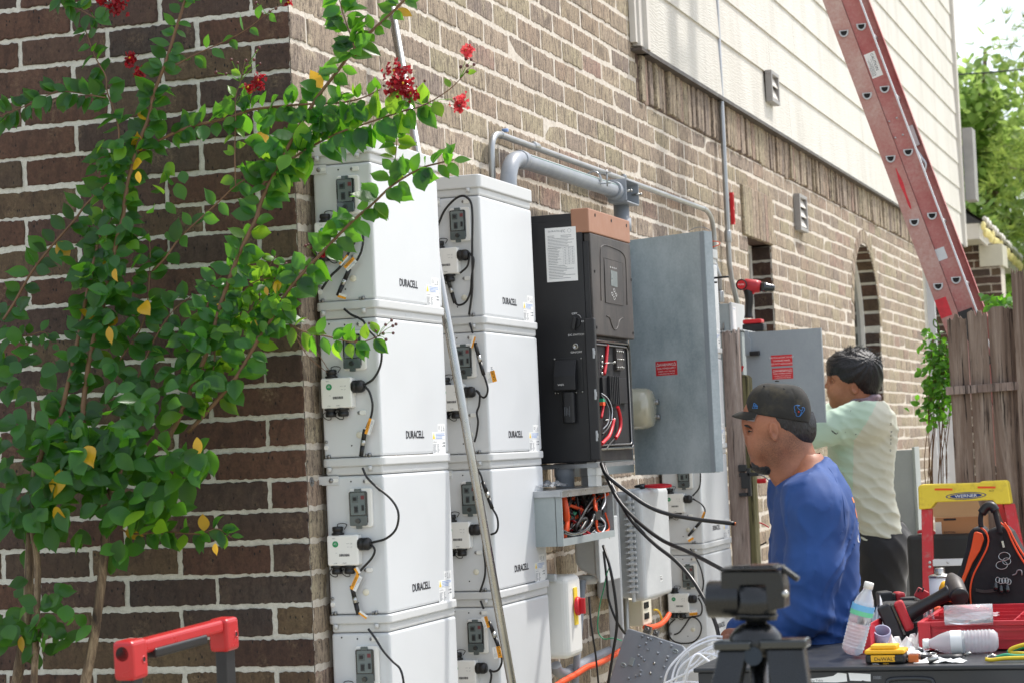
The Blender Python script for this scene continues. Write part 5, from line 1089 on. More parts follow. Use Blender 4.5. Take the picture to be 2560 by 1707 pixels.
stem([(205,1790),(214,1704),(233,1604),(249,1490),(262,1375),(268,1260),(300,1170),(329,1107)], -.34, -.30, .0150, .009, TB, 0)
stem([(90,1180),(110,1120),(149,1040),(172,952),(195,848),(222,714),(245,607),(256,550),(268,470)], -.34, -.26, .008, .003, leaves=1.1)
stem([(268,1250),(225,1140),(208,1055),(214,963),(233,856),(268,722),(291,607),(306,550),(318,467),(344,367),(371,298),(386,230),(413,161),(432,99),(463,0),(480,-60)], -.33, -.22, .0078, .0035, leaves=1.25)
stem([(320,1130),(400,1110),(436,1066),(470,990),(505,913),(536,818),(551,764),(589,657),(620,588),(639,550),(658,493),(711,386),(750,314),(795,242),(836,189),(882,128),(923,84),(984,28),(1030,-20)], -.30, -.16,   .0072, .0034, leaves=1.1, l0=.12, L=(.036,.056))
stem([(470,1080),(562,978),(597,932),(646,848),(685,787),(727,718),(796,642),(839,596),(887,548),(929,513),(973,471),(1015,442),(1056,420),(1100,408),(1135,400)], -.28, -.15, .0056, .0020, leaves=1.35, l0=.04, L=(.040,.058))
stem([(344,386),(413,344),(478,317),(562,298),(631,275),(727,264),(800,260),(857,257),(907,245),(950,225)], -.24, -.18, .0042, .0018, leaves=1.25)
stem([(650,470),(708,413),(780,367),(844,334),(902,314),(964,293),(1010,278),(1050,268),(1086,250)], -.22, -.16, .0034, .0016, leaves=1.7, L=(.046,.064), young=.25)
stem([(1086,250),(1124,224),(1150,199),(1170,173)], -.16, -.15, .0015, .001, leaves=.35, L=(.02,.03))
stem([(380,680),(413,645),(440,607),(455,589),(535,516),(597,459),(658,428)], -.26, -.22, .0032, .0016, leaves=.55)
stem([(8,800),(34,760),(80,680),(130,615),(187,550),(214,513),(260,467),(314,417)], -.30, -.25, .0038, .002, leaves=.95)
stem([(214,77),(237,141),(264,191),(268,230),(291,295),(298,352),(290,440)][::-1], -.27, -.24, .0028, .0014, leaves=1.0)
stem([(264,245),(153,230),(77,260),(0,291),(-40,300)], -.27, -.25, .002, .001, leaves=1.5, L=(.032,.044))
stem([(430,170),(478,142),(555,107),(612,77),(669,34),(719,4)], -.24, -.22, .0018, .0009, leaves=.6, L=(.026,.038))
stem([(589,463),(587,383),(589,300),(589,245),(601,207),(612,153)], -.24, -.22, .0018, .0009, leaves=.7, L=(.022,.032), young=.8)
stem([(849,-20),(849,0),(859,38),(874,82),(886,120),(890,140)][::-1], -.19, -.17, .0022, .0012, leaves=1.9, L=(.04,.055))
stem([(973,471),(980,439),(989,391),(992,350),(993,300)], -.16, -.15, .0016, .001, leaves=1.1, L=(.03,.045), young=.4)
stem([(700,790),(750,825),(823,842),(878,855),(909,854),(941,842),(960,828)], -.22, -.17, .0022, .001, leaves=1.1, L=(.03,.045), young=.5)
stem([(300,1320),(333,1333),(421,1329),(497,1333),(543,1321),(581,1344)], -.30, -.24, .0026, .001, leaves=1.5, L=(.032,.046), yl=.08)
stem([(480,900),(520,760),(545,700),(600,640)], -.27, -.23, .002, .001, leaves=1.1)
stem([(490,1030),(530,940),(550,830),(640,760),(690,735)], -.27, -.22, .002, .001, leaves=1.6, L=(.026,.04), young=.6, yl=.03)
stem([(560,830),(600,740),(650,700),(740,690),(770,660)], -.25, -.2, .002, .001, leaves=1.8, L=(.024,.036), young=.7, yl=.03)
stem([(600,800),(640,760),(660,690),(690,640)], -.25, -.2, .0018, .001, leaves=1.8, L=(.022,.034), young=.6)
stem([(190,-30),(150,-10),(170,10),(210,30),(260,60)], -.25, -.24, .0018, .001, leaves=1.2, L=(.03,.044))
stem([(0,830),(60,840),(110,830),(130,860)], -.26, -.25, .0016, .001, leaves=1.4, L=(.022,.03))
stem([(330,980),(380,860),(430,780),(480,740)], -.28, -.24, .002, .001, leaves=1.4)
stem([(300,900),(360,800),(375,660),(372,590)], -.28, -.24, .002, .001, leaves=1.1)
for pts in ([(719,818),(790,880),(822,925)], [(727,822),(770,890),(818,930)]): stem(pts, -.2, .02, .0012, .0009, leaves=0)
def blob(poly, n, Y, L, yl=.012, young=.04):
    """leaves that fill the dense part of the crown, hung in the volume behind an outline"""
    xs, ys = [p[0] for p in poly], [p[1] for p in poly]; k_ = 0
    def ins(x, y):
        c = False; j = len(poly)-1
        for i in range(len(poly)):
            (xi, yi), (xj, yj) = poly[i], poly[j]
            if (yi > y) != (yj > y) and x < (xj-xi)*(y-yi)/(yj-yi)+xi: c = not c
            j = i
        return c
    cl = [(rl.uniform(min(xs), max(xs)), rl.uniform(min(ys), max(ys))) for _ in range(max(8, n//9))]
    while k_ < n:
        c = rl.choice(cl); x, y = rl.gauss(c[0], 34), rl.gauss(c[1], 30)
        if not ins(x, y): continue
        p = aY(x, y, rl.uniform(*Y)); l = rl.uniform(*L); d = V(rl.uniform(-1,1), rl.uniform(-.8,.3), rl.uniform(-1.1,.35)); u_ = rl.random()
        leaf(fol, p, d, V(rl.uniform(-.5,.5), -1, rl.uniform(.1,1.1)), l, l*rl.uniform(.66,.86), rl, 2 if u_ < yl else (1 if u_ < yl+young else 0)); k_ += 1
blob([(-30,1010),(60,990),(150,1060),(250,960),(330,900),(420,960),(560,900),(590,980),(540,1090),(520,1200),(470,1260),(400,1290),(380,1340),(300,1390),(240,1350),(120,1380),(-30,1400)], 330, (-.46,-.22), (.042,.064), .008)
blob([(-30,1000),(60,1000),(180,1080),(300,1080),(480,1090),(470,1230),(380,1300),(200,1290),(-30,1330)], 150, (-.50,-.3), (.046,.068), .008)
blob([(-30,720),(40,700),(60,850),(120,900),(110,960),(40,1000),(-30,1000)], 30, (-.36,-.24), (.044,.06), .012)
blob([(190,640),(330,600),(420,700),(430,860),(380,960),(220,980),(170,860)], 95, (-.36,-.22), (.04,.058), .012)
blob([(230,350),(430,300),(460,420),(400,560),(330,660),(240,600),(250,450)], 70, (-.32,-.2), (.036,.05), .012, .2)
blob([(430,800),(560,780),(600,850),(540,960),(440,960)], 45, (-.32,-.2), (.036,.052), .012, .2)
blob([(580,660),(700,650),(740,740),(700,820),(560,830),(530,760)], 75, (-.28,-.18), (.022,.036), .02, .6)
blob([(-30,1380),(60,1420),(160,1420),(250,1500),(240,1560),(120,1660),(60,1640),(-30,1560)], 60, (-.44,-.28), (.036,.056), .008)
blob([(680,230),(860,230),(900,300),(840,380),(700,430),(640,330)], 52, (-.24,-.15), (.038,.055), .01, .35)
for (x, y, l) in ((288,690,.034),(272,835,.042),(492,1110,.046),(345,447,.03),(664,735,.022),(538,1375,.028)): leaf(fol, aY(x, y-18, -.40), V(.15,-.1,-1), V(0,-1,.1), l, l*.55, rl, 2, .4, .1)
obj('foliage', fol, [M['leaf'], M['leaf_young'], M['leaf_yellow']], mb)
def flower(x, y, rad, n, Y=-.2, m='petal'):
    c = aY(x, y, Y); r = random.Random(int(x)); b = nb(); R = rad/1040
    for i in range(n):
        q = c + V(r.gauss(0,R*.5), r.gauss(0,R*.4), r.gauss(0,R*.55)); s = r.uniform(.005,.009); a = V(r.gauss(0,1), r.gauss(0,1), r.gauss(0,1)).normalized(); u, v = frame(a); ring = []; cc = b.verts.new(q)
        for k_ in range(9): t = 2*pi*k_/9; rr_ = s*r.uniform(.65,1.2); ring.append(b.verts.new(q+u*rr_*cos(t)+v*rr_*sin(t)+a*s*r.uniform(-.5,.6)))
        for k_ in range(9): fc(b, (cc, ring[k_], ring[(k_+1)%9]), 0, False)
    f = obj('flower', b, M[m], mb); b = nb(); ball(b, c+V(0,-R*.45,R*.2), .0035, 6, 4); obj('stamen', b, M['leaf_yellow'], f)
for a in ((290,12,30,60),(250,-4,16,20),(328,150,17,30),(348,182,16,28),(648,206,20,36),(622,222,12,14),(990,185,30,62),(1012,215,26,50),(1030,238,18,30),(985,225,20,26),(797,615,12,18),(803,632,10,12),(722,8,8,10)): flower(*a)
for a in ((1168,132,14,26),(1152,255,17,34),(1145,272,12,18)): flower(*a, Y=-.15, m='petal_pink')
def seeds(pts, root, Y=-.2):
    b = nb(); rt = aY(*root, Y); r = random.Random(len(pts)); s_ = nb()
    for (x, y) in pts: p = aY(x, y, Y+r.uniform(-.02,.02)); ball(b, p, r.uniform(.0036,.0048), 8, 6); tube(s_, crom([rt, rt.lerp(p,.5)+V(0,0,.004), p], 4), .0007, 5)
    f = obj('seed_stalk', s_, M['leaf_young'], mb); obj('seed', b, M['seed'], f)
seeds([(578,150),(594,158),(615,152),(620,165),(640,130),(648,120),(635,150),(650,160),(540,182),(565,186),(606,186)], (600,205))
seeds([(588,228),(560,250),(570,260),(600,240),(608,248),(562,268),(620,290),(575,272),(645,220)], (589,262)); seeds([(1165,148),(1178,150),(1185,162),(1152,168),(1168,180),(1168,165)], (1150,200), -.15)
seeds([(1062,203),(1137,248),(1148,265),(1010,262),(980,242),(960,215),(968,172)], (1050,262), -.16); seeds([(979,801),(990,811),(982,815),(964,812),(958,834),(983,833),(965,849),(923,808),(930,810),(936,820),(940,827)], (945,842), -.17)
seeds([(764,615),(778,620),(770,612)], (790,640)); seeds([(715,660),(705,668),(722,676)], (716,700)); seeds([(640,8),(648,20),(655,35),(675,30),(690,22)], (668,38)); seeds([(228,28),(236,46),(228,52),(222,22)], (240,60))
# ------------------------------------------------------------------ background trees
def tree(name, label, base, H, crown, n, ls, seed, m, needles=False, trunk=.16, stems=9, squash=1.0):
    r = random.Random(seed); t = thing(name, label, 'tree', base, 'trees beyond the house'); base = Vector(base); b = nb(); top = base+V(0,0,H)
    tp = [base, base+V(.1,0,H*.4), base+V(-.1,.1,H*.75), top]; tube(b, crom(tp, 5), trunk, 10, rr=[trunk*(1-.85*i/15) for i in range(16)]); obj('trunk', b, M['bark_grey'], t)
    b = nb(); f = nb(); cen = []
    for i in range(stems):
        h = r.uniform(crown[0], 1)*H; a = r.uniform(0, 2*pi); L = crown[1]*r.uniform(.5,1)*(1 - .55*max(0,(h/H-crown[0])/(1-crown[0]))); p0 = base+V(0,0,h*.9); e = p0+V(cos(a)*L, sin(a)*L, L*r.uniform(.05,.5)); mid = p0.lerp(e,.5)+V(0,0,-.1*L)
        P_ = crom([p0, mid, e], 5); tube(b, P_, .04, 6, rr=[.045*(1-.8*k_/10) for k_ in range(11)])
        for k_ in range(3, 11, 1): cen.append((P_[k_], L*.16+.12))
    obj('branch', b, M['bark_grey'], t)
    for i in range(n):
        c, sp = r.choice(cen); p = c+V(r.gauss(0,sp), r.gauss(0,sp), r.gauss(0,sp*.7)*squash)
        if needles:
            a = V(r.gauss(0,1), r.gauss(0,1), r.gauss(.6,.7)).normalized(); u, v = frame(a)
            for q in range(9): w0 = r.uniform(0, 2*pi); d = (a*.8+(u*cos(w0)+v*sin(w0))*r.uniform(.5,1.1)).normalized()*ls*r.uniform(.7,1.2); s = d.cross(V(r.random(),r.random(),r.random())).normalized()*.006; quad(f, p-s, p+s, p+d+s*.3, p+d-s*.3)
        else: l = ls*r.uniform(.6,1.2); leaf(f, p, V(r.gauss(0,1), r.gauss(0,1), r.gauss(-.4,.8)), V(r.gauss(0,.6), -.6, 1), l, l*.75, r, 0)
    obj('crown', f, M[m], t)
tree('pine_tree', 'tall soft needled pine standing nearest at the right edge of the view', (1.35,23,0), 8.8, (.25,2.5), 9500, .21, 3, 'pine_needle', True, stems=64)
tree('leafy_tree', 'bright broad leaved tree beside the far corner of the siding', (-.7,25,0), 6.4, (.22,2.2), 9500, .17, 8, 'leaf_far', stems=48)
tree('leafy_tree', 'low broad leaved tree behind the wooden fence', (1.7,20,0), 4.3, (.2,2.2), 6500, .14, 18, 'leaf_far', stems=34)
tree('pine_tree', 'second pine farther back to the right', (3.6,30,0), 10, (.3,2.6), 2600, .22, 13, 'pine_needle', True, stems=36)
for i, (x, y) in enumerate(((-6,-12),(5,-14),(9,-4),(11,6))): pass
b = nb(); tube(b, [aY(2380,188,18), aY(2470,180,18)+V(0,0,-.01), aY(2640,166,18)], .008, 6); obj('overhead_cable', b, M['smoke_dark'], loc=aY(2380,188,18), label='thin overhead cable crossing the white sky', cat='cable')
# vine climbing by the fence
vn = thing('climbing_vine', 'leafy green vine climbing between the far house corner and the fence', 'vine', (1.05,4.9,0)); f = nb(); r = random.Random(77)
for i in range(14):
    x = r.uniform(2318,2372); pts = [aY(x+r.uniform(-10,10), 1280, 5.0), aY(x+r.uniform(-14,14), 1150, 5.0), aY(x+r.uniform(-10,20), 1000, 5.0), aY(min(2368,x+r.uniform(0,30)), r.uniform(830,930), 5.0)]
    b = nb(); P_ = crom(pts, 5); tube(b, P_, .0022, 5); obj('stem', b, M['bark_brown'], vn)
    for k_ in range(9, len(P_)):
        for q in range(3): l = r.uniform(.022,.04); leaf(f, P_[k_]+V(r.gauss(0,.03), r.gauss(0,.04), r.gauss(0,.03)), V(r.gauss(0,1),r.gauss(0,.6),r.gauss(-.2,.8)), V(r.gauss(0,.5),-.8,.8), l, l*.7, r, 0)
for i in range(170):
    x = r.triangular(2290,2385,2345); y = r.triangular(830,1090,960); l = r.uniform(.025,.045); leaf(f, aY(x, y, r.uniform(4.85,5.2)), V(r.gauss(0,1),r.gauss(0,.6),r.gauss(-.2,.8)), V(r.gauss(0,.5),-.8,.8), l, l*.75, r, 0)
for i in range(60): x, y = r.triangular(2460,2540,2500), r.triangular(735,775,765); l = r.uniform(.03,.05); leaf(f, aY(x, y, r.uniform(4.5,4.9)), V(r.gauss(0,1),r.gauss(0,.6),r.gauss(-.2,.8)), V(r.gauss(0,.5),-.8,.8), l, l*.75, r, 0)
b = nb(); tube(b, crom([aY(x,y,4.9) for x,y in ((2366,880),(2352,850),(2346,815),(2336,798),(2334,812),(2345,822))], 5), .003, 6); obj('tendril', b, M['leaf_young'], vn)
obj('foliage', f, M['leaf'], vn)
# ------------------------------------------------------------------ extension ladder
LY = 4.6; b0, t0_ = aY(2366,833,LY), aY(2055.7,0,LY); ld = (t0_-b0).normalized(); lw = V(0,1,0).cross(ld); lw = lw if lw.x > 0 else -lw
foot = b0 + ld*(-(b0.z)/ld.z); LT = b0 + ld*4.2
el = thing('extension_ladder', 'faded red fibreglass extension ladder leaning on the house behind the fence', 'ladder', foot)
LL = (LT-foot).length; RW = .0775
def channel(o, L, mi, w_, dep, t=.004):
    """C-section rail: web facing the camera, flanges going back"""
    b = nb(); boxc(b, o, lw*w_, ld*L, (0,t,0)); boxc(b, o+V(0,t,0), lw*t, ld*L, (0,dep,0)); boxc(b, o+lw*(w_-t)+V(0,t,0), lw*t, ld*L, (0,dep,0)); fixn(b); return b
rails = []
for j, (dx, dy, m, sgn) in enumerate(((0,0,'ladder_red',1),(RW+.002,.012,'ladder_red2',1),(0+.006,.40,'ladder_red',-1),(RW+.008,.385,'ladder_red2',-1))):
    L_ = LL if dx < .05 else LL-.25
    b = nb(); o = foot+lw*dx+V(0,dy,0)+(ld*(LL-L_) if j%2 else V(0,0,0)); boxc(b, o, lw*RW, ld*L_, (0,.004,0)); dp = .030*sgn
    boxc(b, o+V(0,.002,0), lw*.004, ld*L_, (0,dp,0)); boxc(b, o+lw*(RW-.004)+V(0,.002,0), lw*.004, ld*L_, (0,dp,0))
    fixn(b); rails.append(obj('rail', b, M[m], el, bev=.001))
b = nb(); boxc(b, foot+lw*(RW*2-.001)+V(0,-.012,0), lw*.007, ld*LL, (0,.016,0)); fixn(b); obj('rail_edge', b, M['alu_white'], rails[1])
def dshape(R, t):
    pts = [(-R, R*.55), (R, R*.55)]; 
    for i in range(13): a = -pi*i/12; pts.append((R*cos(a)*1.0, R*.25+R*1.15*sin(a)))
    return pts
hol = [((1960+383/2.613),(205/2.613)),((1960+532/2.613),(620/2.613)),((1960+690/2.613),(1040/2.613)),((1960+845/2.613),(1462/2.613)),((2160+480/2.6125),(500+583/2.6125))]
H1 = aY(*hol[2], LY); s0 = (H1-foot).dot(ld); 
for k_ in range(-9, 9):
    s = s0+k_*.3048
    if s < .15 or s > LL-.1: continue
    for dx, dy in ((RW*.5, 0), (RW*1.5+.004, .012)):
        c = foot+ld*s+lw*dx+V(0,dy-.001,0); vx, vz = V(1,0,0), V(0,0,1)
        b = nb(); P1, P2 = dshape(.0215,0), dshape(.0150,0)
        for (Pa, Pb, ya, yb_) in ((P1, P2, -.007, -.007), (P1, P1, -.007, .002)):
            A = [b.verts.new(c+vx*x+vz*z+V(0,ya,0)) for x, z in Pa]; B = [b.verts.new(c+vx*x+vz*z+V(0,yb_,0)) for x, z in Pb]; n = len(A)
            for i in range(n): fc(b, (A[i], A[(i+1)%n], B[(i+1)%n], B[i]))
        A = [b.verts.new(c+vx*x+vz*z+V(0,-.007,0)) for x, z in P2]; B = [b.verts.new(c+vx*x*.9+vz*z*.9+V(0,-.003,0)) for x, z in P2]
        for i in range(len(A)): fc(b, (A[i], A[(i+1)%len(A)], B[(i+1)%len(A)], B[i]))
        fc(b, B, 1); fixn(b); rg = obj('rung', b, [M['alu'], M['cavity']], el)
        b = nb(); prism(b, [(x*.78, z*.78) for x, z in P1], c+V(0,.006,0), vx, vz, V(0,.375 if dx < RW else .36,0)); fixn(b); obj('rung_tube', b, M['alu'], rg)
def onl(x, y, dy=-.0015): return aY(x, y, LY+dy)
c0 = onl(1960+508/2.613, 345/2.613, .008); c1 = onl(1960+575/2.613, 522/2.613, .008); LR = LY+.012
st = foot+ld*((onl(2180,163)-foot).dot(ld))+lw*(RW+.008)+V(0,.0105,0); b = nb(); boxc(b, st-ld*.058, lw*.050, ld*.116, (0,.001,0)); fixn(b); q = obj('caution_sticker', b, M['paper'], rails[1])
b = text_bm('CAUTION', st+ld*.052+lw*.028+V(0,-.0006,0), -ld, lw, .0125, 1.05, bold=.0); 
for i in range(6): boxc(b, st-ld*(.05)+lw*(.004+i*.0036)+V(0,-.0006,0), lw*.0009, ld*(.045+.04*abs(sin(i*2.3))), (0,.0003,0))
obj('print', b, M['ink_black'], q)
st2 = foot+ld*((onl(2215,187)-foot).dot(ld))+lw*(RW*2-.01)+V(0,.383,0)
for (s_, dx_) in ((.46,.035),(.54,.055),(.53,.02),(.60,.045)):
    pass
for (x, y) in ((687,795),(736,773),(727,902),(776,883)): b = nb(); c = aY(1960+x/2.613, y/2.613, LR-.002); ball(b, c, .005, 8, 5); obj('rivet', b, M['alu'], rails[1])
b = nb(); c = aY(2160+500/2.6125, 500+355/2.6125, LR-.002); boxc(b, c-lw*.026-ld*.028, lw*.05, ld*.055, (0,.0012,0)); fixn(b); q = obj('bracket_plate', b, M['alu'], rails[1])
for (x, y, L_, w_) in ((780,1235,.20,.014),(540,700,.0,.0)):
    if L_: c = aY(1960+x/2.613, y/2.613, LY-.0012); b = nb(); pts = [(.5*w_*cos(t)*(1+.3*sin(5*t)), .5*L_*sin(t)) for t in [2*pi*i/24 for i in range(24)]]; prism(b, pts, c, lw, ld, V(0,.0006,0)); fixn(b); obj('scuff', b, M['ladder_worn'], rails[0])
c = aY(2160+520/2.6125, 500+700/2.6125, LY-.0012); b = nb(); boxc(b, c-lw*.028-ld*.045, lw*.052, ld*.085, (0,.0006,0)); fixn(b); obj('worn_sticker', b, M['ladder_worn'], rails[0])
# hardware on the far pair
b = nb(); c = aY(1960+842/2.613, 890/2.613, LY+.37); boxc(b, c-lw*.018-ld*.05, lw*.034, ld*.10, (0,.012,0)); fixn(b); obj('rung_lock', b, M['alu'], rails[3], bev=.002)
b = nb(); tube(b, crom([aY(1960+x/2.613, y/2.613, LY+.36) for x, y in ((858,970),(890,1020),(925,1075),(915,1130))], 5), .007, 8); obj('hook', b, M['alu'], rails[3])
b = nb(); c = aY(2160+660/2.6125, 500+735/2.6125, LY+.006); boxc(b, c-lw*.04-ld*.25, lw*.075, ld*.26, (0,-.006,0)); fixn(b); obj('end_cap', b, M['case_black'], rails[1])
# ------------------------------------------------------------------ fence
fn = thing('wooden_fence', 'tall weathered brown privacy fence of upright boards on the right', 'fence', (1.8,4.2,0)); ZF = lambda x, y: Z((2160,500), 2.6125, x, y)
FY = 4.05
for i, (xa, xb, yt, mode, dY) in enumerate(((540,668,760,'rag',0),(672,803,738,'rag',0),(806,944,700,'dog',0),(925,985,690,'rag',.02),(958,1046,462,'rag',-.025),(1050,1130,470,'rag',0))):
    p0, p1 = aY(*ZF(xa,yt), FY+dY), aY(*ZF(xb,yt), FY+dY); b = nb(); plank(b, (p0.x, FY+dY, .02), (1,0,0), (0,1,0), None, p1.x-p0.x-.003, .018, p0.z-.02, mode, i+4, 14); fixn(b); obj('board', b, M['fence_wood'], fn)
x = aY(*ZF(1130,470), FY).x
for i in range(14): b = nb(); plank(b, (x+i*.135, FY, .02), (1,0,0), (0,1,0), None, .132, .018, 1.92+.02*sin(i*1.7), 'dog', i+30, 8); fixn(b); obj('board', b, M['fence_wood'], fn)
p0, p1, p2 = aY(*ZF(535,1215), FY-.03), aY(*ZF(1005,1180), FY-.03), aY(*ZF(535,1272), FY-.03); b = nb(); boxc(b, p2, (p1.x-p2.x,0,p1.z-p0.z), (0,.028,0), (0,0,p0.z-p2.z-.002)); fixn(b); obj('rail', b, M['post_grey'], fn, bev=.002)
b = nb(); boxc(b, (p2.x, FY+.02, .35), (2.2,0,0), (0,.04,0), (0,0,.09)); fixn(b); obj('rail', b, M['fence_wood'], fn)
# ------------------------------------------------------------------ low rear wing of the house: eave, pier, string lights
ew = thing('rear_porch', 'low rear porch eave on a brick pier with string lights along the gutter', 'porch', (.0,16.5,0)); ZE = lambda x, y: Z((2380,150), 2.572, x, y)
e = lambda x, y, Y=16: aY(*ZE(x,y), Y)
A = e(70,975,17.2); B2 = e(178,1045,16); C_ = e(178,1155,16); D_ = e(72,1155,17.2); E_ = e(422,1255,14.6); F_ = e(422,1318,14.6)
b = nb(); 
def slab(b, p, q, z0, z1, t=.03, mi=0):
    p, q = Vector(p), Vector(q); d = (q-p); d.z = 0; n = V(-d.y, d.x, 0).normalized()*t; vs = [b.verts.new(v) for v in ((p.x,p.y,z0),(q.x,q.y,z0),(q.x,q.y,z1),(p.x,p.y,z1),(p.x+n.x,p.y+n.y,z0),(q.x+n.x,q.y+n.y,z0),(q.x+n.x,q.y+n.y,z1),(p.x+n.x,p.y+n.y,z1))]
    for f in ((0,1,2,3),(5,4,7,6),(4,0,3,7),(1,5,6,2),(3,2,6,7),(4,5,1,0)): fc(b, [vs[i] for i in f], mi)
# eave box: corner at P (nearest-left), runs right/away; sizes from the photograph at Y = 16
P = aY(*ZE(178,1150), 16); P1 = aY(*ZE(178,1050), 16); hgt = P1.z-P.z
R_ = V(P.x+1.1, P.y+9.0, 0)
rt = None
# fascia runs away along +Y (its far end is lower in the picture only by perspective), soffit beneath
yy = 16; far = 21.5
xr = P.x
b = nb(); box(b, -3, xr, 16, 16.03, P.z, P1.z); fixn(b); obj('fascia', b, M['trim_white'], ew)
xf = aY(*ZE(422,1290), far).x; zf0 = P.z; 
b = nb(); slab(b, (xr,16,0), (xf+.0,far,0), P.z, P1.z); fixn(b); obj('fascia', b, M['trim_white'], ew)
b = nb(); prism(b, [(-3,16.03),(xr-.0,16.03),(xf-.03,far),(-3,far)], (0,0,P.z+.02), (1,0,0), (0,1,0), (0,0,.02)); fixn(b); obj('soffit', b, M['soffit'], ew)
b = nb(); vs = [b.verts.new(v) for v in ((xr+.03,15.95,P1.z+.005),(xf+.03,far,P1.z+.005),(-2.2,far,P1.z+1.6),(-2.2,15.95,P1.z+1.6))]; fc(b, vs); vs = [b.verts.new(v.co+V(0,0,.03)) for v in vs]; fc(b, vs); obj('roof', b, M['roof_shingle'], ew)
px0, px1 = aY(*ZE(195,1330),17.0).x, aY(*ZE(312,1330),17.0).x
b = nb(); brick_rows(b, V(px1,17,0), V(-1,0,0), V(0,-1,0), -8, 30, 0, 2.3, {1:.1,0:.26}, [], 21, .006, .002, .04); fixn(b); box(b, px1-2.3, px1, 17.004, 17.4, 0, P.z, 1); obj('brick_pier', b, [M['brick_shade'], M['mortar_side']], ew)
b = nb(); box(b, px0-.02, px1+.03, 16.96, 17.44, P.z-.20, P.z+.015); fixn(b); obj('frieze', b, M['soffit'], ew)
for i in range(26):
    t = i/25; c = V(xr+.04+(xf-xr)*t, 16+(far-16)*t, P1.z-.03-.05*abs(sin(i*1.9))); b = nb(); ball(b, c, .032, 8, 6, sc=(.8,.8,1.5)); obj('string_light', b, M['bulb'], ew)
b = nb(); tube(b, crom([V(xr+.05+(xf-xr)*i/40, 16+(far-16)*i/40, P1.z+.04+.03*sin(i*2.7)) for i in range(41)], 2), .018, 6); obj('light_wire', b, M['trim_white'], ew)
b = nb(); box(b, .07, .16, 14.75, 15.0, P1.z+.1, P1.z+.75); fixn(b); obj('flashing_box', b, M['vent_grey'], ew)
# white downspout / trellis near the far corner
for i, (x, lab) in enumerate(((2335,'white upright strip at the far corner of the brick wall'),(2352,'second white upright strip behind the vine'))):
    p = aY(x, 900, 12.6+i); b = nb(); box(b, p.x-.03, p.x+.03, 12.6+i, 12.64+i, 0, 2.7 if i == 0 else 1.8); fixn(b); obj('downspout', b, M['alu_white'], loc=(p.x,12.6+i,0), label=lab, cat='downspout')
tr_ = thing('trellis', 'white ladder shaped trellis standing against the far wall behind the vine', 'trellis', aY(2345,1200,8)); 
q0, q1, q2, q3 = aY(2328,1000,7.6), aY(2330,1240,7.6), aY(2372,1000,7.6), aY(2377,1240,7.6)
for (a_, c_) in ((q0,q1),(q2,q3)): b = nb(); boxc(b, V(a_.x-.018,7.6,0), (.036,0,0), (0,.02,0), (0,0,a_.z)); fixn(b); obj('upright', b, M['alu_white'], tr_)
for i in range(9): z = .4+i*.105; b = nb(); boxc(b, V(q0.x,7.602,z), (q2.x-q0.x,0,0), (0,.014,0), (0,0,.02)); fixn(b); obj('rung', b, M['alu_white'], tr_)
# ------------------------------------------------------------------ things between the fence and the table
g6 = lambda x, y, Y: aY(*Z((2060,1100), 2.584, x, y), Y)
cab = thing('grey_cabinet', 'tall grey steel cabinet standing behind the man in the pale shirt', 'cabinet', (.85,5.35,0)); p0, p1 = g6(440,65,5.30), g6(568,60,5.30)
b = nb(); box(b, p0.x-.12, p1.x, 5.30, 5.34, 0.01, p0.z); fixn(b); obj('panel', b, M['door_grey_b'], cab, bev=.002); b = nb(); box(b, p1.x+.001, p1.x+.014, 5.292, 5.45, 0.01, p0.z+.012); fixn(b); obj('edge', b, M['box_grey'], cab, bev=.002)
sl_ = thing('step_ladder', 'red fibreglass step ladder with yellow top cap standing open by the fence', 'step ladder', (1.25,3.7,0)); SY = 3.62
c0, c1, c2, c3 = g6(607,290,SY), g6(1180,262,SY), g6(1207,412,SY), g6(620,447,SY)
poly = [g6(*q, SY) for q in ((607,300),(622,285),(1000,275),(1015,265),(1170,258),(1185,270),(1208,410),(1110,412),(1090,385),(720,400),(690,440),(612,447))]
b = nb(); prism(b, [(q.x,q.z) for q in poly], (0,SY,0), (1,0,0), (0,0,1), (0,.09,0)); fixn(b); cap2 = obj('top_cap', b, M['step_yellow'], sl_, bev=.005)
for (x0_, x1_, y_) in ((715,830,315),(992,1108,302)): p, q = g6(x0_,y_,SY-.001), g6(x1_,y_,SY-.001); b = nb(); boxc(b, (p.x,SY-.0012,p.z-.0045), (q.x-p.x,0,q.z-p.z), (0,.001,0), (0,0,.008)); fixn(b); obj('slot', b, M['bag_orange'], cap2)
cc = g6(917,357,SY-.0015); b = nb(); ex, ez = abs(g6(1050,357,SY).x-cc.x), .0125
tl_ = (g6(1050,350,SY)-g6(785,364,SY)).normalized(); up_ = V(-tl_.z,0,tl_.x)
for (R1, R2, mi) in ((1.0,.93,0),(.93,.80,1),(.80,0,2)):
    P_ = [cc+tl_*ex*R1*cos(t)+up_*ez*R1*(1.0 if R1 < .99 else 1.15)*sin(t)*(abs(sin(t))**.15) for t in [2*pi*i/32 for i in range(32)]]
    yo = {0:0, 1:-.0006, 2:-.0012}[mi]; fc(b, [b.verts.new(p+V(0,yo,0)) for p in P_], 0 if mi != 1 else 1)
b2_ = text_bm('WERNER', cc+V(0,-.0022,0)-up_*.006, tl_, up_, .0125, 1.25, align='CENTER', bold=.0); oo = obj('emblem', b, [M['logo_blue'], M['step_yellow']], cap2); obj('lettering', b2_, M['ink_white'], oo)
p = g6(1062,325,SY-.001); b = nb(); boxc(b, p+V(0,0,-.008), (.030,0,0), (0,.0006,0), (0,0,.014)); fixn(b); q = obj('label', b, M['step_yellow'], cap2); b = text_bm('300 LB', p+V(.002,-.0006,-.003), (1,0,0), (0,0,1), .0055, .9); obj('print', b, M['ink_black'], q)
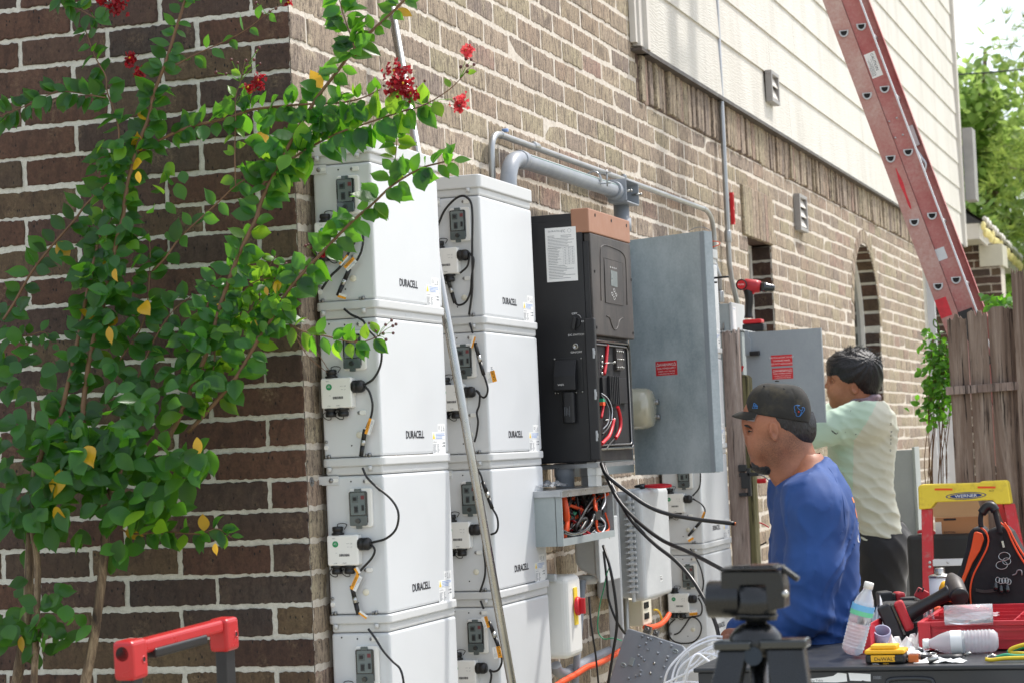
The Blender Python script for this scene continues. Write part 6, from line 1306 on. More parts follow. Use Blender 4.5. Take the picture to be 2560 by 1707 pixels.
for (top, bt, wd) in (((628,445),(655,1000),68),((1160,412),(1240,760),66),((1112,400),(1180,640),36)):
    a_, c_ = g6(*top, SY+.01), g6(*bt, SY+.01); dd_ = (c_-a_).normalized(); a2 = a_; c_ = a_+dd_*(a_.z/-dd_.z); w_ = wd/2.584/5517*9.0; dY = V(0,-.22,0) if wd > 40 else V(0,.5,0)
    b = nb(); boxc(b, a2, V(w_,0,0), (c_-a2)+dY*1.0, (0,.03,0)); fixn(b); obj('leg', b, M['step_red'], sl_, bev=.002)
for z_ in (.80,): p = g6(705,768,SY-.03); q = g6(895,765,SY-.03); b = nb(); boxc(b, V(p.x,p.y-.02,p.z-.026), (.36,0,0), (0,.05,0), (0,0,.026)); fixn(b); st_ = obj('step', b, M['alu_white'], sl_, bev=.002)
for (x, y) in ((683,788),(683,816),(800,786)): b = nb(); c = g6(x,y,SY-.075); ball(b, c, .006, 8, 5); obj('rivet', b, M['alu'], sl_)
bxo = thing('cardboard_box', 'open brown cardboard box seen through the step ladder', 'box', (1.15,3.95,.8)); CY = 3.85
q = [g6(716,500,CY), g6(865,495,CY), g6(865,628,CY), g6(722,628,CY)]; b = nb(); box(b, q[0].x, q[1].x+.1, CY, CY+.2, q[3].z, q[0].z); fixn(b); obj('carton', b, M['cardboard'], bxo)
b = nb(); quad(b, q[0]+V(0,-.001,.001), V(q[1].x+.1,CY,q[0].z+.001), V(q[1].x+.09,CY-.05,q[0].z+.065), V(q[0].x-.035,CY-.05,q[0].z+.070)); quad(b, q[0]+V(0,0,.001), V(q[0].x,CY+.2,q[0].z), V(q[0].x-.06,CY+.2,q[0].z+.05), V(q[0].x-.04,CY-.0,q[0].z+.055)); obj('flap', b, M['cardboard_in'], bxo)
b = nb(); p = g6(772,505,CY-.001); box(b, p.x, p.x+.05, CY-.0012, CY-.0006, p.z-.008, p.z); text_bm('EATON', g6(775,600,CY-.0012), (1,0,0), (0,0,1), .009, 1.1, bm=b); obj('print', b, M['ink_black'], bxo)
p = g6(716,530,CY-.001); b = nb(); box(b, p.x, p.x+.026, CY-.0012, CY-.0004, p.z-.062, p.z+.002); obj('label', b, M['paper'], bxo)
tc = thing('tool_case', 'large black hard tool case behind the red step ladder', 'case', (1.05,3.9,.0)); p0, p1 = g6(530,612,3.80), g6(868,625,3.80)
b = nb(); box(b, p0.x, p1.x+.12, 3.80, 3.84, .02, p0.z); fixn(b); obj('front_shell', b, M['case_black'], tc, bev=.03, seg=4); b = nb(); box(b, p0.x-.003, p1.x+.12, 3.842, 4.0, .02, p0.z-.004); fixn(b); obj('rear_shell', b, M['case_black'], tc, bev=.015, seg=3)
b = nb(); tube(b, crom([g6(615,600,3.82), g6(620,588,3.82), g6(700,590,3.82), g6(712,605,3.82)], 5), .007, 8); obj('handle', b, M['tool_red'], tc)
# ------------------------------------------------------------------ people: smooth signed-distance bodies meshed by surface nets
class Field:
    """distance field on a grid in the person's own frame: x right, y away, z up, metres"""
    def __init__(s, lo, hi, h):
        s.lo = np.array(lo, np.float32); s.h = h; n = [int((hi[i]-lo[i])/h)+2 for i in range(3)]
        a = [s.lo[i]+h*np.arange(n[i], dtype=np.float32) for i in range(3)]
        s.X, s.Y, s.Z = np.meshgrid(*a, indexing='ij'); s.d = np.full(s.X.shape, 9, np.float32)
    def smin(s, e, k):
        if k <= 0: s.d = np.minimum(s.d, e); return
        h = np.clip(.5+.5*(s.d-e)/k, 0, 1); s.d = s.d*(1-h)+e*h - k*h*(1-h)
    def cut(s, e, k=.004):
        h = np.clip(.5-.5*(s.d+e)/k, 0, 1); s.d = s.d*(1-h)-e*h + k*h*(1-h)
    def cap(s, a, b, ra, rb=None, k=.02, yk=1.0):
        rb = ra if rb is None else rb; d = [b[i]-a[i] for i in range(3)]; L = sum(q*q for q in d) or 1e-9
        t = np.clip(((s.X-a[0])*d[0]+(s.Y-a[1])*d[1]+(s.Z-a[2])*d[2])/L, 0, 1)
        e = np.sqrt((s.X-a[0]-t*d[0])**2+((s.Y-a[1]-t*d[1])*yk)**2+(s.Z-a[2]-t*d[2])**2)-(ra+(rb-ra)*t); s.smin(e, k); return e
    def eld(s, c, r, rot=0, yaw=0):
        x, y, z = s.X-c[0], s.Y-c[1], s.Z-c[2]; ca, sa = cos(rot), sin(rot); x, z = x*ca+z*sa, -x*sa+z*ca
        if yaw: cy, sy_ = cos(yaw), sin(yaw); x, y = x*cy+y*sy_, -x*sy_+y*cy
        q = np.sqrt((x/r[0])**2+(y/r[1])**2+(z/r[2])**2); q2 = np.sqrt((x/r[0]**2)**2+(y/r[1]**2)**2+(z/r[2]**2)**2)+1e-6
        return q*(q-1)/q2
    def ell(s, c, r, k=.02, rot=0, yaw=0): s.smin(s.eld(c, r, rot, yaw), k)
    def mesh(s):
        d = s.d; sg = d < 0; n = d.shape
        c = np.zeros((n[0]-1, n[1]-1, n[2]-1), bool); P = np.zeros((*c.shape, 3), np.float32); W = np.zeros(c.shape, np.float32)
        def sl(o, ax=None): return tuple(slice(o[i], n[i]-1+o[i]) for i in range(3))
        for ax in range(3):
            for u in (0,1):
                for v in (0,1):
                    o = [0,0,0]; oth = [i for i in range(3) if i != ax]; o[oth[0]] = u; o[oth[1]] = v; o2 = list(o); o2[ax] = 1
                    A, B = d[sl(o)], d[sl(o2)]; m = (A < 0) != (B < 0); t = np.where(m, A/np.where(m, A-B, 1), 0)
                    for i in range(3): P[..., i] += np.where(m, (t if i == ax else o[i]), 0)
                    W += m
        c = W > 0; idx = -np.ones(c.shape, np.int64); idx[c] = np.arange(c.sum()); ijk = np.argwhere(c)
        vs = (ijk + P[c]/W[c][:, None])*s.h + s.lo; fs = []
        for ax in range(3):
            A = sg; o = [slice(1, n[i]-1) for i in range(3)]; o[ax] = slice(0, n[ax]-1); o2 = list(o); o2[ax] = slice(1, n[ax])
            a, b = sg[tuple(o)], sg[tuple(o2)]; m = a != b; pos = np.argwhere(m); st = a[m]
            base = pos+1; base[:, ax] -= 1; u, v = [(1,2),(2,0),(0,1)][ax]; q = []
            for (du, dv) in ((0,0),(-1,0),(-1,-1),(0,-1)):
                w_ = base.copy(); w_[:, u] += du; w_[:, v] += dv; q.append(idx[w_[:,0], w_[:,1], w_[:,2]])
            q = np.stack(q, 1); q[~st] = q[~st][:, ::-1]; fs.append(q)
        return vs, np.concatenate(fs)
KS = 1.0
def person_frame(D, K=1.0): S_ = D/FPX; return (lambda x, y, dy=0: (S_*(x-1280), dy, S_*(853.5-y))), (lambda p: CAM + (_f*(D+p[1]) + _r*p[0] + _u*p[2])*K)
RM = np.array([[_r.x,_f.x,_u.x],[_r.y,_f.y,_u.y],[_r.z,_f.z,_u.z]])
def to_world(vs, D): return (vs@RM.T + np.array(_f*D))*KS + np.array(CAM)
def sdf_obj(name, parts, D, mats, parent, mi=None, smooth_it=2, **kw):
    V_, F_ = [], []; o = 0
    for f in parts: v, q = f.mesh(); V_.append(to_world(v.astype(np.float64), D)); F_.append(q+o); o += len(v)
    vs, q = np.concatenate(V_), np.concatenate(F_)
    for _ in range(smooth_it):                                      # light Laplacian smoothing of the net
        acc = np.zeros_like(vs); cnt = np.zeros(len(vs))
        for a in range(4): np.add.at(acc, q[:, a], vs[q[:, (a+1)%4]]); np.add.at(cnt, q[:, a], 1); np.add.at(acc, q[:, a], vs[q[:, a-1]]); np.add.at(cnt, q[:, a], 1)
        m = acc/np.maximum(cnt, 1)[:, None]; vs = vs*.4+m*.6
    base = WL[parent.name]; me = bpy.data.meshes.new(name); me.from_pydata((vs-np.array(base)).tolist(), [], q.tolist()); me.update()
    me.polygons.foreach_set('use_smooth', [True]*len(me.polygons))
    for m_ in (mats if isinstance(mats, (list, tuple)) else [mats]): me.materials.append(m_)
    if mi is not None:
        cen = vs[q].mean(1); loc = ((cen-np.array(CAM))/KS-np.array(_f*D))@RM; me.polygons.foreach_set('material_index', mi(loc).astype(np.int32).tolist())
    o = bpy.data.objects.new(name, me); _link(o, parent, base); return tag(o, **kw)
def skin_mat(name, base, dark, stub=None, red=None):
    k = NT(name); n_ = k.noise(9, 5, .6); c = k.ramp(n_, ((.3, dark), (.7, base))); f_ = k.noise(140, 4, .6); c = k.mix(.25, c, k.ramp(f_, ((.3, (.35,)*3), (.7, (.65,)*3))), 'OVERLAY')
    if stub:                                                        # stubble grows over the jaw
        g = k.n('TexCoord').outputs['Object']; acc = None
        for (p, R0, R1, a) in stub:
            d = k.n('VectorMath', {0: g, 1: tuple(p)}, operation='DISTANCE').outputs[1]; m_ = k.n('MapRange', {0: d, 1: R0, 2: R1, 3: a, 4: 0.0}).outputs[0]; acc = m_ if acc is None else k.math('MAXIMUM', acc, m_)
        sp = k.ramp(k.noise(420, 3, .7), ((.38, (.25,)*3), (.62, (1,)*3))); c = k.mix(k.math('MULTIPLY', acc, sp), c, (.014,.010,.008))
    k.out(c, .48, 0, k.bump(f_, .25, .0008), Subsurface_Weight=.12, Subsurface_Scale=.004); k.b.inputs['Subsurface Radius'].default_value = (1,.35,.2); M[name] = k.m
def cloth_mat(name, col, col2, rough=.75, sheen=.3, sc=700, blot=None):
    k = NT(name); a = k.noise(4, 5, .6); c = k.ramp(a, ((.3, col), (.72, col2)))
    if blot: c = k.mix(k.ramp(k.noise(14, 5, .75), ((.66, (0,0,0)), (.76, (.5,)*3))), c, blot)
    k.out(c, rough, 0, k.bump(k.noise(sc, 2, .5), .25, .0006), Sheen_Weight=sheen); M[name] = k.m
def hair_mat(name, col, sc):
    k = NT(name); a = k.noise(1, 5, .7, k.co(sc)); k.out(k.ramp(a, ((.35, tuple(x*.4 for x in col)), (.65, tuple(x*2.4 for x in col)))), .38, 0, k.bump(a, .9, .004)); M[name] = k.m
hair_mat('hair_black', (.008,.008,.010), (110,110,40)); mat('brow', (.012,.009,.008), .7)
mat('cap_black', srgb(38,37,34), .85, var=.3, vs=9, dirt=srgb(66,60,46), bump=.0006, bs=500); mat('cap_under', srgb(120,112,112), .8); mat('thread_blue', srgb(60,140,220), .5); mat('thread_red', srgb(200,40,40), .5)
cloth_mat('shirt_blue', srgb(24,60,118), srgb(32,76,142), sheen=.04, blot=srgb(20,44,88)); cloth_mat('shirt_pale', srgb(204,208,190), srgb(216,218,202)); cloth_mat('shirt_mint', srgb(184,212,190), srgb(198,220,202)); cloth_mat('pants_olive', srgb(74,70,58), srgb(98,92,78)); cloth_mat('pants_black', srgb(22,24,28), srgb(34,36,42)); cloth_mat('bandana', srgb(34,36,54), srgb(170,148,160), .8, .2, 300)
mat('shirt_orange', srgb(226,140,70), .7); mat('eye_white', srgb(150,138,130), .3); mat('shoe', srgb(60,50,42), .7)
def folds(f, amp, dirs, warp=.012):
    X, Y, Z = f.X, f.Y, f.Z; w_ = warp*(np.sin(31*X+17*Z+3)+np.sin(23*Z-19*Y+1)+.6*np.sin(47*X-29*Z+5*Y)); o = 0
    for (kx, ky, kz, ph, a) in dirs:
        s_ = np.sin(kx*(X+w_)+ky*Y+kz*(Z-w_)+ph); o = o + a*(1-np.abs(s_))**2.2*(.55+.45*np.sin(9*X+7*Z+ph*3))
    f.d = f.d - amp*o
def limb(f, pts, k=.02, yk=1.0):
    for (p, r0), (q, r1) in zip(pts, pts[1:]): f.cap(p, q, r0, r1, k, yk)
def fingers(f, base, dirv, side, back, L=.075, r=.0085, curl=.9, n=4, spread=.0195):
    """four fingers of unequal length, each bending at three joints, and a thumb leaving the palm's side"""
    base, d, s_, b_ = Vector(base), Vector(dirv).normalized(), Vector(side).normalized(), Vector(back).normalized()
    for i, ln in enumerate((.92,1.05,1.0,.78)):
        p = base+s_*spread*(i-1.5); a = 0
        for j, fr in enumerate((.46,.30,.24)):
            a += curl*(.55+.12*j+.06*i); q = p + (d*cos(a)-b_*sin(a))*L*ln*fr; f.cap(tuple(p), tuple(q), r*(1-.10*j), r*(.92-.10*j), .004); p = q
    p = base - d*.055 + s_*(-spread*1.7); q = p - s_*.024 + d*.022 - b_*.012; f.cap(tuple(p), tuple(q), .0125, .0105, .008); q2 = q + d*.028 - b_*.014 - s_*.002; f.cap(tuple(q), tuple(q2), .0100, .0085, .004)
# ---- seated man in blue
D1 = 6.62; B1, W1 = person_frame(D1); A = lambda zx, zy, dy=0: B1(1800+zx/4.356, 880+zy/4.356, dy); Cc = lambda zx, zy, dy=0: B1(1750+zx/2.584, 1100+zy/2.584, dy)
pos = W1(B1(2010, 1655)); man1 = thing('person', 'seated man in blue long sleeved shirt and black cap holding white cable', 'person', (pos.x, pos.y, .69))
h = A(640,690); f = Field((A(120,0)[0], -.14, A(0,1560)[2]), (A(1180,0)[0], .14, A(0,300)[2]), .0028)
f.ell(A(645,690), (.094,.074,.096), 0); f.ell(A(480,880), (.056,.060,.088), .05, .12); f.ell(A(470,730), (.052,.058,.055), .03)
f.cap(A(650,1000,-.030), A(470,1180,-.012), .034, .026, .03); f.cap(A(650,1000,.030), A(470,1180,.012), .034, .026, .03); f.ell(A(445,1205), (.026,.028,.026), .02)
f.cap(A(325,830), A(325,960), .0070, .0110, .012); f.ell(A(333,992), (.0135,.0140,.0110), .007); f.ell(A(350,1008,-.013), (.010,.007,.008), .005); f.ell(A(350,1008,.013), (.010,.007,.008), .005)
f.ell(A(300,775), (.009,.040,.009), .010); f.ell(A(356,1078), (.014,.024,.0080), .007); f.ell(A(374,1124), (.014,.022,.0092), .007); f.cut(f.eld(A(330,1100), (.020,.024,.0022)), .003)
f.ell(A(400,1010,-.028), (.03,.03,.04), .02); f.cut(f.eld(A(300,840,-.034), (.020,.018,.013)), .010); f.cut(f.eld(A(300,840,.034), (.020,.018,.013)), .010)
f.ell(A(340,850,-.032), (.0115,.0125,.0105), .002); f.ell(A(340,850,.032), (.0115,.0125,.0105), .002)
f.cut(f.eld(A(335,1026,-.008), (.005,.0035,.003)), .002)
for sy_ in (-1, 1):                                                 # ears
    c = A(552,842, sy_*.078); f.ell(c, (.0150,.0085,.0300), .003, .12); f.cut(f.eld((c[0]-.001, c[1]+sy_*.0085, c[2]+.003), (.0098,.0085,.0205), .12), .002); f.ell((c[0]+.003, c[1]+sy_*.002, c[2]-.024), (.008,.006,.009), .003); f.ell((c[0]+.003, c[1]+sy_*.001, c[2]+.006), (.005,.004,.014), .002, .15); f.ell((c[0]-.010, c[1]+sy_*.006, c[2]-.004), (.004,.004,.008), .002)
f.cap(A(730,930), A(800,1260), .060, .064, .035, 1.05); f.cap(A(660,1060), A(740,1330), .036, .048, .03); f.cap(A(840,1080), A(930,1330), .042, .050, .035)
for sy_ in (-1,1): f.cap(A(560,1010,sy_*.045), A(690,1330,sy_*.03), .018, .020, .02)
H1f = f
f = Field((Cc(60,0)[0], -.34, Cc(0,2400)[2]), (Cc(1120,0)[0], .34, Cc(0,90)[2]), .0075)
T = lambda x, y, dy=0: Cc(x, y, dy)
limb(f, [(T(690,150),.050),(T(720,300),.072),(T(745,700),.090),(T(745,1050),.095),(T(745,1350),.10)], .05, .75)
f.ell(T(700,330), (.06,.165,.055), .05); 
for sy_ in (-1,1): limb(f, [(T(680,350,sy_*.175),.055),(T(650,1010,sy_*.20),.042),(T(640,1060,sy_*.19),.040)], .03); limb(f, [(T(640,1060,sy_*.19),.040),(T(245,1248,sy_*.10-.04),.027)], .02)
for sy_ in (-1,1): limb(f, [(T(780,1420,sy_*.09),.085),(T(640,1440,.36 if sy_ > 0 else .26),.062)], .04)
f.cap(T(640,1440,.33), T(640,1480,.335), .06, .055, .03)
Bf = f
f = Field((T(40,0)[0], -.20, T(0,1470)[2]), (T(330,0)[0], .04, T(0,1150)[2]), .0026)
f.cap(T(300,1225,-.06), T(235,1258,-.06), .029, .025, .01); f.ell(T(195,1285,-.062), (.036,.022,.044), .015, .5); f.ell(T(170,1290,-.085), (.02,.012,.03), .01, .5)
fingers(f, T(150,1320,-.062), (-.62,.05,-.78), (.0,1,.0), (-.78,.0,.62), .072, .0088, .75)
Hf = f
jw = [Vector(W1(A(540,1080,-.05)))-WL[man1.name], Vector(W1(A(430,1090,-.02)))-WL[man1.name], Vector(W1(A(600,960,-.07)))-WL[man1.name], Vector(W1(A(760,960,-.05)))-WL[man1.name]]
skin_mat('skin_tan', srgb(166,110,82), srgb(140,86,62), [(jw[0], .030, .075, .62), (jw[1], .02, .055, .55), (jw[2], .01, .045, .5), (jw[3], .02, .07, .75)])
skin_mat('skin_hand', srgb(146,92,68), srgb(120,70,50))
sdf_obj('body', [H1f, Bf, Hf], D1, [M['skin_tan'], M['skin_hand']], man1, mi=lambda p: (p[:,2] < T(0,1150)[2]))
# goatee, brows, eyes, sideburn hair
f = Field((A(330,0)[0], -.08, A(0,1340)[2]), (A(640,0)[0], .08, A(0,1010)[2]), .0028); f.ell(A(468,1226), (.043,.036,.0265), 0, -.15); f.ell(A(515,1245), (.034,.034,.022), .012); f.d = f.d-.0018*np.sin(700*f.X)*np.sin(650*f.Y)
sdf_obj('beard', [f], D1, M['hair_black'], man1, smooth_it=1)
f = Field((A(300,0)[0], -.05, A(0,1110)[2]), (A(420,0)[0], .05, A(0,1015)[2]), .002); f.cap(A(335,1040), A(360,1090,-.022), .005, .004, .004); f.cap(A(335,1040), A(360,1090,.022), .005, .004, .004); sdf_obj('moustache', [f], D1, M['hair_black'], man1, smooth_it=1)
f = Field((A(380,0)[0], -.11, A(0,1030)[2]), (A(1040,0)[0], .11, A(0,640)[2]), .003); e = f.eld(A(648,698), (.0975,.0775,.1)); f.d = e; f.smin(f.eld(A(850,850), (.055,.058,.060), -.5), .03); f.smin(f.eld(A(480,745), (.046,.0635,.045)), .008)
lim = f.Z-(A(0,800)[2]-.010*((f.X > A(455,0)[0]) & (f.X < A(510,0)[0]))-np.maximum(0,(f.X-A(600,0)[0]))*.62); f.cut(lim, .004); f.cut(f.eld(A(548,850,-.08),(.021,.03,.034)), .004); f.cut(f.X-A(405,0)[0], .004); f.d = f.d-.0014*np.sin(800*f.X+300*f.Z)*np.sin(700*f.Y)

sdf_obj('hair', [f], D1, M['hair_black'], man1, smooth_it=1)
for sy_ in (-1,1):
    b = nb(); tube(b, [Vector(W1(A(x,y,sy_*dy))) for x, y, dy in ((268,800,.014),(268,788,.026),(285,795,.040),(312,812,.050))], .004, 6, rr=[.002,.0042,.004,.0015]); obj('eyebrow', b, M['brow'], man1)
    b = nb(); ball(b, Vector(W1(A(303,853,sy_*.0375))), .0052, 10, 7, sc=(.7,.8,.62)); obj('eye', b, M['brow'], man1)
    b = nb(); tube(b, [Vector(W1(A(x,y,sy_*dy))) for x, y, dy in ((300,862,.030),(304,850,.037),(325,855,.045))], .0016, 5); obj('eyelash', b, M['brow'], man1)
# cap
f = Field((A(220,0)[0], -.12, A(0,820)[2]), (A(1040,0)[0], .12, A(0,280)[2]), .003)
x, y, z = f.X-A(632,0)[0], f.Y, f.Z-A(0,735)[2]; zz = np.maximum(z, 0)
def sup(rx, ry, rz, e=2.7): q = (np.abs(x/rx)**e+np.abs(y/ry)**e+np.abs(zz/rz)**e)**(1/e); return (q-1)*min(rx, ry, rz)
f.d = sup(.0985,.083,.1145); base_l = A(0,650)[2]+(f.X-A(275,0)[0])*(A(0,768)[2]-A(0,650)[2])/(A(980,0)[0]-A(275,0)[0])
f.cut(f.Z-base_l, .002); f.cut(sup(.0945,.079,.1105), .001) if False else None
rr_ = np.arctan2(y, x); f.d = f.d+.0009*(np.abs(np.sin(3*rr_)) < .05)*(z > .02)
f.cut(f.eld(A(770,300), (.045,.05,.007)), .02)                     # soft dent in the crown
capo = sdf_obj('cap', [f], D1, M['cap_black'], man1, smooth_it=1)
b = nb(); c_, d_ = Vector(W1(A(622,321))), _u; lathe(b, [(0,0),(.007,0),(.006,.0035),(0,.005)], c_, d_, 14); obj('button', b, M['cap_black'], capo)
for (x_, y_) in ((462,362),(672,392)): b = nb(); c_ = Vector(W1(A(x_,y_,-.045 if x_ < 500 else -.058))); ball(b, c_, .0028, 8, 5); obj('eyelet', b, M['cavity'], capo)
b = nb(); vs = []                                                   # brim, curved over its width
for i in range(15):
    v_ = -1+2*i/14; row = []; yy = v_*.069; xr0 = A(632,0)[0]-.0975*(1-abs(yy/.083)**2.7)**(1/2.7); zr0 = A(0,650)[2]+(xr0-A(275,0)[0])*(A(0,768)[2]-A(0,650)[2])/(A(980,0)[0]-A(275,0)[0])
    xt, zt_ = A(130,0)[0]+.060*abs(v_)**3.2, A(0,688)[2]-.013*v_*v_
    for j in range(8):
        t = j/7; row.append((xr0+(xt-xr0)*t, yy*(1-.06*t), zr0+.003+(zt_-zr0-.003)*t+.004*sin(pi*t)))
    vs.append(row)
for off, mi_ in ((0,0),(-.0028,1)):
    g_ = [[b.verts.new(Vector(W1((p[0],p[1],p[2]+off)))) for p in row] for row in vs]
    for i in range(14):
        for j in range(7): fc(b, (g_[i][j], g_[i][j+1], g_[i+1][j+1], g_[i+1][j]), mi_, True)
    if off == 0: top_ = g_
    else:
        for i in range(14): fc(b, (top_[i][7], g_[i][7], g_[i+1][7], top_[i+1][7]), 0, True)
obj('brim', b, [M['cap_black'], M['cap_under']], capo)
def onside(zx, zy):                                                 # point on the near side of the crown
    p = A(zx, zy); x, z = p[0]-A(632,0)[0], max(0, p[2]-A(0,735)[2]); q = max(0, 1-abs(x/.0985)**2.7-abs(z/.1145)**2.7)**(1/2.7); return Vector(W1((p[0], -.083*q-.0012, p[2])))
b = nb()
for ln in (((348,545),(332,604),(382,601),(380,575),(366,560),(348,545)), ((345,560),(352,598)), ((352,575),(378,580)), ((360,565),(368,600))): tube(b, [onside(*q) for q in ln], .0006, 5)
obj('emblem', b, M['thread_blue'], capo)
b = nb()
for ln in (((832,570),(800,566),(772,575),(770,600),(780,625),(775,640),(790,650),(792,680),(815,688),(832,686),(855,660),(872,640),(888,618),(887,600),(872,590),(856,594),(866,606),(862,620),(840,622),(815,600),(805,580),(832,570)), ((830,684),(850,648),(848,628))): tube(b, [onside(*q) for q in crom([V(p[0],p[1],0) for p in ln], 2) ] if False else [onside(*q) for q in ln], .0006, 5)
em = obj('emblem', b, M['thread_blue'], capo); b = nb(); c_ = onside(820,637); pts_ = [(.0034*(1 if i%2 == 0 else .42)*cos(pi/2+i*pi/5), .0034*(1 if i%2 == 0 else .42)*sin(pi/2+i*pi/5)) for i in range(10)]; prism(b, pts_, c_, _r, _u, -_f*.0012); fixn(b); obj('star', b, M['thread_red'], em)
# shirt (torso + both sleeves), one continuous cloth surface
f = Field((Cc(150,0)[0], -.36, Cc(0,1520)[2]), (Cc(1090,0)[0], .36, Cc(0,95)[2]), .0055)
def slab_prof(rows):                                                # torso from silhouette rows: (y, x_left, x_right, half depth)
    zs_ = [Cc(0,r_[0])[2] for r_ in rows][::-1]; xl = [Cc(r_[1],0)[0] for r_ in rows][::-1]; xr_ = [Cc(r_[2],0)[0] for r_ in rows][::-1]; dp = [r_[3] for r_ in rows][::-1]
    L_, R__, D__ = np.interp(f.Z, zs_, xl), np.interp(f.Z, zs_, xr_), np.interp(f.Z, zs_, dp); cx, rx = (L_+R__)/2, (R__-L_)/2
    q = (np.abs((f.X-cx)/rx)**2.4+np.abs(f.Y/D__)**2.4)**(1/2.4); e = (q-1)*np.minimum(rx, D__)
    e = np.maximum(e, f.Z-zs_[-1]); return np.maximum(e, zs_[0]-f.Z)
e = slab_prof([(92,700,800,.055),(122,630,835,.085),(160,575,872,.12),(215,535,905,.15),(290,515,948,.168),(400,490,984,.185),(520,478,1004,.19),(700,470,1018,.18),(900,475,1018,.17),(1050,490,1004,.165),(1200,520,972,.17),(1320,540,935,.175),(1418,555,912,.175)])
f.smin(e, 0)
for sy_ in (-1,1):
    limb(f, [(T(650,330,sy_*.155),.075),(T(690,420,sy_*.19),.078),(T(675,760,sy_*.20),.072),(T(640,1040,sy_*.20),.060)], .045)
    limb(f, [(T(640,1045,sy_*.195),.062),(T(460,1165,sy_*.15-.01),.052),(T(262,1243,sy_*.105-.035),.036)], .03)
nl = T(0,262)[2]+(f.X-T(512,0)[0])*(T(0,104)[2]-T(0,262)[2])/(T(812,0)[0]-T(512,0)[0]); f.cap(A(800,1230), A(900,1330), .070, .085, .03); f.cut(np.maximum(-(f.Z-nl), f.X-T(860,0)[0])*1.0, .003); f.cut(f.eld(A(745,1200), (.058,.060,.060), .5), .004)
folds(f, .0085, ((64,20,16,0,.6),(44,10,-26,1.2,.8),(24,30,60,2,.35),(95,0,30,.4,.3)), .016)
f.d = f.d-.004*np.exp(-((f.Z-T(0,1130)[2])/.05)**2)*np.abs(np.sin(70*(f.Z+.5*f.X)))
m_ = np.exp(-(((f.X-T(620,0)[0])/.10)**2+((f.Z-T(0,1190)[2])/.05)**2)); f.d = f.d-.007*m_*(1-np.abs(np.sin(60*(f.Z+.35*f.X))))**2
m_ = (f.X < T(400,0)[0])*1.0; f.d = f.d-.004*m_*(1-np.abs(np.sin(95*(f.X*.8-f.Z*.45))))**1.6
shirt = sdf_obj('shirt', [f], D1, M['shirt_blue'], man1, smooth_it=2)
# seams of the raglan sleeve + printed lettering at the back
b = nb(); f5_ = lambda x, y, dy: Vector(W1(T(x,y,dy)))
bm_ = nb(); P_ = [f5_(x,y,dy) for x,y,dy in ((948,358,-.12),(962,400,-.11),(972,440,-.105))]
for q in P_: bx(bm_, q, (.02,.02,.03), None)
bm_.free(); b.free()
# trousers and shoes
f = Field((T(150,0)[0]-.1, -.30, T(0,2450)[2]), (T(1010,0)[0], .62, T(0,1290)[2]), .009); f.ell(T(765,1380), (.150,.185,.100), 0)
for sy_, dd1 in ((-1,.26),(1,.40)): limb(f, [(T(760,1400,sy_*.09),.098),(T(600,1440,dd1),.078)], .04); limb(f, [(T(600,1440,dd1),.076),(T(590,2280,dd1+.06),.062)], .03)
folds(f, .008, ((50,20,40,0,.8),(20,60,70,1,.6)), .02); tr1 = sdf_obj('trousers', [f], D1, M['pants_olive'], man1)
f = Field((T(150,0)[0]-.2, .15, T(0,2530)[2]), (T(800,0)[0], .62, T(0,2200)[2]), .008)
for dd1 in (.32,.46): f.cap(T(590,2330,dd1), T(380,2400,dd1+.03), .05, .04, .02)
sdf_obj('shoes', [f], D1, M['shoe'], man1)
# ---- standing man in the pale shirt
D2 = 9.12; KS = 10.1/9.12; B2_, W2 = person_frame(D2, KS); Dd = lambda zx, zy, dy=0: B2_(2000+zx/5.225, 850+zy/5.225, dy); Ee = lambda zx, zy, dy=0: B2_(2060+zx/2.584, 1100+zy/2.584, dy)
ft = W2(B2_(2185, 1830)); man2 = thing('person', 'standing man in pale green shirt and black trousers working at the open grey cabinet', 'person', (ft.x, ft.y, 0))
skin_mat('skin_brown', srgb(188,130,98), srgb(158,102,74)); sk = 3166.0
f = Field((Dd(280,0)[0], -.13, Dd(0,960)[2]), (Dd(1120,0)[0], .13, Dd(0,60)[2]), .003)
f.ell(Dd(735,420), (.098,.076,.092), 0); f.ell(Dd(560,610), (.054,.058,.080), .045, .12); f.ell(Dd(510,470), (.040,.056,.040), .03)
for sy_ in (-1,1): f.cap(Dd(690,730,sy_*.034), Dd(490,800,sy_*.012), .028, .024, .03)
f.ell(Dd(478,812), (.024,.025,.022), .02); f.cap(Dd(415,500), Dd(365,585), .007, .011, .014); f.ell(Dd(352,603), (.0125,.012,.0095), .008)
for sy_ in (-1,1): f.ell(Dd(378,620,sy_*.012), (.009,.007,.0075), .006)
f.ell(Dd(425,480), (.014,.042,.008), .012); f.ell(Dd(388,678), (.013,.020,.0075), .007); f.ell(Dd(395,722), (.013,.018,.009), .007); f.cut(f.eld(Dd(365,703), (.016,.022,.0022)), .003)
f.ell(Dd(455,680,-.026), (.03,.03,.036), .02); 
for sy_ in (-1,1): f.cut(f.eld(Dd(408,528,sy_*.034), (.016,.016,.011)), .009); f.ell(Dd(432,530,sy_*.031), (.012,.012,.011), .002)
for sy_ in (-1,1): c = Dd(672,622,sy_*.070); f.ell(c, (.0155,.010,.025), .004, .15); f.cut(f.eld((c[0]-.001,c[1]+sy_*.009,c[2]+.002), (.009,.007,.016), .15), .003); f.ell((c[0]+.002,c[1]+sy_*.006,c[2]-.017), (.008,.006,.009), .003)
f.cap(Dd(820,640), Dd(850,880), .056, .060, .03); f.cap(Dd(760,760), Dd(820,930), .046, .055, .03); H2f = f
f = Field((Dd(-560,0)[0], -.34, -1.36), (Ee(560,0)[0], .34, Dd(0,780)[2]), .008)
